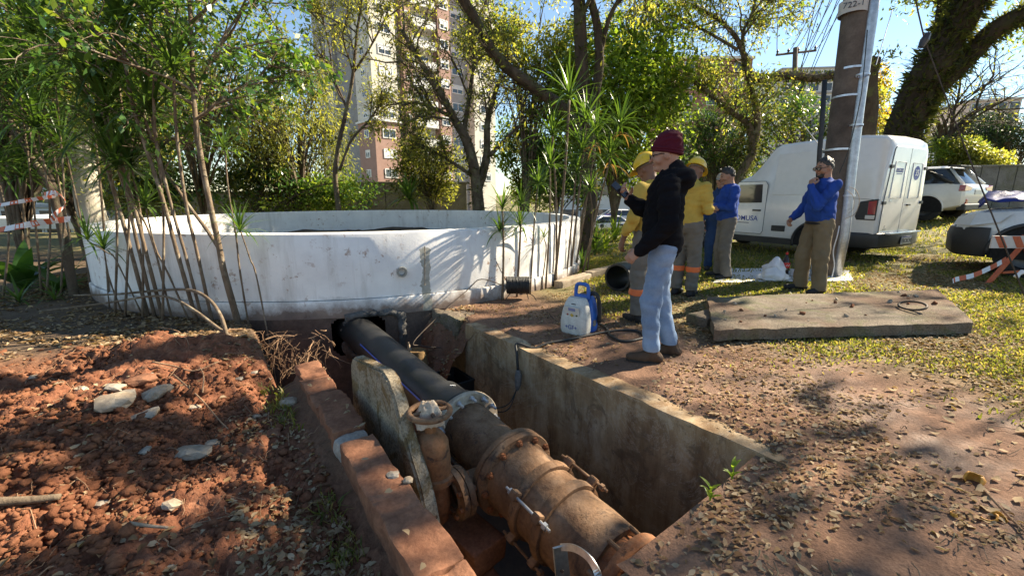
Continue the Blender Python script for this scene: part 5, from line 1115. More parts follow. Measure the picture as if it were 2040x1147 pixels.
# canes right of the planter
G2 = 'strap-leaved canes right of the planter'
CR = [([(1108, 530), (1118, 430), (1128, 300), (1134, 200)], 7.6, .022, 'tallest strap-leaf cane right of the planter', [(1134, 196)], .75, True), ([(1112, 522), (1108, 400), (1100, 270)], 7.5, .017, 'cane with a head beside the tallest one', [(1100, 268)], .6, False), ([(1140, 520), (1152, 400), (1168, 240)], 7.8, .02, 'cane with a high head just right of the tallest', [(1168, 238)], .7, False), ([(1150, 515), (1165, 420), (1188, 275)], 7.9, .018, 'cane leaning right with a full spiky head', [(1188, 272)], .7, False), ([(1165, 520), (1190, 420), (1216, 315)], 7.7, .018, 'rightmost leaning cane with dead hanging leaves', [(1216, 312), (1236, 250)], .65, False), ([(1090, 540), (1095, 440), (1096, 335)], 7.2, .015, 'cane with a middle-height head before the planter end', [(1096, 330)], .6, False), ([(1132, 515), (1140, 430), (1148, 345)], 7.6, .016, 'middle cane of the clump with a low wide head', [(1148, 342), (1160, 300)], .6, False), ([(1080, 548), (1088, 500), (1084, 475)], 6.6, .009, 'small young cane with a tiny head before the white wall', [(1084, 473)], .22, True), ([(1000, 560), (1003, 500), (1001, 420)], 6.2, .016, 'cane with drooping head left of the clump by the coil', [(1001, 416), (996, 462)], .42, True), ([(1030, 552), (1036, 480), (1038, 412)], 6.3, .016, 'second cane with drooping head by the coil', [(1038, 408), (1036, 450)], .42, True), ([(1058, 556), (1062, 480), (1068, 400), (1072, 370)], 6.6, .012, 'thin dark cane before the right end of the white wall', [(1072, 366)], .4, False), ([(1175, 515), (1180, 440), (1176, 380)], 7.9, .015, 'short cane inside the clump with a hidden head', [(1176, 378)], .5, False)]
for i, (px_, Y, r0, lab, hd, L, single) in enumerate(CR):
    b = AG(px_[0][0], min(Y-.35, front(px_[0][0], 520).y)); pts = [b]+[A(u, v, b.y+.02*k) for k, (u, v) in enumerate(px_[1:], 1)]; hs = [A(u, v, pts[-1].y) for u, v in hd]; cane(lab, pts, r0, r0*.75, hs, 40+i, G2, L*.85, 34 if single else 44, single, dead=(i in (3, 4)))
for i, (u, v, n, L, lab, m) in enumerate(((1185, 505, 34, .5, 'strap-leaf clump at the foot of the canes', 'lf_strap'), (1130, 525, 26, .36, 'bromeliad-like rosette by the planter end', 'lf_strap'), (1205, 500, 30, .45, 'bright strap-leaf clump nearest the yellow workers', 'lf_bright'), (1160, 535, 24, .3, 'low strap-leaf tuft before the kerb stones', 'lf_strap'), (1225, 480, 26, .5, 'yellow-green strap clump by the far road', 'lf_bright'), (1100, 545, 20, .26, 'small rosette in the dead leaves by the wall', 'lf_strap'))): spider(lab, pg(u, v), int(n*1.3), L*1.65, 80+i, m, 0, single=(m == 'lf_strap'), wk=1.1)
spider('big spiky yucca rosette behind the planter wall', A(815, 400, 13.6), 60, .95, 95, 'lf_strap', 0, 'yucca', 1.4); spider('second spiky rosette half hidden left of the canes', A(1075, 390, 12.5), 40, .9, 96, 'lf_strap', 0, 'yucca', 1.2)
# background trees, left to right
Y = 15.5
bush('olive_tree', 'dense drooping olive-green tree beside the apartment tower', A(560, 265, 15.5), (2.5, 1.8, 2.5), 17000, .15, ['lf_olive', 'lf_yellow', 'lf_olive', 'lf_fern'], 31, base=AG(600, 15.5), cat='tree', hang=.9, lobes=34, aspect=.25)
bush('dark_hedge_tree', 'low dark shrub mass behind the planter at left', A(560, 375, 15.0), (3.2, 1.0, .9), 7000, .13, ['lf_dark', 'lf_mid'], 32, base=AG(520, 15), lobes=22)
bush('dark_hedge_tree', 'low dark shrub mass behind the planter far left', A(260, 370, 14.0), (3.6, 1.0, 1.1), 7500, .13, ['lf_dark', 'lf_olive'], 33, base=AG(260, 14), lobes=22)
bush('olive_tree', 'sunlit olive-green tree behind the leafy canes', A(300, 210, 16.5), (3.0, 1.6, 2.6), 9000, .15, ['lf_olive', 'lf_mid', 'lf_yellow'], 34, base=AG(330, 16.5), cat='tree', lobes=26)
bush('olive_tree', 'tall pale green tree behind the tape at far left', A(20, 220, 15.0), (3.0, 1.6, 3.0), 8000, .15, ['lf_olive', 'lf_mid'], 35, base=AG(20, 15), cat='tree', lobes=24)
Y = 14.2
tree('bare_tree', 'thin twisting almost bare tree in front of the apartment tower', [lim([AG(680, Y), A(672, 400, Y), A(668, 330, Y), A(690, 220, Y), A(703, 150, Y), A(712, 60, Y), A(730, -60, Y)], .10, .03, .45, 1.7), lim([A(676, 340, Y), A(700, 280, Y), A(735, 240, Y), A(765, 195, Y)], .05, .02, .3, .9), lim([A(690, 215, Y), A(665, 150, Y), A(655, 90, Y), A(640, 20, Y)], .04, .015, .3, 1.1), lim([A(704, 145, Y), A(740, 90, Y), A(770, 30, Y), A(790, -40, Y)], .04, .015, .3, 1.1)],
     [(11, 1, .75, .2, .03), (7, .5, .75, .22, .02), (5, .5, .75, .25, 0)], dict(n=4200, size=.12, mat=['lf_yellow', 'lf_olive', 'lf_yellow'], spread=.1, aspect=.35, hang=.6), 'bark', 41, twig_r=.011)
Y = 13.8
tree('spreading_tree', 'many-limbed spreading tree with sparse leaves before the tower', [lim([AG(958, Y), A(950, 400, Y), A(945, 340, Y), A(925, 270, Y), A(905, 235, Y), A(880, 190, Y-.3), A(830, 110, Y-.5), A(800, 60, Y-.5)], .21, .05, .5, 1.9), lim([A(950, 380, Y), A(968, 320, Y+.2), A(972, 250, Y+.2), A(985, 190, Y+.3), A(1010, 120, Y+.3)], .15, .04, .4, 1.7), lim([A(905, 235, Y), A(860, 215, Y), A(830, 205, Y), A(800, 210, Y)], .06, .03, .2, 1.4), lim([A(925, 270, Y), A(935, 190, Y+.3), A(945, 110, Y+.4), A(935, 30, Y+.4)], .08, .03, .3, 1.6), lim([A(975, 310, Y+.2), A(1010, 275, Y+.4), A(1045, 240, Y+.5), A(1070, 180, Y+.6)], .07, .03, .3, 1.2), lim([A(940, 350, Y), A(895, 320, Y-.2), A(850, 295, Y-.3), A(820, 280, Y-.3)], .06, .02, .3, 1.0)],
     [(12, 1, .8, .2, .03), (8, .5, .8, .22, .01), (5, .5, .75, .25, 0)], dict(n=9500, size=.12, mat=['lf_olive', 'lf_yellow', 'lf_fern'], spread=.12, aspect=.35, hang=.5), 'bark', 42, epi=200, twig_r=.011)
bush('leafy_shrub_tree', 'grey-green bush under the spreading tree', A(860, 330, 15.2), (1.4, .9, 1.3), 5500, .12, ['lf_olive', 'lf_fern'], 36, base=AG(860, 15.2), lobes=16)
bush('leafy_shrub_tree', 'bright yellow-green sapling right of the spreading tree', A(1040, 320, 15.5), (1.0, .8, 1.6), 5200, .13, ['lf_bright', 'lf_yellow', 'lf_bright'], 37, base=AG(1040, 15.5), cat='tree', lobes=14)
Y = 9.6
tree('tall_forked_tree', 'tall dark forked tree with a long limb leaning left', [lim([AG(1165, Y), A(1172, 440, Y), A(1175, 330, Y), A(1168, 210, Y), A(1158, 100, Y), A(1155, 0, Y), A(1150, -140, Y)], .17, .11, .75, 2.2), lim([A(1172, 260, Y), A(1186, 190, Y), A(1194, 130, Y), A(1190, 60, Y), A(1178, 0, Y), A(1160, -120, Y)], .11, .07, .7, 1.6), lim([A(1196, 110, Y), A(1212, 40, Y), A(1240, -10, Y), A(1280, -50, Y)], .05, .03, .4, 1.2), lim([A(1172, 300, Y), A(1130, 225, Y-.2), A(1080, 185, Y-.4), A(1020, 145, Y-.6), A(975, 95, Y-.8), A(940, 30, Y-1.0), A(905, -30, Y-1.2), A(860, -110, Y-1.4)], .13, .075, .35, 1.1)],
     [(11, 1, .8, .2, .05), (7, .55, .8, .22, .0), (5, .5, .75, .25, -.02)], dict(n=5200, size=.10, mat=['lf_yellow', 'lf_olive'], spread=.1, aspect=.35, hang=.6), 'bark_dark', 43, epi=180, twig_r=.009)
bush('round_green_tree', 'dense bright green round tree behind the tall forked trunk', A(1225, 190, 14.5), (2.6, 1.8, 2.7), 22000, .15, ['lf_bright', 'lf_mid', 'lf_mid', 'lf_bright'], 38, base=AG(1225, 15), cat='tree', hang=.5, lobes=40, aspect=.5)
bush('leafy_shrub_tree', 'dark leafy underwood behind the clump of canes', A(1110, 340, 15.0), (1.4, 1.0, 1.5), 6000, .13, ['lf_mid', 'lf_dark'], 39, base=AG(1110, 15), lobes=16)
bush('leafy_shrub_tree', 'high leaves between the forked trunk and the tower', A(1060, 60, 14.0), (1.8, 1.2, 1.5), 4200, .12, ['lf_yellow', 'lf_olive', 'lf_mid'], 40, base=AG(1050, 14.5), cat='tree', lobes=16)
Y = 14.5
tree('mossy_tree', 'mossy tree with a long level bough reaching the utility pole', [lim([AG(1455, Y), A(1462, 400, Y), A(1478, 345, Y), A(1500, 300, Y), A(1490, 250, Y), A(1460, 225, Y), A(1430, 200, Y), A(1380, 160, Y)], .17, .05, .55, 1.7), lim([A(1500, 300, Y), A(1508, 250, Y), A(1500, 190, Y), A(1488, 140, Y), A(1470, 80, Y), A(1430, 40, Y), A(1380, 10, Y)], .12, .04, .45, 1.7), lim([A(1490, 150, Y), A(1530, 156, Y-.1), A(1580, 152, Y-.2), A(1625, 155, Y-.2), A(1670, 148, Y-.3)], .14, .11, 1, 1), lim([A(1488, 140, Y), A(1480, 70, Y), A(1500, 20, Y), A(1510, -60, Y)], .06, .03, .3, 1.6), lim([A(1470, 100, Y), A(1400, 60, Y), A(1330, 20, Y), A(1290, -20, Y)], .05, .02, .3, 1.5)],
     [(11, 1, .8, .2, .02), (8, .55, .8, .22, .0), (5, .5, .75, .25, -.03)], dict(n=9500, size=.13, mat=['lf_yellow', 'lf_olive', 'lf_mid'], spread=.13, aspect=.35, hang=.6), 'bark', 44, epi=480, twig_r=.01)
bush('dark_conifer', 'dark feathery evergreen behind the helmeted workers', A(1430, 265, 18.0), (2.6, 1.4, 1.9), 12000, .16, ['lf_conifer', 'lf_dark', 'lf_mid'], 45, base=AG(1420, 18), cat='tree', lobes=30, aspect=.2)
bush('leafy_shrub_tree', 'yellow-green tree behind the white van roof', A(1590, 260, 17.0), (2.2, 1.2, 2.0), 6000, .12, ['lf_mid', 'lf_olive', 'lf_dark'], 46, base=AG(1600, 17), cat='tree', lobes=20)
bush('leafy_shrub_tree', 'golden-flowering tree between the pole and the leaning trunk', A(1745, 220, 17.5), (1.1, .9, 1.5), 3600, .14, ['lf_gold', 'lf_yellow'], 47, base=AG(1745, 17.5), cat='tree', lobes=12)
bush('leafy_shrub_tree', 'shaded shrubs in the distance behind the arms-crossed man', A(1370, 350, 21.0), (3.2, 1.2, 1.3), 6500, .17, ['lf_mid', 'lf_olive', 'lf_dark'], 48, base=AG(1370, 21), lobes=18)
Y = 14.0
tree('leaning_giant', 'huge dark leaning tree with fern-covered limbs behind the van', [lim([AG(1772, Y), A(1796, 290, Y), A(1818, 230, Y), A(1850, 150, Y-.2), A(1890, 70, Y-.4), A(1935, 0, Y-.6), A(2010, -120, Y-.9)], .52, .36, .8, 3.5), lim([A(1825, 225, Y), A(1870, 170, Y-.3), A(1930, 110, Y-.5), A(1985, 60, Y-.7), A(2050, 25, Y-1.0), A(2140, -10, Y-1.3)], .30, .2, .8, 3.0), lim([A(1795, 250, Y), A(1806, 205, Y+.4), A(1830, 150, Y+.5), A(1868, 60, Y+.4), A(1880, -10, Y+.3)], .16, .12, .9, 2)],
     [(7, 1, .8, .2, .05), (6, .5, .75, .22, .0), (5, .5, .7, .25, -.02)], dict(n=9000, size=.14, mat=['lf_olive', 'lf_mid'], spread=.2, aspect=.4), 'bark_black', 49, epi=420)
tree('dark_barked_tree', 'dark upright trunk half hidden behind the utility pole', [lim([AG(1718, 12.0), A(1722, 330, 12.0), A(1726, 230, 12.0), A(1730, 165, 12.0), A(1735, 120, 12.0)], .24, .2, .7, .6)], LV3, dict(n=300, size=.12, mat='lf_olive', spread=.1), 'bark_dark', 50)
Y = 24
tree('bare_tree', 'wide bare-branched tree behind the parked cars', [lim([AG(1870, Y), A(1880, 290, Y), A(1900, 260, Y), A(1940, 225, Y), A(2000, 200, Y)], .2, .06, .2, 3.2), lim([A(1880, 290, Y), A(1870, 250, Y), A(1830, 215, Y), A(1790, 190, Y)], .14, .05, .2, 2.6), lim([A(1895, 265, Y), A(1900, 225, Y), A(1910, 190, Y)], .1, .04, .2, 2.4)], [(10, 1, .7, .18, .0), (7, .5, .7, .2, .0), (5, .5, .7, .22, 0)], dict(n=900, size=.14, mat='lf_olive', spread=.1), 'bark_dark', 51, twig_r=.012)
bush('dark_conifer', 'broad dark layered evergreen at the right edge', A(1995, 275, 26.0), (4.6, 2.0, 1.5), 12000, .22, ['lf_conifer'], 52, base=AG(2000, 26), cat='tree', lobes=30, aspect=.2, hang=-.1)
bush('leafy_shrub_tree', 'yellow-green round bush tree behind the white sport utility car', A(1880, 320, 24.0), (2.2, 1.4, 1.2), 5500, .15, ['lf_olive', 'lf_mid'], 53, base=AG(1880, 24), lobes=16)
bush('leafy_shrub_tree', 'pale olive bush beyond the parked cars at right', A(1955, 325, 23.0), (1.8, 1.2, 1.0), 4200, .16, ['lf_olive', 'lf_yellow'], 54, base=AG(1955, 23), lobes=14)
bush('street_tree', 'leafy bough beyond the right edge shading the soil heap', (8.1, 6.4, 7.6), (2.1, 1.0, .8), 1000, .2, ['lf_mid', 'lf_olive'], 79, cat='tree', lobes=8, group='trees shading the dig', lk=.75, base=(12.0, 4.8, .3), tk=.25, tw=4)
# crowns overhead on the sunny side, out of the frame: their trunks stand right of the view
for i, (x, y, h, rx, lab, n, bs_) in enumerate(((9.4, 5.2, 7.6, 3.0, 'street tree beyond the right edge shading the dig', 720, None), (13.4, 8.0, 8.6, 3.2, 'tall street tree beyond the right edge by the pickup', 600, None), (9.0, 8.0, 7.4, 2.2, 'street tree beyond the right edge reaching over the workers', 420, (12.5, 6.0, .3)))):
    bush('street_tree', lab, (x, y, h), (rx, rx, 1.4), n, .22, ['lf_mid', 'lf_olive'], 70+i, cat='tree', lobes=15, group='trees shading the dig', lk=.62, base=bs_, tk=.2, tw=4)

# ---------------------------------------------------------------- ground cover: clods, dry leaves, grass
def in_pit(x, y):
    s = D2.x*x+D2.y*y; n = N2.x*x+N2.y*y
    return ((s > PIT_S0-.02) & (s < PIT_S1) & (n > PIT_N0-.12) & (n < PIT_N1)) | ((s > .1) & (s < 1) & (n > PIT_N0-.12) & (n < 1.2)) | (np.hypot(x-TC.x, y-TC.y) < TR+.05)
def scatter(n, x0, x1, y0, y1, rng, dens):
    """rejection sampling; denser towards the camera so that cover looks even in the picture"""
    X, Yy = [], []
    while sum(map(len, X)) < n:
        m = n*2; y = y0*(y1/y0)**rng.random(m); x = x0+(x1-x0)*rng.random(m); keep = (np.abs(x) < y*1.35+.6) & (rng.random(m) < dens(x, y)) & ~in_pit(x, y); X.append(x[keep]); Yy.append(y[keep])
    return np.concatenate(X)[:n], np.concatenate(Yy)[:n]
def clods(n, rng):
    def dens(x, y): return zones(x, y)[3]*np.clip(.35+1.2*fbm(x, y, 1.4, 3, 71), .05, 1)
    x, y = scatter(n, -6, 1.2, .9, 5.2, rng, dens); z = ground_h(x, y)
    bm = bmesh.new(); bmesh.ops.create_icosphere(bm, subdivisions=1, radius=1); bm.verts.ensure_lookup_table(); V0 = np.array([tuple(v.co) for v in bm.verts]); F0 = np.array([[v.index for v in f.verts] for f in bm.faces]); bm.free()
    s = .003+.022*rng.random(n)**9+.005*rng.random(n); k = len(V0)
    V = V0[None]*(1+rng.normal(0, .34, (n, k, 1)))*s[:, None, None]*np.stack([1+.5*rng.random(n), 1+.3*rng.random(n), .6+.4*rng.random(n)], -1)[:, None]
    a = rng.random(n)*6.28; c, si = np.cos(a)[:, None], np.sin(a)[:, None]; X = V[..., 0]*c-V[..., 1]*si; Y2 = V[..., 0]*si+V[..., 1]*c; V = np.stack([X+x[:, None], Y2+y[:, None], V[..., 2]+z[:, None]+s[:, None]*.15], -1)
    F = F0[None]+(np.arange(n)*k)[:, None, None]
    tag(link('soil_clods', np_mesh('soil_clods', V.reshape(-1, 3), F.reshape(-1, 3), MT['clod'])), 'loose crumbled red clods over the dug soil', 'soil', kind='stuff')
clods(17000, np.random.default_rng(3))
def flat_leaves(x, y, z, size, rng, tilt=.26):
    n = len(x); az = rng.random(n)*6.28; a = np.stack([np.cos(az), np.sin(az), rng.normal(0, tilt*.5, n)], -1); a = nrm_(a); up = np.stack([rng.normal(0, tilt, n), rng.normal(0, tilt, n), np.ones(n)], -1); b = nrm_(np.cross(up, a)); nn = np.cross(a, b); s = size[:, None]; C = np.stack([x, y, z+.004+size*.06], -1); w_ = (.2+.12*rng.random(n))[:, None]; fo = (rng.random(n)*.22+.02)[:, None]; cu = rng.normal(0, .12, n)[:, None]
    V = np.empty((n, 7, 3)); V[:, 0] = C-a*s*.5+nn*s*cu; V[:, 1] = C-a*s*.1+b*s*w_+nn*s*fo; V[:, 2] = C+a*s*.22+b*s*w_*.85+nn*s*fo; V[:, 3] = C+a*s*.5+nn*s*cu*1.2; V[:, 4] = C+a*s*.22-b*s*w_*.85+nn*s*fo; V[:, 5] = C-a*s*.1-b*s*w_+nn*s*fo; V[:, 6] = C+a*s*.05
    F0 = np.array([[0, 5, 6, 1], [1, 6, 3, 2], [6, 5, 4, 3]])
    return V, F0
def litter(n, dens, x0, x1, y0, y1, smin, smax, seed, name, lab):
    rng = np.random.default_rng(seed); x, y = scatter(n, x0, x1, y0, y1, rng, dens); z = ground_h(x, y); size = smin+(smax-smin)*rng.random(n)**1.6; V, F0 = flat_leaves(x, y, z, size, rng); F = F0[None]+(np.arange(n)*7)[:, None, None]
    tag(link(name, np_mesh(name, V.reshape(-1, 3), F.reshape(-1, 4), MT['litter'])), lab, 'leaf litter', kind='stuff')
patch = lambda x, y, f, sd: np.clip(.42+2.6*fbm(x, y, f, 4, sd), .03, 1)
litter(25000, lambda x, y: (1-zones(x, y)[3])*patch(x, y, 1.1, 81)*np.where(zones(x, y)[4] > .5, .45, 1.0)*ss(-.3, .6, N2.x*x+N2.y*y), -1.5, 9, 1.0, 8.5, .016, .047, 5, 'leaf_litter', 'dry fallen leaves strewn over the grass and trodden earth')
litter(2600, lambda x, y: patch(x, y, 1.6, 83)*np.where(zones(x, y)[3] > .4, .16, 1.0)*(1-ss(.3, .6, N2.x*x+N2.y*y)), -7, .5, .9, 6.2, .025, .06, 6, 'leaf_litter', 'dry leaves on the soil and bank left of the pit')
litter(2600, lambda x, y: (np.abs(N2.x*x+N2.y*y-.3) < .28)*1.0*patch(x, y, 2.2, 85), -3, .6, .8, 3.6, .02, .055, 9, 'leaf_litter', 'leaves gathered along the outer side of the brick row')
litter(11000, lambda x, y: patch(x, y, .9, 97)*(1-zones(x, y)[4])*(1-zones(x, y)[3])*ss(2.4, 3.4, N2.x*x+N2.y*y), 1.2, 9, 2.2, 8.0, .022, .055, 29, 'leaf_litter', 'fine brown leaves mixed through the grass at right')
LEAVES = []
for k in range(6):
    rng_ = np.random.default_rng(90+k); V, F0 = flat_leaves(np.zeros(1), np.zeros(1), np.zeros(1), np.ones(1), rng_, .3); LEAVES.append(np_mesh('fallen_leaf', V[0], F0, MT['litter']))
rng_ = np.random.default_rng(17)
fx, fy = scatter(150, .5, 4.5, 1.15, 3.0, rng_, lambda x, y: patch(x, y, 1.3, 87)*(N2.x*x+N2.y*y > 1.3)); fz = ground_h(fx, fy)
for i in range(150):
    s_ = random.uniform(.038, .075); o = link('fallen_leaf', LEAVES[i % 6], None, (fx[i], fy[i], fz[i]+.004), (random.uniform(-.15, .15), random.uniform(-.15, .15), random.random()*6.28), (s_, s_, s_)); tag(o, 'dry curled fallen leaf on the trodden earth right of the pit', 'leaf', 'larger fallen leaves on the near ground')
def grass(n, dens, x0, x1, y0, y1, h0, h1, seed, lab):
    rng = np.random.default_rng(seed); x, y = scatter(n, x0, x1, y0, y1, rng, dens); z = ground_h(x, y); az = rng.random(n)*6.28; h = h0+(h1-h0)*rng.random(n)**1.5; h = h*(.8+.05*y); lean = rng.normal(0, .75, (n, 2))*h[:, None]; wv = np.stack([np.cos(az), np.sin(az)], -1)*(.0022+.0011*y)[:, None]
    V = np.empty((n, 5, 3)); c = np.stack([x, y], -1); V[:, 0, :2] = c-wv; V[:, 1, :2] = c+wv; V[:, 2, :2] = c+wv*.8+lean*.4; V[:, 4, :2] = c-wv*.8+lean*.4; V[:, 3, :2] = c+lean; V[:, 0, 2] = V[:, 1, 2] = z-.005; V[:, 2, 2] = V[:, 4, 2] = z+h*.6; V[:, 3, 2] = z+h*.85
    F = np.concatenate([np.stack([np.arange(n)*5+i for i in (0, 1, 2, 4)], -1)]); F2 = np.stack([np.arange(n)*5+i for i in (4, 2, 3, 3)], -1)
    me = np_mesh('grass', V.reshape(-1, 3), F, MT['grass']); me2 = np_mesh('g2', V.reshape(-1, 3), F2[:, :3], MT['grass'])
    bm = bmesh.new(); bm.from_mesh(me); bm.free()
    Ft = np.concatenate([F[:, [0, 1, 2]], F[:, [0, 2, 3]], F2[:, :3]]); bpy.data.meshes.remove(me); bpy.data.meshes.remove(me2); me = np_mesh('grass', V.reshape(-1, 3), Ft, MT['grass'])
    tag(link('grass', me), lab, 'grass', kind='stuff')
gd = lambda x, y: np.clip(1.9*fbm(x, y, 1.0, 4, 91)+.42, 0.0, 1)*(1-zones(x, y)[4])*(1-zones(x, y)[3])*ss(1.6, 2.6, N2.x*x+N2.y*y-1.2)
grass(42000, gd, 1.0, 10, 2.0, 9.5, .012, .05, 14, 'short patchy grass over the right-hand ground')
grass(14000, lambda x, y: np.clip(1.9*fbm(x, y, .6, 3, 92)+.6, 0, 1)*ss(1.0, 3.0, x), .5, 26, 7.0, 26, .03, .10, 15, 'rough grass around the vehicles')
grass(900, lambda x, y: (np.abs(N2.x*x+N2.y*y-.43) < .09)*np.clip(2.5*fbm(x, y, 2.5, 3, 93)+.1, 0, 1), -2.5, .5, .9, 3.4, .03, .10, 16, 'sparse grass tufts along the brick row')
# weeds on the pit lip
def sprig(p, lab, seed):
    o = empty('weed', p, 0, lab, 'plant'); rng = random.Random(seed); mb = MB(); mb.tube([(0, 0, -.01), (.01, 0, .04), (.005, .01, .08)], [.004, .003, .002], 5); mb.build('stem', MT['lf_bright'], o)
    for i in range(9):
        V, F = blade(1, .3, .9, .1, 4); me = bpy.data.meshes.new('leaf'); me.from_pydata(V, [], F); me.materials.append(MT['lf_bright']); l = rng.uniform(.04, .075); link('leaf', me, o, (0, 0, rng.uniform(.01, .08)), (0, 0, i*2.4), (l, l, l))
sprig(sn(.86, 2.05, -.05), 'small green weed growing on the near lip of the pit', 4); sprig(sn(.85, 1.82, -.06), 'smaller weed on the pit lip left of the green one', 5)
litter(2600, lambda x, y: (np.hypot(x-TC.x, y-TC.y)-TR < 1.1)*patch(x, y, 1.8, 89), -8, -.5, 3.6, 7.5, .03, .075, 19, 'leaf_litter', 'brown leaves under the canes along the planter foot')
def brick_leaves():
    rng = np.random.default_rng(23)
    for i in range(16):
        s_, n_ = rng.uniform(.9, 3.6), rng.uniform(.55, .75); p_ = sn(s_, n_-.03*(3.7-s_)/2.8, .04); z_ = random.uniform(.03, .055); o = link('fallen_leaf', LEAVES[i % 6], None, (p_.x, p_.y, .035), (random.uniform(-.2, .2), random.uniform(-.2, .2), random.random()*6.28), (z_, z_, z_)); tag(o, 'small dry leaf lying on the row of old bricks', 'leaf', 'leaves on the brick row')
brick_leaves()
def twigs(n, dens, x0, x1, y0, y1, r0, L0, L1, seed, mat, lab, nm):
    rng = np.random.default_rng(seed); x, y = scatter(n, x0, x1, y0, y1, rng, dens); L = L0+(L1-L0)*rng.random(n)**2; az = rng.random(n)*6.28; K = 5; P = np.zeros((n, K, 3)); P[:, 0, 0] = x; P[:, 0, 1] = y
    for k in range(1, K): az = az+rng.normal(0, .45, n); P[:, k, 0] = P[:, k-1, 0]+np.cos(az)*L/(K-1); P[:, k, 1] = P[:, k-1, 1]+np.sin(az)*L/(K-1)
    P[..., 2] = ground_h(P[..., 0].ravel(), P[..., 1].ravel()).reshape(n, K)+.006+rng.random((n, K))*.02; V, F = tubes_np(P, np.full((n, 1), r0)*(.5+rng.random((n, 1)))*np.linspace(1, .5, K)[None], 4)
    tag(link(nm, np_mesh(nm, V, F, MT[mat], True)), lab, 'twigs', kind='stuff')
twigs(260, lambda x, y: zones(x, y)[3], -5, .5, 1.0, 4.6, .0028, .05, .28, 41, 'root', 'torn root threads and twigs over the dug soil', 'root_threads')
twigs(330, lambda x, y: (1-zones(x, y)[3])*(N2.x*x+N2.y*y > 1.4), .3, 7, 1.1, 6.0, .0022, .04, .22, 42, 'bark', 'thin dry twigs among the leaf litter', 'dry_twigs')

# ---------------------------------------------------------------- buildings and walls behind
def wallmat(name, a, b, sc=1.2, rough=.85): return surf(name, a, b, sc, rough, .15, 14, .01, fine=.12)
MW = dict(cream=wallmat('render_cream', (.60, .56, .47), (.68, .64, .55)), brick=wallmat('render_terracotta', (.32, .185, .145), (.38, .23, .185)), grey=wallmat('render_grey', (.33, .32, .31), (.40, .39, .38)), mid=wallmat('render_midgrey', (.22, .215, .21), (.28, .275, .27)),
          white=wallmat('render_white', (.62, .62, .6), (.7, .7, .68)), ochre=wallmat('ochre_brick', (.42, .31, .17), (.52, .4, .24), 5), red2=wallmat('red_block', (.28, .125, .09), (.34, .16, .12)), pink=wallmat('pink_render', (.5, .40, .36), (.58, .47, .42)), conc=concrete_old('boundary_concrete', (.16, .15, .14), (.27, .26, .245), mossamt=.35))
MT['win_glass'] = plain('window_glass', (.05, .06, .07), .08, spec=.7); MT['frame_w'] = plain('window_frame_white', (.7, .7, .68), .5)
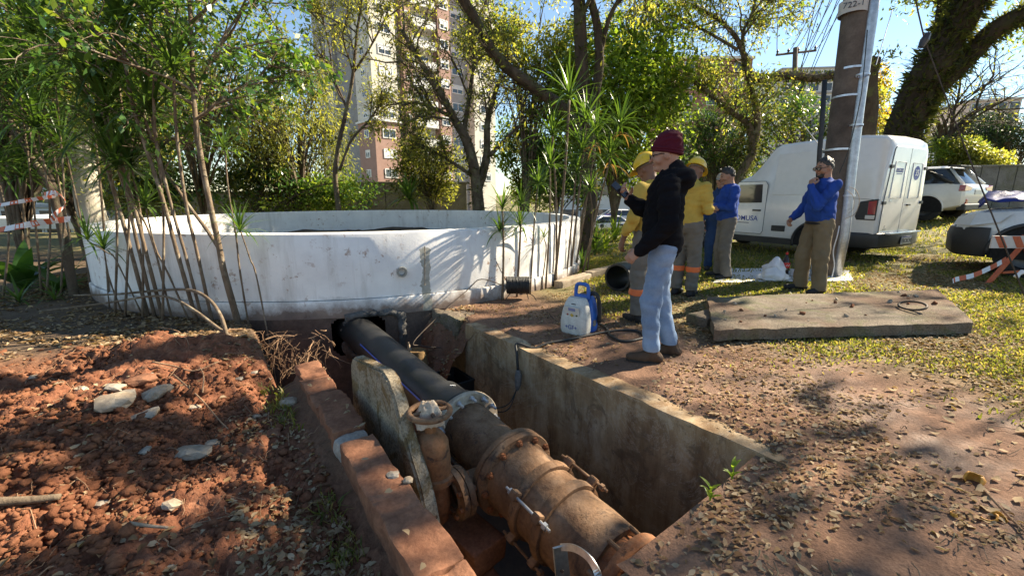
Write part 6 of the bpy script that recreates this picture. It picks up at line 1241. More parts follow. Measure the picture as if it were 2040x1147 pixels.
def tower():
    c0 = Vector((-18.7, 62.0, -2)); o = empty('apartment_tower', c0, 0, 'tall cream and terracotta apartment tower behind the bare trees', 'building'); e1 = Vector((.72, .69, 0)).normalized(); e2 = Vector((-.69, .72, 0)).normalized()
    M = Matrix((e1, e2, Vector((0, 0, 1)))).transposed()          # local: x along right face, y along left face, z up
    rot = M.to_euler(); o.rotation_euler = rot
    def blk(name, x0, x1, y0, y1, z0, z1, m):
        mb = MB(); mb.box(((x0+x1)/2, (y0+y1)/2, (z0+z1)/2), (x1-x0, y1-y0, z1-z0)); return mb.build(name, MW[m], o)
    T = 36.0; zc = 13.4
    blk('brick_base', 0, 3.9, 0, 5, 0, zc, 'brick'); blk('corner_wall', .05, 3.85, .05, 4.95, zc+.28, T, 'cream'); mb = MB(); mb.box((1.95, 2.5, zc+.14), (4.4, 5.5, .28)); mb.build('cornice', MW['white'], o, bevel=.04)
    blk('side_wall', 1.0, 16, 5, 13, 0, T, 'mid'); blk('rear_wall', .4, 12, 13, 20, 0, T, 'grey'); blk('recess_wall', 3.9, 4.8, .9, 6, 0, T, 'mid'); blk('brick_pier', 4.8, 6.3, -.1, 5, 0, T, 'brick')
    blk('balcony_wall', 6.3, 10.8, 1.4, 6, 0, T, 'cream'); blk('brick_pier', 10.8, 12.9, -.1, 5, 0, T, 'brick'); blk('recess_wall', 12.9, 17.5, 1.6, 6, 0, T, 'grey'); blk('end_wall', 17.5, 22, 0, 6, 0, T, 'cream')
    def window(x, z, w_, h, y, sh, m_=None, face='R'):
        R4 = Matrix.Translation((x, y, z)) if face == 'R' else Matrix.Translation((y, x, z)) @ Matrix.Rotation(-math.pi/2, 4, 'Z')
        mb = MB(); t = .12
        for (cx, cz, sx, sz) in ((-w_/2+t/2, 0, t, h), (w_/2-t/2, 0, t, h), (0, h/2-t/2, w_-2*t, t), (0, -h/2+t/2, w_-2*t, t), (0, 0, .08, h-2*t)): mb.box((cx, -.03, cz), (sx, .1, sz))
        f = mb.build('window', MT['frame_w'], o); f.matrix_local = R4
        mb = MB(); mb.box((0, -.005, 0), (w_-2*t, .02, h-2*t)); mb.build('pane', MT['win_glass'], f)
        if sh > 0: mb = MB(); mb.box((0, -.03, h/2-t-(h-2*t)*sh/2), (w_-2*t-.01, .03, (h-2*t)*sh)); mb.build('shutter', MT['frame_w'], f)
    sh = [0, 1, 0, .3, .45, 1, .5, 0, .4, .6, .3, 1]
    for i in range(12):
        z = 6.5+2.68*i
        if z < T-1.4:
            window(2.15, z, 2.0, 1.25, 0 if z < zc else .05, sh[i]); window(2.4, z, 1.3, 1.1, 0 if z < zc else .05, [0, .3, 0, .6][i % 4], face='L')
            window(4.35, z, .55, .8, .9, 0); window(5.6, z-.1, .6, .8, -.1, 0); window(8.3, z+.15, 3.4, 1.5, 1.4, [0, .3, 0, .2][i % 4]); window(11.85, z, 1.5, 1.3, -.1, [.4, 0, .7][i % 3]); window(15.4, z, 2.2, 1.3, 1.6, [0, .5][i % 2]); window(19.8, z, 2.2, 1.3, 0, [.3, 0, .6][i % 3])
            mb = MB(); mb.box((8.3, .55, z-1.15), (4.0, 1.7, .16)); b_ = mb.build('balcony', MW['white'], o); mb = MB(); mb.box((8.3, -.25, z-.62), (4.0, .1, .9)); mb.build('parapet', MW['white'], b_)
            window(16.5, z, 1.2, 1.1, .4, 0, face='L')
tower()
def block(name, lab, u0, u1, vtop, Y, depth, m, floors, cols, rz=0.0, zb=-2.5, band=None, win=(1.5, 1.3)):
    a, b = at(u0, vtop, Y), at(u1, vtop, Y); W = b.x-a.x; top = a.z; o = empty(name, ((a.x+b.x)/2, Y, zb), rz, lab, 'building'); H = top-zb
    mb = MB(); mb.box((0, depth/2, H/2), (W, depth, H)); mb.build('wall', MW[m], o); mb = MB(); mb.box((0, depth/2, H+.2), (W+.5, depth+.5, .4)); mb.build('parapet', MW['white' if m != 'white' else 'grey'], o)
    fh = H/floors
    for i in range(floors):
        for j in range(cols):
            x = -W/2+W*(j+.5)/cols; z = fh*(i+.55); mb = MB(); mb.box((x, -.03, z), (win[0]+.2, .1, win[1]+.2)); f = mb.build('window', MT['frame_w'], o); mb = MB(); mb.box((x, -.085, z), (win[0], .03, win[1])); mb.build('pane', MT['win_glass'], f)
        if band: mb = MB(); mb.box((0, -.25, fh*i+.25), (W*.98, .5, .35)); mb.build('slab_band', MW[band], o)
    return o
block('brick_tower', 'red brick tower half hidden by the mossy tree', 1350, 1500, 118, 75, 14, 'red2', 10, 3, .0)
block('pale_tower', 'pale grey balconied tower far behind the utility pole', 1562, 1662, 138, 110, 16, 'white', 12, 4, -.1, band='grey', win=(2.2, 1.6))
block('pink_building', 'pinkish building far right behind the bare tree', 1945, 2025, 200, 95, 15, 'pink', 9, 4, -.3)
block('pale_building', 'low pale blue-grey building behind the sport utility car', 1850, 1965, 275, 85, 12, 'white', 4, 6, -.2)
block('pale_tower', 'white apartment block seen through leaves at the left edge', -60, 150, 120, 60, 14, 'white', 9, 6, .15, band='grey')
block('ochre_house', 'low ochre brick house below the tape at the left edge', -80, 150, 455, 17, 6, 'ochre', 2, 4, .0, zb=-1.2, win=(.9, .7))
block('low_house', 'low white house across the road behind the police car', 1120, 1330, 352, 46, 8, 'white', 2, 6, .0, zb=-2.2)
def panel_wall(name, lab, p0, p1, h, th, m, n):
    d = Vector(p1)-Vector(p0); o = empty(name, p0, math.atan2(d.y, d.x), lab, 'wall'); L = math.hypot(d.x, d.y)
    for i in range(n):
        mb = MB(); mb.box((L*(i+.5)/n, 0, h/2), (L/n-.025, th, h)); mb.build('panel', MW[m], o, bevel=.01)
    mb = MB(); mb.box((L/2, 0, h+.04), (L+.1, th+.08, .08)); mb.build('coping', MW[m], o, bevel=.01)
a = at(600, 366, 17.5); b = at(930, 362, 18.0); panel_wall('boundary_wall', 'grey concrete boundary wall behind the planter', (a.x, 17.5, -1), (b.x, 18, -1), a.z+1, .2, 'conc', 6)
a = at(1885, 334, 22); b = at(2060, 330, 21); panel_wall('boundary_wall', 'dark stone boundary wall behind the parked cars at right', (a.x, 22, 0), (b.x, 21, 0), a.z, .3, 'conc', 5)
a = at(120, 385, 19); b = at(600, 372, 19); panel_wall('boundary_wall', 'grey boundary wall behind the olive tree', (a.x, 19, -1), (b.x, 19, -1), a.z+1, .2, 'conc', 8)
# road across the back
mb = MB(); xs = np.linspace(-60, 14, 60)
rows = [[Vector((x, y, gz(x, y)+.06)) for x in xs] for y in (31.5, 33, 35, 37, 39, 41)]
for i in range(5):
    for j in range(59): mb.add([rows[i][j], rows[i][j+1], rows[i+1][j+1], rows[i+1][j]], [(0, 1, 2, 3)])
tag(mb.build('road', MT['asphalt']), kind='structure')

# ---------------------------------------------------------------- poles and lines
pb = AG(1643, 6.75); pole = empty('utility_pole', pb, 0, 'thick dark utility pole with metal straps behind the man in khaki', 'utility pole'); B0 = Vector(pb)
pa = [A(1643, 560, 6.75), A(1655, 450, 6.8), A(1672, 300, 6.85), A(1690, 150, 6.9), A(1708, 0, 6.95), A(1735, -220, 7.05), A(1790, -700, 7.3)]
pa[0].z = pb.z-.1
mb = MB(); mb.tube([p-B0 for p in pa], [.185, .185, .18, .175, .17, .16, .14], 24); mb.build('shaft', MT['pole_wood'], pole, smooth=True)
def strap(u, v, Y, r, par, h=.02):
    p = A(u, v, Y)-B0; mb = MB(); ax = (pa[4]-pa[1]).normalized(); q = Matrix.Translation(p) @ ax.to_track_quat('Z', 'Y').to_matrix().to_4x4(); mb.lathe([(r, -h), (r+.006, -h), (r+.006, h), (r, h)], 24, q); mb.build('strap', MT['bright_zinc'], par)
for u, v, Y in ((1686, 140, 6.9), (1677, 195, 6.88), (1659, 300, 6.83)): strap(u+8, v, Y, .183, pole, .014)
mb = MB(); p = A(1700, 18, 6.93)-B0; ax = (pa[4]-pa[1]).normalized(); q = Matrix.Translation(p) @ ax.to_track_quat('Z', 'Y').to_matrix().to_4x4(); mb.lathe([(.178, -.09), (.18, -.09), (.18, .09), (.178, .09)], 24, q); tg = mb.build('number_band', plain('tag_white', (.5, .47, .42), .7), pole)
fwd = Vector((-p.x-B0.x, -p.y-B0.y, 0)).normalized(); Mz = Matrix((Vector((-fwd.y, fwd.x, 0)), ax, Vector((-fwd.y, fwd.x, 0)).cross(ax))).transposed().to_4x4(); txt('tag_number', '722-1', .11, MT['dark_ink'], tg, Matrix.Translation(p+fwd*.186) @ Mz)
mb = MB(); mb.tube([A(1643, 160, 6.7)-B0, A(1638, 240, 6.66)-B0, A(1633, 300, 6.62)-B0, A(1628, 390, 6.6)-B0], .032, 8); mb.build('cable_duct', MT['rubber'], pole, smooth=True)
gb = pg(1664, 552); gp = empty('steel_conduit', gb, 0, 'galvanised steel conduit pipe leaning beside the utility pole', 'conduit'); B1 = Vector(gb)
ga = [Vector(gb), A(1681, 470, gb.y+.02), A(1696, 330, gb.y+.08), A(1712, 200, gb.y+.14), A(1735, 40, gb.y+.2), A(1775, -250, gb.y+.3)]
mb = MB(); mb.tube([p-B1 for p in ga], .074, 20); mb.build('pipe', MT['zinc'], gp, smooth=True)
for t, (u, v) in enumerate(((1719, 150), (1706, 250), (1690, 390), (1670, 515))):
    mb = MB(); ax = (ga[4]-ga[1]).normalized(); q = Matrix.Translation(A(u, v, gb.y+.05)-B1) @ ax.to_track_quat('Z', 'Y').to_matrix().to_4x4(); mb.lathe([(.075, -.012), (.084, -.012), (.084, .012), (.075, .012)], 20, q); mb.build('clamp_band', MT['bright_zinc'], gp)
mb = MB(); mb.tube(catmull([A(1728, 60, gb.y), A(1722, 130, gb.y-.06), A(1714, 200, gb.y-.09), A(1690, 300, gb.y-.07), A(1672, 345, gb.y-.02)], 5), .007, 5); tag(mb.build('dangling_wire', MT['rubber']), 'thin black wire twisting down the steel conduit', 'wire')
mb = MB(); cw = [A(1692, 372, gb.y-.1), A(1706, 380, gb.y-.1), A(1712, 400, gb.y-.1), A(1704, 425, gb.y-.1), A(1684, 436, gb.y-.1)]; mb.tube(catmull(cw, 6), .005, 5); cw2 = [A(1686, 378, gb.y-.1), A(1700, 392, gb.y-.1), A(1700, 415, gb.y-.1), A(1690, 425, gb.y-.1)]; mb.tube(catmull(cw2, 6), .004, 5); tag(mb.build('wire_loop', MT['stone']), 'loop of thin pale wire sticking out from the conduit', 'wire')
mb = MB(); mb.tube(catmull([A(1672, 450, gb.y-.12), A(1668, 470, gb.y-.14), A(1660, 500, gb.y-.12), A(1662, 530, gb.y-.12), A(1655, 560, gb.y-.12)], 6), .008, 5); tag(mb.build('white_cord', MT['bag']), 'frayed white cord tied to the lower steel conduit', 'cord')
fp = AG(1575, 30); far = empty('utility_pole', fp, 0, 'distant utility pole with a wooden crossarm against the sky', 'utility pole'); F0_ = Vector(fp)
mb = MB(); mb.tube([Vector((0, 0, 0)), A(1585, 95, 30)-F0_], [.2, .14], 12); mb.build('shaft', MT['pole_wood'], far, smooth=True)
mb = MB(); a, b = A(1546, 110, 30)-F0_, A(1626, 101, 30)-F0_; mb.tube([a, b], .07, 4); mb.build('crossarm', MT['pole_wood'], far)
for t in (.03, .3, .55, .97): mb = MB(); q = a.lerp(b, t); mb.lathe([(0, 0), (.07, .05), (.05, .12), (.08, .2), (.03, .3), (0, .3)], 8, Matrix.Translation(q)); mb.build('insulator', MT['car_dark'], far)
mb = MB(); mb.tube([A(1602, 160, 30)-F0_, A(1588, 200, 30)-F0_], [.25, .22], 10); mb.build('cable_box', MT['car_dark'], far)
lines = [((1548, 100), (1552, -20)), ((1570, 106), (1640, -20)), ((1585, 98), (1652, -20)), ((1598, 110), (1668, -20)), ((1612, 104), (1684, -20)), ((1625, 100), (1700, -20)), ((1590, 150), (1662, -20)), ((1584, 165), (1645, -20)), ((1600, 175), (1676, -20)), ((1595, 190), (1690, -20)), ((1580, 210), (1630, -20))]
for i, (p, q) in enumerate(lines):
    P0, P1 = A(p[0], p[1], 30), A(q[0], q[1], 8.5); mid = P0.lerp(P1, .5)-Vector((0, 0, .12)); mb = MB(); mb.tube(catmull([P0, mid, P1], 6), [.02]*12+[.007] if False else [.024-.017*k/12 for k in range(13)], 4); tag(mb.build('power_line', MT['wire']), 'thin overhead line running from the distant crossarm toward the near pole', 'overhead line', 'overhead lines')
for (p, q, lab) in (((1745, 130), (1778, 20), 'thin cable rising right from the utility pole'), ((1752, -20), (1730, 120), 'thin vertical cable right of the utility pole'), ((1640, 300), (1590, 235), 'pale cable slanting left from the pole to the trees')):
    mb = MB(); mb.tube([A(p[0], p[1], 7.5), A(q[0], q[1], 8)], .007, 5); tag(mb.build('stay_cable', MT['zinc']), lab, 'cable')

# ---------------------------------------------------------------- people: smooth blended bodies sampled on a grid
class Sdf:
    def __init__(self, lo, hi, vox):
        self.lo = np.array(lo, float); self.v = vox; self.n = np.ceil((np.array(hi)-self.lo)/vox).astype(int)+1
        self.ax = [(self.lo[i]+vox*np.arange(self.n[i])).astype(np.float32) for i in range(3)]; self.f = np.full(tuple(self.n), 9.0, np.float32)
    def _sub(self, lo, hi, m):
        sl = []
        for i in range(3):
            a = int(np.floor((lo[i]-m-self.lo[i])/self.v)); b = int(np.ceil((hi[i]+m-self.lo[i])/self.v))+1; sl.append(slice(max(0, a), min(int(self.n[i]), b)))
        return tuple(sl)
    def _xyz(self, sl): return np.meshgrid(self.ax[0][sl[0]], self.ax[1][sl[1]], self.ax[2][sl[2]], indexing='ij', sparse=True)
    def _put(self, sl, d, k, sub=False):
        if d.size == 0: return
        f = self.f[sl]
        if sub:
            h = np.maximum(k-np.abs(f+d), 0)/k; self.f[sl] = np.maximum(f, -d)+h*h*k*.25
        else:
            h = np.maximum(k-np.abs(f-d), 0)/k; self.f[sl] = np.minimum(f, d)-h*h*k*.25
    def cone(self, a, b, ra, rb, k=.03, sub=False):
        a = np.array(tuple(a), float); b = np.array(tuple(b), float); m = max(ra, rb)+k+3*self.v; sl = self._sub(np.minimum(a, b), np.maximum(a, b), m); x, y, z = self._xyz(sl); d = b-a; L2 = max(1e-9, float(d @ d))
        t = np.clip(((x-a[0])*d[0]+(y-a[1])*d[1]+(z-a[2])*d[2])/L2, 0, 1); q = np.sqrt((x-a[0]-t*d[0])**2+(y-a[1]-t*d[1])**2+(z-a[2]-t*d[2])**2)-(ra+t*(rb-ra)); self._put(sl, q.astype(np.float32), k, sub)
    def chain(self, pts, rs, k=.03):
        for i in range(len(pts)-1): self.cone(pts[i], pts[i+1], rs[i], rs[i+1], k)
    def ell(self, c, r, k=.03, rot=None, sub=False):
        c = np.array(tuple(c), float); r = np.array(r, float); m = r.max()+k+3*self.v; sl = self._sub(c, c, m); x, y, z = self._xyz(sl); x = x-c[0]; y = y-c[1]; z = z-c[2]
        if rot is not None:
            q = np.array(rot.transposed()); x, y, z = (q[0, 0]*x+q[0, 1]*y+q[0, 2]*z, q[1, 0]*x+q[1, 1]*y+q[1, 2]*z, q[2, 0]*x+q[2, 1]*y+q[2, 2]*z)
        g = np.sqrt((x/r[0])**2+(y/r[1])**2+(z/r[2])**2); g2 = np.sqrt((x/r[0]**2)**2+(y/r[1]**2)**2+(z/r[2]**2)**2)+1e-6; self._put(sl, (g*(g-1)/g2).astype(np.float32), k, sub)
    def plane(self, p, n, k=.004):
        """keep the side the normal points away from"""
        x, y, z = self._xyz((slice(None),)*3); d = (x-p[0])*n[0]+(y-p[1])*n[1]+(z-p[2])*n[2]; self.f = np.maximum(self.f, d.astype(np.float32))
    def wrinkle(self, amp, freq, seed, zs=1.0, n=7):
        rng = np.random.default_rng(seed); x, y, z = self._xyz((slice(None),)*3); w_ = 0
        for i in range(n):
            k = rng.normal(0, 1, 3)*freq*np.array([1, 1, zs])*(0.6+1.1*rng.random()); w_ = w_+np.sin(k[0]*x+k[1]*y+k[2]*z+rng.random()*6.28+1.3*np.sin(x*9+i)+1.1*np.sin(z*7+2*i))
        self.f = self.f+(amp*(1-np.abs(w_)/1.9)).astype(np.float32)
    def mesh(self, name, mat):
        f = self.f; ins = f < 0; c = np.zeros(tuple(self.n-1), np.int8)
        for i in (0, 1):
            for j in (0, 1):
                for k in (0, 1): c += ins[i:i+c.shape[0], j:j+c.shape[1], k:k+c.shape[2]]
        act = (c > 0) & (c < 8); I = np.argwhere(act); idx = np.full(c.shape, -1, np.int32); idx[tuple(I.T)] = np.arange(len(I)); acc = np.zeros((len(I), 3)); cnt = np.zeros(len(I)); cor = [(i, j, k) for i in (0, 1) for j in (0, 1) for k in (0, 1)]; cv = {q: f[I[:, 0]+q[0], I[:, 1]+q[1], I[:, 2]+q[2]] for q in cor}
        for q in cor:
            for a in range(3):
                if q[a] == 0:
                    q2 = list(q); q2[a] = 1; q2 = tuple(q2); v0, v1 = cv[q], cv[q2]; s = (v0 < 0) != (v1 < 0); t = v0/np.where(v0-v1 == 0, 1, v0-v1); p = np.repeat(np.array(q, float)[None], len(I), 0); p[:, a] = t; acc[s] += p[s]; cnt[s] += 1
        V = (I+acc/cnt[:, None])*self.v+self.lo; F = []
        for a in range(3):
            b, d = (a+1) % 3, (a+2) % 3; s0 = [slice(None)]*3; s1 = [slice(None)]*3; s0[a] = slice(0, -1); s1[a] = slice(1, None); A0 = ins[tuple(s0)]; A1 = ins[tuple(s1)]; cr = np.argwhere(A0 != A1); cr = cr[(cr[:, b] > 0) & (cr[:, d] > 0) & (cr[:, b] < f.shape[b]-1) & (cr[:, d] < f.shape[d]-1)]
            if len(cr) == 0: continue
            def cell(db, dd): q = cr.copy(); q[:, b] += db; q[:, d] += dd; return idx[tuple(q.T)]
            Q = np.stack([cell(-1, -1), cell(0, -1), cell(0, 0), cell(-1, 0)], -1); fl = ~A0[tuple(cr.T)]; Q[fl] = Q[fl][:, ::-1]; F.append(Q)
        F = np.concatenate(F); F = F[(F >= 0).all(1)]; return np_mesh(name, V, F, mat, True)
def vv(*a): return Vector(a)
def hand_to(S, wr, d, up, side, curl, k=.008, spread=.019, thumb=.5, r=1.0):
    """wr wrist, d pointing direction, up back-of-hand normal, side +1: thumb toward +lat"""
    d = Vector(d).normalized(); up = Vector(up); up = (up-d*up.dot(d)).normalized(); lat = d.cross(up).normalized()*side; wr = Vector(wr)
    for i in range(4):
        o = lat*(1.5-i)*spread; kn = wr+d*.085+o-up*.004*abs(1.5-i); S.cone(wr+d*.01+o*.55, kn, .0155*r, .0125*r, .012); L = (.042, .047, .044, .034)[i]; p = kn; a = 0.0
        for j in range(3):
            a += curl*(.75 if j == 0 else 1.0)+.05*i; q = p+(d*math.cos(a)-up*math.sin(a))*(L*(1, .68, .5)[j]); S.cone(p, q, (.0105, .0095, .0088)[j]*r, (.0095, .0088, .0078)[j]*r, .005); p = q
    b = wr+d*.028+lat*.026-up*.004; m = b+(d*.62+lat*.62-up*thumb).normalized()*.042; e = m+(d*.9+lat*.1-up*thumb).normalized()*.034; S.cone(wr+d*.015+lat*.01, b, .015*r, .014*r, .01); S.cone(b, m, .0135*r, .0115*r, .006); S.cone(m, e, .011*r, .009*r, .005)
def person(label, loc, yaw, H, pose, look, vox=.0065):
    """local frame: facing +x, left +y, up +z, ground 0"""
    s = H/1.75; o = empty('person', loc, yaw, label, 'person')
    P = dict(hipL=vv(0, .092, .92), hipR=vv(0, -.092, .92), kneeL=vv(.03, .10, .49), kneeR=vv(.03, -.10, .49), ankL=vv(0, .10, .085), ankR=vv(0, -.10, .085), pel=vv(-.01, 0, .97), waist=vv(0, 0, 1.1), chest=vv(0, 0, 1.29), neck=vv(-.02, 0, 1.47), shL=vv(-.01, .185, 1.41), shR=vv(-.01, -.185, 1.41), elL=vv(-.03, .25, 1.13), elR=vv(-.03, -.25, 1.13), wrL=vv(.08, .24, .90), wrR=vv(.08, -.24, .90))
    P.update({k: Vector(v) for k, v in pose.get('pts', {}).items()})
    P = {k: v*s for k, v in P.items()}
    lean = pose.get('lean', 0)
    hp_, hy, hr = pose.get('head', (0, 0, 0)); Hm = Matrix.Rotation(hy, 3, 'Z') @ Matrix.Rotation(hp_, 3, 'Y') @ Matrix.Rotation(hr, 3, 'X'); piv = P['neck']+vv(.0, 0, .03*s); hf = pose.get('headfwd', .02)
    hc = piv+Hm @ (vv(hf, 0, .135)*s)
    def h(x, y, z): return hc+Hm @ (vv(x, y, z)*s)
    allp = list(P.values())+[h(.16, 0, 0), h(-.16, .12, 0), h(0, -.12, .16), P['ankL']+vv(.2, 0, -.1), P['ankR']+vv(-.15, 0, -.1)]+[Vector(q)*s for q in pose.get('ext', [])]
    lo = np.min([tuple(q) for q in allp], 0)-.2; hi = np.max([tuple(q) for q in allp], 0)+.2; lo[2] = -.02
    def head(S):
        r = lambda *a: tuple(q*s for q in a)
        S.ell(h(-.008, 0, .03), r(.098, .077, .105), .02, Hm); S.cone(h(.028, 0, -.01), h(.042, 0, -.075), .066*s, .042*s, .03); S.cone(h(-.01, 0, -.03), h(.0, 0, -.07), .06*s, .045*s, .03)
        S.cone(h(.088, 0, .022), h(.112, 0, -.014), .010*s, .015*s, .012)
        for q in (-1, 1):
            S.cone(h(.083, q*.014, .034), h(.074, q*.048, .034), .013*s, .011*s, .012); S.cone(h(.075, q*.035, -.015), h(.055, q*.05, -.03), .02*s, .02*s, .02); S.ell(h(-.004, q*.079, .002), r(.023, .010, .032), .01, Hm); S.ell(h(.098, q*.031, .016), r(.016, .017, .011), .008, Hm, True)
            S.cone(h(.095, q*.002, -.043), h(.082, q*.022, -.044), .008*s, .006*s, .006); S.cone(h(.09, 0, -.057), h(.08, q*.017, -.054), .008*s, .006*s, .006)
        S.ell(h(.078, 0, -.083), r(.022, .026, .019), .015, Hm); S.cone(h(-.015, 0, -.05), P['neck']-vv(0, 0, .02), .056*s, .062*s, .03)
    S = Sdf(lo, hi, vox)
    head(S)
    S.ell(P['chest'], (.105*s, .155*s, .2*s), .05); S.ell(P['waist'], (.10*s, .135*s, .15*s), .06); S.ell(P['pel'], (.105*s, .15*s, .12*s), .05)
    for q in 'LR':
        S.chain([P['sh'+q], P['el'+q], P['wr'+q]], [.05*s, .04*s, .028*s], .03); S.chain([P['hip'+q], P['knee'+q], P['ank'+q]], [.078*s, .056*s, .04*s], .04)
        g = pose['hand'+q]; hand_to(S, P['wr'+q], g['d'], g['up'], g['side'], g.get('curl', .45), thumb=g.get('thumb', .5), r=s*1.05)
    link('body', S.mesh('body', MT[look['skin']]), o)
    cv = vox*1.15
    # trousers
    S = Sdf(lo, hi, cv); w_ = look.get('tw', 1.0); hem = look.get('hem', .06)*s
    S.ell(P['pel']+vv(0, 0, -.02), (.125*s*w_**.5, .168*s, .135*s), .05)
    for q in 'LR':
        S.chain([P['hip'+q]+vv(-.005, 0, 0), P['knee'+q], P['ank'+q].lerp(P['knee'+q], .12)], [.10*s*w_**.5, .074*s*w_, .068*s*w_], .04)
        S.cone(P['ank'+q].lerp(P['knee'+q], .16), P['ank'+q]+vv(0, 0, -.04*s), .068*s*w_, .071*s*w_, .02)
    S.wrinkle(look.get('twr', .0055), 19, look['seed'], 1.25); top = look.get('waist', 1.02)*s; S.plane((0, 0, top), (0, 0, 1)); S.plane((0, 0, hem), (0, 0, -1)); tr = link('trousers', S.mesh('trousers', MT[look['trousers']]), o)
    def band(z0, z1, mat, nm='reflective_band', grow=.006):
        S2 = Sdf(lo, hi, cv); S2.f = S.f0.copy()-grow*1.0; S2.plane((0, 0, z1*s), (0, 0, 1)); S2.plane((0, 0, z0*s), (0, 0, -1)); link(nm, S2.mesh(nm, MT[mat]), tr)
    S.f0 = S.f
    # rebuild uncut field for bands
    if look.get('bands'):
        for z0, z1, m in look['bands']: band(z0, z1, m)
    # upper garment
    S = Sdf(lo, hi, cv); f = look.get('fat', 1.0); hb = look.get('hemtop', .93)*s
    S.ell(P['chest'], (.128*s*f, .176*s, .21*s), .06); S.ell(P['chest']+vv(-.0, 0, .1*s), (.108*s, .165*s, .09*s), .05); S.ell(P['waist']+vv(.012*f, 0, 0), (.135*s*f, .17*s*f, .19*s), .07); S.ell(P['pel']+vv(0, 0, .0), (.137*s*f**.5, .178*s, .15*s), .06)
    for q in 'LR':
        g = look.get('arm', 1.0); e = P['el'+q]; wq = P['wr'+q]; sl = look.get('sleeve', .97); S.chain([P['sh'+q], P['sh'+q].lerp(e, .5), e, e.lerp(wq, sl*.6), e.lerp(wq, sl)], [.070*s*g**.6, .062*s*g, .056*s*g, .051*s*g, .044*s*g], .04)
    S.cone(P['neck']+vv(0, 0, -.04), P['neck']+vv(.012, 0, .03*s), .085*s, .068*s, .04)
    if look.get('hood'):
        b = P['neck']; S.ell(b+vv(-.10, 0, -.005)*s, (.095*s, .15*s, .085*s), .06); S.cone(b+vv(-.02, .10, .02)*s, b+vv(.05, .07, -.01)*s, .05*s, .045*s, .05); S.cone(b+vv(-.02, -.10, .02)*s, b+vv(.05, -.07, -.01)*s, .05*s, .045*s, .05); S.cone(b+vv(-.04, 0, .03)*s, b+vv(-.03, 0, .07)*s, .085*s, .075*s, .03)
    S.wrinkle(look.get('wr', .0065), 22, look['seed']+5, 1.2); S.plane((0, 0, hb), (0, 0, -1)); S.cone(P['neck']+vv(.012, 0, .0)*s, P['neck']+vv(.03, 0, .16)*s, .058*s, .066*s, .004, True)
    if not look.get('hood'): S.plane(tuple(P['neck']+vv(.0, 0, .045)*s), (-.25, 0, .97))
    ug = link(look.get('topname', 'sweater'), S.mesh('top', MT[look['top']]), o)
    if look.get('belt'):
        mb = MB(); n = 40; z = look.get('hemtop', .93)*s-.022; mb.tube([vv(-.008+.138*s*math.cos(2*math.pi*i/n), .172*s*math.sin(2*math.pi*i/n), z) for i in range(n)], .016, 8, closed=True); mb.build('belt', MT['c_shoe'], o, smooth=True)
    # shoes
    for q in 'LR':
        a = P['ank'+q]; fy = pose.get('foot'+q, 0.0); dv = vv(math.cos(fy), math.sin(fy), 0); zz = vv(0, 0, 1); az = max(0, a.z-.085*s); S = Sdf(np.array(tuple(a))-np.array([.3, .3, .16]), np.array(tuple(a))+np.array([.3, .3, .14]), .0055); bz = zz*(az+.036)
        fl = vv(a.x, a.y, 0)
        S.cone(fl-dv*.055+bz, fl+dv*.06+bz, .043*s, .046*s, .02); S.cone(fl+dv*.06+bz, fl+dv*.165*s+bz-zz*.004, .046*s, .036*s, .02); S.cone(fl+dv*.02+bz+zz*.025, fl-dv*.02+bz+zz*.03, .04*s, .045*s, .02); S.cone(fl-dv*.012+bz+zz*.02, fl-dv*.012+zz*(az+.14), .05*s, .048*s, .02)
        S.wrinkle(.003, 45, 3); S.plane((0, 0, az+.006), (0, 0, -1)); S.plane((0, 0, az+look.get('boot', .13)), (0, 0, 1)); sh = link('shoe', S.mesh('shoe', MT[look['shoe']]), o)
        mb = MB(); ring = []; n = 28
        for i in range(n):
            t = 2*math.pi*i/n; c, si = math.cos(t), math.sin(t); ring.append(fl+dv*(.055*s+.145*s*c)+vv(-dv.y, dv.x, 0)*((.046+.008*c)*s*si*(1-.12*max(0, c)))+zz*(az+.0))
        mb.loft([ring, [p+zz*.016 for p in ring]]); mb.build('sole', MT['c_shoe'], sh)
    # headwear and hair
    if look.get('hair'):
        S = Sdf(np.array(tuple(hc))-.2, np.array(tuple(hc))+.2, .0055); S.ell(h(-.014, 0, .036), tuple(q*s for q in look.get('hairr', (.103, .086, .112))), .02, Hm); S.wrinkle(.006, 60, 5, 1.0)
        S.plane(tuple(h(*look.get('hcut', (.062, 0, .07)))), tuple(Hm @ vv(*look.get('hdir', (.72, 0, -.69))))); S.plane(tuple(h(0, 0, look.get('hlow', -.035))), tuple(Hm @ vv(.25, 0, -.97))); link('hair', S.mesh('hair', MT['hair']), o)
    if look.get('beard'):
        S = Sdf(np.array(tuple(hc))-.18, np.array(tuple(hc))+.18, .005); S.cone(h(.03, 0, -.025), h(.044, 0, -.078), .068*s, .0445*s, .02); S.ell(h(.079, 0, -.083), (.0235*s, .028*s, .021*s), .015, Hm); S.wrinkle(.002, 120, 4); S.plane(tuple(h(0, 0, -.035)), tuple(Hm @ vv(.2, 0, .98))); link('beard', S.mesh('beard', MT['hair']), o)
    hw = look.get('hat')
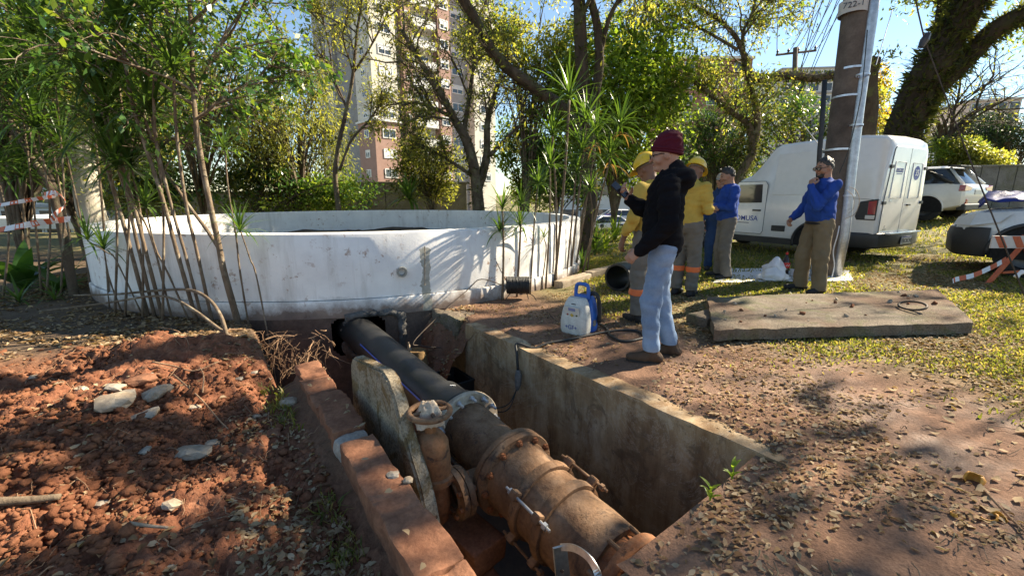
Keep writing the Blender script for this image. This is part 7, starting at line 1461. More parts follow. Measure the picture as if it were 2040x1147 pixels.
    if hw == 'beanie':
        S = Sdf(np.array(tuple(hc))-.22, np.array(tuple(hc))+.24, .0055); S.ell(h(-.02, 0, .05), (.116*s, .094*s, .118*s), .03, Hm); S.ell(h(-.04, 0, .12), (.085*s, .075*s, .07*s), .04, Hm); S.wrinkle(.005, 34, 8, 1.6); S.plane(tuple(h(.0, 0, .022)), tuple((Hm @ vv(.33, 0, -.94)).normalized())); bn = link('beanie', S.mesh('beanie', MT['c_maroon']), o)
        mb = MB(); n = 40; Mh = Matrix.Translation(h(0, 0, 0)) @ Hm.to_4x4()
        for dz in (.03, .048): mb.tube([h(-.014+.106*math.cos(2*math.pi*i/n), .089*math.sin(2*math.pi*i/n), dz+.034*math.cos(2*math.pi*i/n)) for i in range(n)], .011*s, 8, closed=True)
        mb.build('folded_rim', MT['c_maroon'], bn, smooth=True)
    if hw == 'helmet':
        mb = MB(); n = 40; rings = []
        for t in np.linspace(0, 1, 10):
            a = t*math.pi/2; rings.append([h(-.008+.138*math.cos(a)*math.cos(q), .114*math.cos(a)*math.sin(q), .052+.128*math.sin(a)+.006*max(0, math.cos(2*q))*math.sin(2*a)) for q in [2*math.pi*i/n for i in range(n)]])
        mb.loft(rings, True); hs = mb.build('helmet', MT['helmet'], o, smooth=True, auto=1.0)
        mb = MB(); inner = [h(-.008+.134*math.cos(q), .112*math.sin(q), .054) for q in [2*math.pi*i/n for i in range(n)]]; outer = [h(.0+(.155+.05*max(0, math.cos(q))**2)*math.cos(q), (.131)*math.sin(q), .044-.012*max(0, math.cos(q))) for q in [2*math.pi*i/n for i in range(n)]]; mb.loft([inner, outer, [p-Hm @ vv(0, 0, .005) for p in outer], [p-Hm @ vv(0, 0, .006) for p in inner]], False); mb.build('brim', MT['helmet'], hs, smooth=True, auto=.8)
        mb = MB(); mb.tube([h(-.11+.22*t, 0, .17+.024*math.sin(math.pi*t)-.05*(2*t-1)**2) for t in np.linspace(0, 1, 9)], .009, 6); mb.build('crown_ridge', MT['helmet'], hs, smooth=True)
        mb = MB(); mb.tube([h(-.008+.108*math.cos(q), .088*math.sin(q), .034) for q in [2*math.pi*i/n for i in range(n)]], .011, 6, closed=True); mb.build('headband', MT['c_grey'], hs, smooth=True)
    if hw == 'cap':
        S = Sdf(np.array(tuple(hc))-.2, np.array(tuple(hc))+.22, .006); S.ell(h(-.01, 0, .06), (.11*s, .088*s, .09*s), .02, Hm); S.plane(tuple(h(0, 0, .05)), tuple(Hm @ vv(0, 0, -1))); cp_ = link('cap', S.mesh('cap', MT['c_cap']), o)
        mb = MB(); n = 14; top_ = [h(.085+.1*math.cos(t), .085*math.sin(t), .056-.02*math.cos(t)) for t in np.linspace(-1.4, 1.4, n)]; base_ = [h(.06+.02*math.cos(t), .08*math.sin(t), .062) for t in np.linspace(-1.4, 1.4, n)]
        for i in range(n-1): mb.add([base_[i], top_[i], top_[i+1], base_[i+1]], [(0, 1, 2, 3)]); mb.add([p-Hm @ vv(0, 0, .006) for p in (base_[i], top_[i], top_[i+1], base_[i+1])], [(3, 2, 1, 0)])
        mb.build('visor', MT['c_cap'], cp_)
    gl = look.get('glasses')
    if gl:
        up_ = .115 if gl == 'up' else 0.0; bk = -.03 if gl == 'up' else 0.0; g = empty('glasses', (0, 0, 0)); g.parent = o; bpy.data.objects.remove(g)
        mb = MB()
        for q in (-1, 1):
            c = [(.112+bk, q*.034+.026*math.cos(t), .014+up_+.019*math.sin(t)) for t in np.linspace(0, 2*math.pi, 16, endpoint=False)]; mb.tube([h(*p) for p in c], .0028 if gl == 'clear' else .004, 5, closed=True); mb.tube([h(.108+bk, q*.062, .018+up_), h(.03+bk, q*.082, .02+up_), h(-.01+bk, q*.084, .008+up_)], .003, 5)
        mb.tube([h(.112+bk, -.009, .016+up_), h(.116+bk, 0, .019+up_), h(.112+bk, .009, .016+up_)], .003, 5); gf = mb.build('glasses', MT['lens'], o)
        if gl != 'clear':
            for q in (-1, 1): mb = MB(); mb.add([h(.1125+bk, q*.034+.026*math.cos(t), .014+up_+.019*math.sin(t)) for t in np.linspace(0, 2*math.pi, 16, endpoint=False)], [tuple(range(16))]); mb.build('lens', MT['lens'], gf)
    mb = MB()
    for q in (-1, 1): mb.tube([h(.092, q*.016, .043), h(.088, q*.036, .048), h(.074, q*.052, .04)], [.0045, .005, .003], 5)
    mb.build('eyebrows', MT['hair'], o)
    mb = MB(); mb.tube([h(.088, -.024, -.05), h(.1005, -.008, -.049), h(.1005, .008, -.049), h(.088, .024, -.05)], [.002, .004, .004, .002], 5); mb.build('lips', plain('lips', (.2, .07, .055), .5), o)
    for q in (-1, 1):
        bm = bmesh.new(); bmesh.ops.create_uvsphere(bm, u_segments=10, v_segments=8, radius=.011*s); me = bpy.data.meshes.new('eye'); bm.to_mesh(me); bm.free(); me.materials.append(MT['lens']); link('eye', me, o, h(.083, q*.031, .016))
    return o, P, s
HD = lambda d, up, side, curl=.45, thumb=.5: dict(d=d, up=up, side=side, curl=curl, thumb=thumb)
# man in black hooded jacket, phone in the far hand
b0 = pg(1303, 712)
man1, P1_, s1 = person('man in maroon beanie, black hooded jacket and pale jeans looking at a phone', b0, math.pi-.28, 1.76,
    dict(pts=dict(ankL=(.03, .10, .085), kneeL=(.065, .10, .49), ankR=(-.13, -.11, .085), kneeR=(-.02, -.10, .49), elL=(-.02, .27, 1.13), wrL=(.17, .22, .925), elR=(.06, -.25, 1.16), wrR=(.27, -.13, 1.30)), head=(.16, 0.0, 0), handL=HD((.75, -.05, -.6), (.3, .9, .2), 1, .75), handR=HD((.55, .25, .62), (.35, -.75, -.45), -1, .55, .9), footL=.1, footR=-.1, ext=[(.45, -.1, 1.45), (.3, .25, .8)]),
    dict(skin='skin_a', trousers='denim', tw=.98, top='c_black', topname='hooded_jacket', hood=True, hemtop=.80, arm=1.2, fat=1.13, wr=.0045, shoe='c_boot', boot=.15, seed=4, hat='beanie', glasses='clear', hem=.10), .006)
ph = MB(); ph.box((0, 0, 0), (.074, .009, .155)); phone = ph.build('mobile_phone', MT['lens'], None, bevel=.004); fw = Matrix.Rotation(man1.rotation_euler.z, 4, 'Z'); wp = Vector(b0)+(fw @ (P1_['wrR']+Vector((.085, .05, .085)))); phone.location = wp; phone.rotation_euler = (.0, 0, man1.rotation_euler.z+1.2); phone.rotation_mode = 'XYZ'
Lq = Vector((.74, .05, .67)).normalized(); Wq = Vector((-.45, -.75, .48)); Wq = (Wq-Lq*Wq.dot(Lq)).normalized(); Nq = Lq.cross(Wq); phone.matrix_world = Matrix.Translation(wp) @ fw @ Matrix((Wq, Nq, Lq)).transposed().to_4x4(); tag(phone, 'dark mobile phone held by the man in the beanie', 'phone')
# left worker in yellow with helmet
b1 = pg(1282, 638)
person('helmeted worker in yellow shirt with orange-banded trousers, left of the man in black', b1, math.pi-.98, 1.74,
    dict(pts=dict(elL=(.0, .27, 1.13), wrL=(.14, .24, .90), elR=(.06, -.25, 1.14), wrR=(.24, -.12, 1.05), ankL=(.0, .11, .085), ankR=(-.05, -.11, .085)), head=(.45, .15, 0), headfwd=.035, handL=HD((.35, 0, -.93), (.1, .95, .1), 1, .45), handR=HD((.8, .5, -.1), (0, -.5, .8), 1, .5), ext=[(.3, .25, .7)]),
    dict(skin='skin_b', trousers='c_grey', tw=1.14, top='c_yellow', topname='shirt', hemtop=.93, sleeve=.72, shoe='c_shoe', seed=14, hat='helmet', hem=.09, bands=[(.30, .37, 'c_band')]), .0075)
b2 = pg(1360, 588)
person('helmeted worker in yellow shirt behind the man in black, seen from the side', b2, .8, 1.76,
    dict(pts=dict(elL=(.10, .23, 1.14), wrL=(.26, .06, 1.14), elR=(-.02, -.24, 1.13), wrR=(.22, -.12, 1.12)), head=(.42, -.1, 0), headfwd=.035, handL=HD((.5, -.85, .1), (.6, .3, .6), -1, .5), handR=HD((.6, .75, .1), (.6, -.3, .6), 1, .5)),
    dict(skin='skin_b', trousers='c_grey', tw=1.14, top='c_yellow', topname='shirt', hemtop=.92, shoe='c_shoe', seed=24, hat='helmet', hem=.09, fat=.95, bands=[(.33, .40, 'c_band')]), .0085)
b3 = pg(1436, 553)
person('man in blue sweater with folded arms and sunglasses pushed up on his hair', b3, math.pi-.08, 1.70,
    dict(pts=dict(elL=(.07, .29, 1.13), wrL=(.21, .03, 1.17), elR=(.08, -.28, 1.12), wrR=(.23, -.02, 1.12), ankL=(-.02, .14, .085), ankR=(.0, -.13, .085)), head=(.3, -.2, 0), headfwd=.03, handL=HD((.15, -.97, .05), (.95, .1, .1), -1, .3), handR=HD((.1, .97, .05), (.95, 0, .1), 1, .3), footL=.25, footR=-.2),
    dict(skin='skin_c', trousers='c_grey', tw=1.18, top='c_blue', topname='sweater', hemtop=.93, fat=1.12, shoe='c_shoe', seed=34, hair=True, glasses='up', hem=.055), .0085)
b4 = pg(1420, 538)
person('man in beige cap standing behind the folded-arms man', b4, -math.pi/2-.5, 1.62,
    dict(head=(.1, 0, 0), handL=HD((.2, 0, -.97), (0, .9, 0), 1, .4), handR=HD((.2, 0, -.97), (0, -.9, 0), -1, .4)),
    dict(skin='skin_c', trousers='c_navy', tw=1.05, top='c_navy', topname='sweater', hemtop=.93, shoe='c_shoe', seed=44, hat='cap', hair=True), .0095)
b5 = pg(1612, 581)
person('bearded man in blue sweater and khaki trousers with a hand at his mouth', b5, math.pi+.02, 1.73,
    dict(pts=dict(elL=(.20, .20, 1.15), wrL=(.215, .055, 1.40), elR=(.03, -.29, 1.13), wrR=(.20, -.26, .97), ankL=(-.03, .13, .085), ankR=(.04, -.14, .085), kneeL=(.01, .12, .49), kneeR=(.06, -.13, .49)), head=(.22, .1, 0), headfwd=.03, handL=HD((-.25, -.35, .9), (.85, .3, .25), 1, .8), handR=HD((.75, .25, -.55), (.2, -.9, .2), -1, .7), footL=.25, footR=-.3),
    dict(skin='skin_c', trousers='c_khaki', tw=1.25, top='c_blue', topname='sweater', hemtop=.95, fat=1.16, belt=True, shoe='c_shoe', seed=54, hair=True, beard=True, glasses='dark', hem=.05), .007)

# ---------------------------------------------------------------- vehicles (local frame: x forward from the rear, y left positive, z up)
def wheel(parent, x, y, r, wd, z=None):
    z = r if z is None else z; side = 1 if y > 0 else -1
    mb = MB(); Mx = Matrix.Translation((x, y, z)) @ Matrix.Rotation(-side*math.pi/2, 4, 'X'); mb.lathe([(r*.62, -wd/2), (r*.9, -wd/2), (r*.985, -wd*.4), (r, -wd*.2), (r, wd*.2), (r*.985, wd*.4), (r*.9, wd/2), (r*.62, wd/2), (r*.6, wd*.3)], 36, Mx); w_ = mb.build('tyre', MT['tyre'], parent, smooth=True, auto=.8); w_.name = 'wheel'
    mb = MB(); mb.lathe([(r*.62, wd*.3), (r*.58, wd*.42), (r*.5, wd*.36), (r*.3, wd*.30), (r*.12, wd*.36), (0, wd*.36)], 30, Mx); mb.build('rim', MT['rim'], w_, smooth=True, auto=.8)
    for k in range(5):
        a = 2*math.pi*k/5; mb = MB(); mb.lathe([(.012, 0), (.012, .02), (0, .022)], 8, Mx @ Matrix.Translation((r*.22*math.cos(a), r*.22*math.sin(a), wd*.33))); mb.build('wheel_nut', MT['zinc'], w_)
def ring_sec(x, zb, zt, wb, wt, rc=.12, zbelt=1.0):
    """one cross-section, from bottom centre round the left side over the roof"""
    L = [(0, zb), (wb*.8, zb), (wb*.97, zb+.07), (wb, zb+.2), (wb, min(zbelt, zt*.6)), (wb*.995+wt*.005, min(zbelt+.12, zt*.72)), ((wb+wt)/2, (zt+min(zbelt, zt*.6))/2+.05), (wt, zt-rc*1.1), (wt-rc*.12, zt-rc*.5), (wt-rc*.5, zt-rc*.12), (wt-rc*1.2, zt-.004), (0, zt+.015)]
    return [Vector((x, y, z)) for y, z in L]+[Vector((x, -y, z)) for y, z in L[-2:0:-1]]
def van():
    F_ = Vector((-.49, .872, 0)).normalized(); Lf = Vector((-F_.y, F_.x, 0)); c = Vector((6.36, 7.62, 0))-Lf*.9; c.z = gz(5.8, 9.2)-.02; o = empty('box_van', c, math.atan2(F_.y, F_.x), 'white box van with number 35 on its rear doors', 'van')
    W = MT['car_white']
    st = [(0, .50, 2.10, .845, .74), (.03, .44, 2.18, .875, .765), (.12, .40, 2.25, .895, .785), (.45, .38, 2.29, .90, .79), (1.0, .30, 2.30, .90, .795), (1.85, .30, 2.27, .90, .79), (2.0, .30, 2.21, .90, .775), (2.3, .30, 1.86, .90, .73), (2.5, .30, 1.68, .90, .70), (2.75, .30, 1.58, .90, .68), (3.25, .30, 1.17, .88, .72), (3.8, .32, 1.05, .86, .70), (4.15, .36, .90, .80, .62), (4.24, .48, .74, .70, .5)]
    mb = MB(); mb.loft([ring_sec(*s_) for s_ in st]); me = mb.mesh('body', W, smooth=True, auto=.55); body = link('body', me, o)
    def side(name, poly, t, mat, y0=.9, par=None, bev=.004):
        mb = MB(); mb.prism(poly, t, Matrix.Translation((0, y0, 0)) @ Matrix(((1, 0, 0, 0), (0, 0, 1, 0), (0, 1, 0, 0), (0, 0, 0, 1)))); return mb.build(name, mat, par or o, bevel=bev)
    def slope_side(name, poly, t, mat, bev=.006, par=None):
        # follows the tumblehome of the upper box
        mb = MB(); n = len(poly); yy = lambda z: .897-max(0, z-1.12)*.088
        mb.add([Vector((x, yy(z)+q, z)) for q in (-.02, t) for x, z in poly], [tuple(reversed(range(n))), tuple(range(n, 2*n))]+[(i, (i+1) % n, n+(i+1) % n, n+i) for i in range(n)]); return mb.build(name, mat, par or o, bevel=bev)
    slope_side('side_panel', [(.55, 1.24), (1.86, 1.24), (1.86, 2.06), (.55, 2.10)], .012, W)
    slope_side('rear_panel_seam', [(.0, 1.145), (.5, 1.185), (.5, 1.191), (.0, 1.151)], .004, MT['car_dark'], 0)
    # cab door with glass, handle, lettering
    dpoly = [(1.98, .48), (2.02, .42), (3.02, .42), (3.06, .9), (2.98, 1.08), (2.62, 1.52), (2.02, 1.52), (1.97, 1.45)]
    door = side('cab_door', dpoly, .006, W, .899)
    for a, b_ in zip(dpoly, dpoly[1:]+dpoly[:1]): mb = MB(); mb.tube([(a[0], .904, a[1]), (b_[0], .904, b_[1])], .005, 4); mb.build('door_seam', MT['car_dark'], door)
    side('door_glass', [(2.06, 1.08), (2.93, 1.06), (2.58, 1.46), (2.08, 1.46)], .004, MT['glass'], .906, door, 0); side('handle', [(2.06, .90), (2.24, .90), (2.24, .935), (2.06, .935)], .025, MT['car_dark'], .906, door, .006)
    mb = MB(); mb.tube([(2.72, .93, 1.04), (2.76, 1.05, 1.10), (2.78, 1.05, 1.2)], [.03, .09, .07], 8); mb.build('wing_mirror', MT['car_dark'], door, smooth=True)
    Mside = Matrix(((-1, 0, 0), (0, 0, 1), (0, 1, 0))).to_4x4()
    txt('door_lettering', 'COMUSA', .15, MT['blue_ink'], door, Matrix.Translation((2.42, .9075, .74)) @ Mside, bold=.01)
    mb = MB(); mb.box((2.48, .908, .645), (.36, .002, .014)); mb.build('small_print', MT['dark_ink'], door)
    side('vent', [(1.52, .50), (1.80, .50), (1.80, .62), (1.52, .62)], .014, MT['car_dark'], .895, o, .01)
    # wheel arch and wheels
    mb = MB(); ar = [Vector((.95+.40*math.cos(t), .902, .33+.40*math.sin(t))) for t in np.linspace(-.25, math.pi+.25, 24)]; mb.tube(ar, .028, 6); mb.build('arch_trim', MT['car_dark'], o, smooth=True); side('arch_liner', [(.95+.39*math.cos(t), .33+.39*math.sin(t)) for t in np.linspace(-.2, math.pi+.2, 20)], .004, MT['dark'], .9, o, 0)
    for x in (.95, 3.45):
        for y in (.80, -.80): wheel(o, x, y, .32, .2)
    side('sill', [(1.38, .24), (3.05, .24), (3.05, .36), (1.38, .36)], .012, MT['car_dark'], .893, o, .006)
    # rear: doors, lamps, bumper, plate
    def rear(name, poly, t, mat, x0=0, par=None, bev=.004):
        mb = MB(); mb.prism(poly, t, Matrix.Translation((x0, 0, 0)) @ Matrix(((0, 0, -1, 0), (1, 0, 0, 0), (0, 1, 0, 0), (0, 0, 0, 1)))); return mb.build(name, mat, par or o, bevel=bev)
    for sgn in (1, -1):
        g = .006*sgn; pl = [(g, .55), (sgn*.77, .55), (sgn*.755, 1.15), (sgn*.65, 2.0), (sgn*.60, 2.055), (g, 2.06)]; d_ = rear('rear_door', pl if sgn > 0 else pl[::-1], .014, W, 0.0, bev=.006)
        fr = [(sgn*.15, 1.18), (sgn*.60, 1.18), (sgn*.56, 1.80), (sgn*.15, 1.80)]; mb = MB(); mb.tube([Vector((-.016, y, z)) for y, z in fr], .010, 6, closed=True); mb.build('pressed_frame', W, d_, smooth=True)
        for z in (1.10, 1.72): yv = sgn*(.765-.13*max(0, z-1.15)); mb = MB(); mb.box((-.02, yv, z), (.03, .11, .055)); mb.build('hinge', MT['car_dark'], d_, bevel=.008)
        for a, b_ in zip(pl, pl[1:]+pl[:1]): mb = MB(); mb.tube([(-.004, a[0], a[1]), (-.004, b_[0], b_[1])], .006, 4); mb.build('door_seam', MT['car_dark'], d_)
        if sgn > 0:
            mb = MB(); mb.box((-.017, .36, 1.66), (.004, .26, .07)); dc = mb.build('decal', MT['blue_ink'], d_); Mr = Matrix(((0, 0, -1), (-1, 0, 0), (0, 1, 0))).to_4x4(); txt('decal_text', 'COMUSA', .06, MT['frame_w'] if 'frame_w' in MT else MT['bag'], dc, Matrix.Translation((-.0205, .36, 1.66)) @ Mr, bold=.01); mb = MB(); mb.box((-.0155, .36, 1.60), (.002, .22, .014)); mb.build('small_print', MT['blue_ink'], dc)
            mb = MB(); mb.box((-.017, .52, 1.14), (.004, .1, .045)); mb.build('label_plate', MT['zinc'], d_); txt('badge', 'C', .06, MT['dark_ink'], d_, Matrix.Translation((-.0155, .58, .68)) @ Mr); mb = MB(); mb.box((-.0155, .58, .635), (.002, .13, .012)); mb.build('small_print', MT['dark_ink'], d_)
        else:
            mb = MB(); mb.lathe([(0, 0), (.125, 0), (.125, .003), (0, .003)], 36, Matrix.Translation((-.0145, -.36, 1.63)) @ Matrix.Rotation(-math.pi/2, 4, 'Y')); dc = mb.build('number_disc', MT['blue_ink'], d_); txt('number', '35', .15, MT['bag'], dc, Matrix.Translation((-.0195, -.36, 1.63)) @ Matrix(((0, 0, -1), (-1, 0, 0), (0, 1, 0))).to_4x4(), bold=.012)
            mb = MB(); mb.box((-.03, -.2, 1.06), (.03, .12, .03)); mb.build('handle', MT['car_dark'], d_, bevel=.006)
    for sgn in (1, -1):
        mb = MB(); rings = []
        for x, y, k in ((.02, .80, 1), (-.012, .84, 1), (.03, .885, 1), (.12, .905, 1), (.26, .909, .92)): rings.append([Vector((x, sgn*y, .83)), Vector((x, sgn*(y+.0), .86)), Vector((x, sgn*(y), .84+.32*k)), Vector((x, sgn*(y-.02), .84+.32*k))])
        pass
        l = side('tail_lamp', [(.015, .80), (.30, .80), (.33, .86), (.28, 1.12), (.015, 1.17)], .018, MT['car_dark'], .888 if sgn > 0 else -.906, o, .012)
        side('red_lens', [(.03, .90), (.14, .90), (.15, 1.12), (.03, 1.14)], .006, MT['red_lamp'], .904 if sgn > 0 else -.912, l, .003); side('clear_lens', [(.03, .82), (.17, .82), (.17, .885), (.03, .885)], .006, MT['lamp_clear'], .904 if sgn > 0 else -.912, l, .003)
    mb = MB(); rg = []
    for z, k in ((.30, -.02), (.33, .03), (.50, .045), (.56, .03), (.575, .0)): rg.append([Vector(p) for p in ((.60, .90+k*.3, z), (.12, .90+k*.5, z), (-.02-k*.6, .80+k*.4, z), (-.08-k, .4, z), (-.09-k, 0, z), (-.08-k, -.4, z), (-.02-k*.6, -.80-k*.4, z), (.12, -.90-k*.5, z), (.60, -.90-k*.3, z), (.60, -.5, z), (.60, .5, z))])
    mb.loft(rg); bp = mb.build('rear_bumper', MT['car_dark'], o, smooth=True, auto=.6)
    mb = MB(); mb.box((-.10, 0, .565), (.09, 1.3, .03)); mb.build('bumper_step', W, bp, bevel=.012)
    mb = MB(); mb.box((-.142, -.05, .43), (.008, .42, .14)); pt = mb.build('number_plate', MT['plate'], o, bevel=.003); mb = MB(); mb.box((-.147, -.05, .488), (.002, .41, .022)); mb.build('plate_strip', MT['blue_ink'], pt); txt('plate_text', 'TBC8C90', .105, MT['dark_ink'], pt, Matrix.Translation((-.1485, -.05, .415)) @ Matrix(((0, 0, -1), (-1, 0, 0), (0, 1, 0))).to_4x4(), bold=.008)
van()
def car(name, lab, loc, head, L, Wd, low, belt, roof, paint, lamps, extras=None, wr=.33, wx=(.8, 3.4), trim=False):
    """low: stations (x, zb, zt, halfwidth); belt, roof: rectangles (x0, x1, half width, z)"""
    o = empty(name, loc, math.atan2(head[1], head[0]), lab, 'car'); mb = MB(); rings = []
    for x, zb, zt, hw in low:
        Lh = [(0, zb), (hw*.82, zb), (hw*.97, zb+.06), (hw, zb+.18), (hw*1.0, (zb+zt)/2), (hw*.985, zt-.12), (hw*.94, zt-.03), (hw*.86, zt), (hw*.4, zt+.012), (0, zt+.015)]; rings.append([Vector((x, y, z)) for y, z in Lh]+[Vector((x, -y, z)) for y, z in Lh[-2:0:-1]])
    mb.loft(rings); mb.build('body', MT[paint], o, smooth=True, auto=.6)
    def rect(x0, x1, hw, z, r=.12): return [Vector(p) for p in ((x0, hw-r, z), (x0+r*.4, hw-r*.3, z), (x0+r, hw, z), ((x0+x1)/2, hw*1.01, z), (x1-r, hw, z), (x1-r*.4, hw-r*.3, z), (x1, hw-r, z), (x1, 0, z), (x1, -hw+r, z), (x1-r*.4, -hw+r*.3, z), (x1-r, -hw, z), ((x0+x1)/2, -hw*1.01, z), (x0+r, -hw, z), (x0+r*.4, -hw+r*.3, z), (x0, -hw+r, z), (x0, 0, z))]
    b_, t_ = rect(*belt), rect(*roof); mb = MB(); mb.loft([[p-Vector((0, 0, .05)) for p in b_], b_, t_], False); gl = mb.build('glazing', MT['glass'], o, smooth=True, auto=.5)
    cx = (roof[0]+roof[1])/2; top2 = [Vector((cx+(p.x-cx)*.9, p.y*.86, p.z+.06)) for p in t_]; mb = MB(); mb.loft([[p-Vector((0, 0, .03)) for p in t_], [Vector((cx+(p.x-cx)*1.012, p.y*1.015, p.z)) for p in t_], top2]); mb.build('roof', MT[paint], o, smooth=True, auto=.7)
    for i in (0, 3, 6, 8, 11, 14):
        mb = MB(); mb.tube([b_[i], b_[i].lerp(t_[i], .5), t_[i]], [.055, .045, .045] if i not in (3, 11) else [.04, .035, .03], 8); mb.build('pillar', MT[paint if i not in (3, 11) else 'car_dark'], o, smooth=True)
    for x in wx:
        for y in (Wd/2-.11, -Wd/2+.11):
            wheel(o, x, y, wr, .2); sg = 1 if y > 0 else -1; mb = MB(); mb.tube([Vector((x+(wr+.06)*math.cos(t), sg*(Wd/2-.005), wr+(wr+.06)*math.sin(t))) for t in np.linspace(-.1, math.pi+.1, 18)], .035 if trim else .02, 6); mb.build('arch_trim', MT['car_dark'] if trim else MT[paint], o, smooth=True); mb = MB(); mb.prism([(x+(wr+.055)*math.cos(t), wr+(wr+.055)*math.sin(t)) for t in np.linspace(-.2, math.pi+.2, 18)], .006, Matrix.Translation((0, sg*(Wd/2-.003), 0)) @ Matrix(((1, 0, 0, 0), (0, 0, 1, 0), (0, 1, 0, 0), (0, 0, 0, 1)))); mb.build('arch_liner', MT['dark'], o)
    for (nm, x, y, z, sx, sy, sz, m) in lamps: mb = MB(); mb.box((x, y, z), (sx, sy, sz)); mb.build(nm, MT[m], o, bevel=min(sx, sy, sz)*.25)
    if extras: extras(o)
    return o
p = AG(1945, 13.0); p.z = gz(p.x, p.y)
def suv_extra(o):
    mb = MB(); mb.box((.42, 0, 1.60), (.30, 1.25, .035)); mb.build('spoiler', MT['car_dark'], o, bevel=.01)
    for sg in (1, -1):
        mb = MB(); pl = [(sg*.86, 1.05), (sg*.42, .98), (sg*.50, .90), (sg*.87, .88)]; mb.prism(pl if sg > 0 else pl[::-1], .14, Matrix.Translation((.13, 0, 0)) @ Matrix(((0, 0, -1, 0), (1, 0, 0, 0), (0, 1, 0, 0), (0, 0, 0, 1)))); l = mb.build('tail_lamp', MT['red_lamp'], o, bevel=.01)
        mb = MB(); mb.tube([(.3, sg*.87, 1.12), (.6, sg*.84, 1.30), (.9, sg*.80, 1.46)], [.05, .06, .02], 6); mb.build('black_pillar', MT['car_dark'], o, smooth=True)
        mb = MB(); mb.box((-.0, sg*.62, .58), (.04, .12, .14)); mb.build('fog_lamp', MT['red_lamp'], o, bevel=.01)
    mb = MB(); mb.box((-.01, 0, .85), (.02, .45, .14)); mb.build('number_plate', MT['plate'], o, bevel=.003); mb = MB(); mb.box((.05, 0, .42), (.2, 1.5, .18)); mb.build('rear_skirt', MT['car_dark'], o, bevel=.03)
car('sport_utility_car', 'white sport utility car with red tail lamps parked right of the van', p, (-.42, .9), 4.4, 1.8, [(0, .55, .95, .78), (.06, .42, 1.06, .85), (.4, .32, 1.12, .89), (2.0, .28, 1.08, .9), (3.2, .28, 1.04, .9), (3.9, .32, .98, .86), (4.3, .42, .82, .74), (4.4, .5, .7, .62)], (.14, 3.2, .80, 1.08), (.55, 2.3, .60, 1.55), 'car_white', [], suv_extra, wr=.35)
# pale pickup whose front quarter enters at right
p = Vector((6.95, 6.75, 0)); p.z = gz(7.6, 6.6)-.02
def pick_extra(o):
    mb = MB(); rg = []
    for z, k in ((.28, -.03), (.34, .03), (.60, .045), (.70, .02), (.715, -.02)): rg.append([Vector(q) for q in ((4.27, .895+k*.3, z), (4.42, .87+k*.5, z), (4.62+k, .70, z), (4.70+k, .3, z), (4.70+k, -.3, z), (4.62+k, -.70, z), (4.42, -.87-k*.5, z), (4.27, -.895-k*.3, z), (4.3, 0, z))])
    mb.loft(rg); mb.build('front_bumper', MT['car_dark'], o, smooth=True, auto=.7)
    for sg in (1, -1):
        mb = MB(); mb.add([Vector((4.68, sg*.62, .74)), Vector((4.50, sg*.89, .74)), Vector((4.20, sg*.925, .80)), Vector((4.08, sg*.915, .95)), Vector((4.45, sg*.84, .93)), Vector((4.64, sg*.62, .86))], [(0, 1, 2, 3, 4, 5)]); mb.build('headlamp', MT['lamp_clear'], o)
        mb = MB(); mb.tube([(3.0, sg*.92, 1.15), (3.02, sg*1.08, 1.2), (3.02, sg*1.1, 1.3)], [.03, .1, .07], 8); mb.build('wing_mirror', MT['car_silver'], o, smooth=True)
    # tarp lying on the bonnet
    n = 18; V = []
    for i in range(n+1):
        for j in range(n+1):
            x = 4.45-1.5*i/n; y = .80-1.5*j/n; V.append((x+.04*mnoise.noise(Vector((i*.4, j*.4, 0))), y, 1.10+.13*(1-abs(2*j/n-1)**2)+.085*mnoise.noise(Vector((i*.55, j*.55, 3)))+(.03*(4.45-x))-(.10 if i == 0 else 0)))
    Fq = [(i*(n+1)+j, (i+1)*(n+1)+j, (i+1)*(n+1)+j+1, i*(n+1)+j+1) for i in range(n) for j in range(n)]; me = bpy.data.meshes.new('tarp'); me.from_pydata(V, [], Fq); me.materials.append(MT['tarp']); me.polygons.foreach_set('use_smooth', [True]*len(Fq)); me.update()
    t = link('blue_tarp', me); t.matrix_world = Matrix.Translation(o.location) @ Matrix.Rotation(o.rotation_euler.z, 4, 'Z'); tag(t, 'folded dark blue tarpaulin lying on the pickup bonnet', 'tarpaulin'); md = t.modifiers.new('t', 'SOLIDIFY'); md.thickness = .012
hd = Vector((-.68, .73)).normalized(); loc = Vector((p.x-hd.x*4.6+hd.y*.8, p.y-hd.y*4.6-hd.x*.8, p.z))
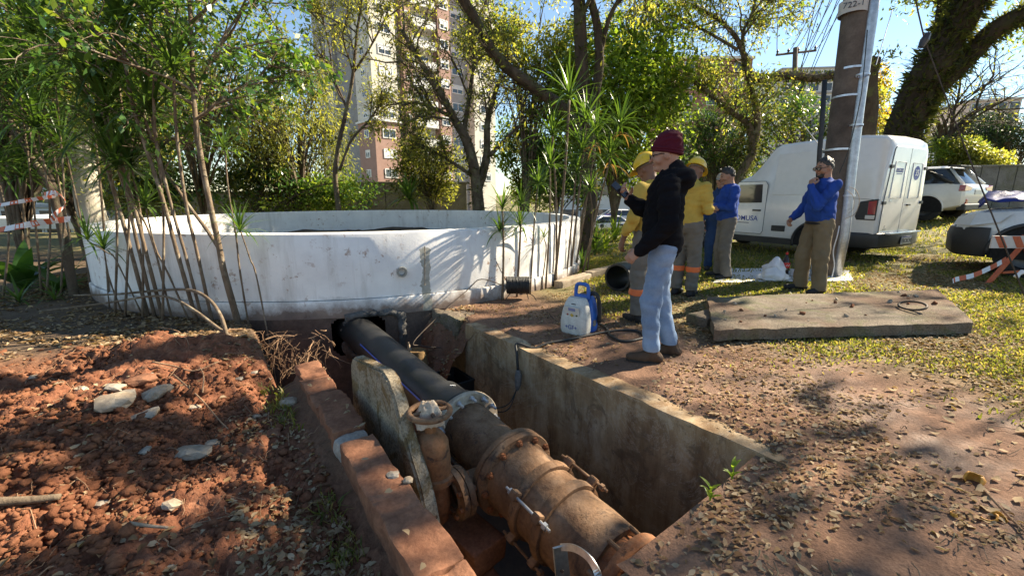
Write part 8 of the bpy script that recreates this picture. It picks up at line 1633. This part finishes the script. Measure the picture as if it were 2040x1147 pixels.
car('pickup_truck', 'pale pickup truck with dark bumper at the right edge', loc, hd, 4.7, 1.82, [(0, .5, .95, .82), (.1, .4, 1.0, .9), (1.8, .35, 1.02, .91), (3.0, .33, 1.04, .91), (3.8, .36, 1.01, .90), (4.3, .42, .97, .87), (4.55, .5, .88, .78), (4.64, .55, .78, .68)], (1.5, 3.3, .80, 1.03), (1.7, 2.7, .62, 1.55), 'car_silver', [], pick_extra, wr=.36, wx=(1.0, 3.85), trim=True)
# cars on the road behind
def pol_extra(o):
    mb = MB(); mb.box((1.85, 0, 1.49), (.25, 1.0, .1)); lb = mb.build('light_bar', plain('bar_blue', (.05, .08, .4), .3), o, bevel=.02); mb = MB(); mb.box((1.85, .0, 1.55), (.2, .3, .05)); mb.build('beacon', MT['red_lamp'], lb)
    for sg in (1, -1):
        mb = MB(); mb.lathe([(0, 0), (.16, 0), (.16, .004), (0, .004)], 20, Matrix.Translation((2.6, sg*.885, .72)) @ Matrix.Rotation(-sg*math.pi/2, 4, 'X')); mb.build('door_emblem', MT['dark_ink'], o)
        for x in (1.75, 1.2): mb = MB(); mb.box((x, sg*.887, .78), (.42, .004, .12)); mb.build('side_band', MT['dark_ink'], o)
low = [(0, .5, .9, .74), (.08, .38, .98, .82), (.5, .3, 1.0, .87), (2.0, .26, .96, .88), (3.0, .26, .94, .88), (3.7, .3, .86, .85), (4.15, .38, .7, .74), (4.25, .46, .6, .62)]
p = AG(1218, 33.5); p.z = gz(p.x, 33.5)+.06
car('police_car', 'white patrol car with roof light bar on the road behind', p+Vector((1.6, 0, 0)), (-1, -.12), 4.25, 1.76, low, (.45, 3.2, .78, .95), (1.1, 2.5, .6, 1.4), 'car_white', [('headlamp', 4.14, .55, .66, .12, .3, .12, 'lamp_clear'), ('headlamp', 4.14, -.55, .66, .12, .3, .12, 'lamp_clear')], pol_extra, wr=.31)
p = AG(1215, 38); p.z = gz(p.x, 38)+.06
car('parked_car', 'second white car behind the patrol car on the road', p+Vector((2.6, 0, .25)), (-1, -.05), 4.25, 1.76, low, (.45, 3.2, .78, .95), (1.1, 2.5, .6, 1.42), 'car_white', [('headlamp', 4.14, .55, .66, .12, .3, .12, 'lamp_clear')], None, wr=.31)
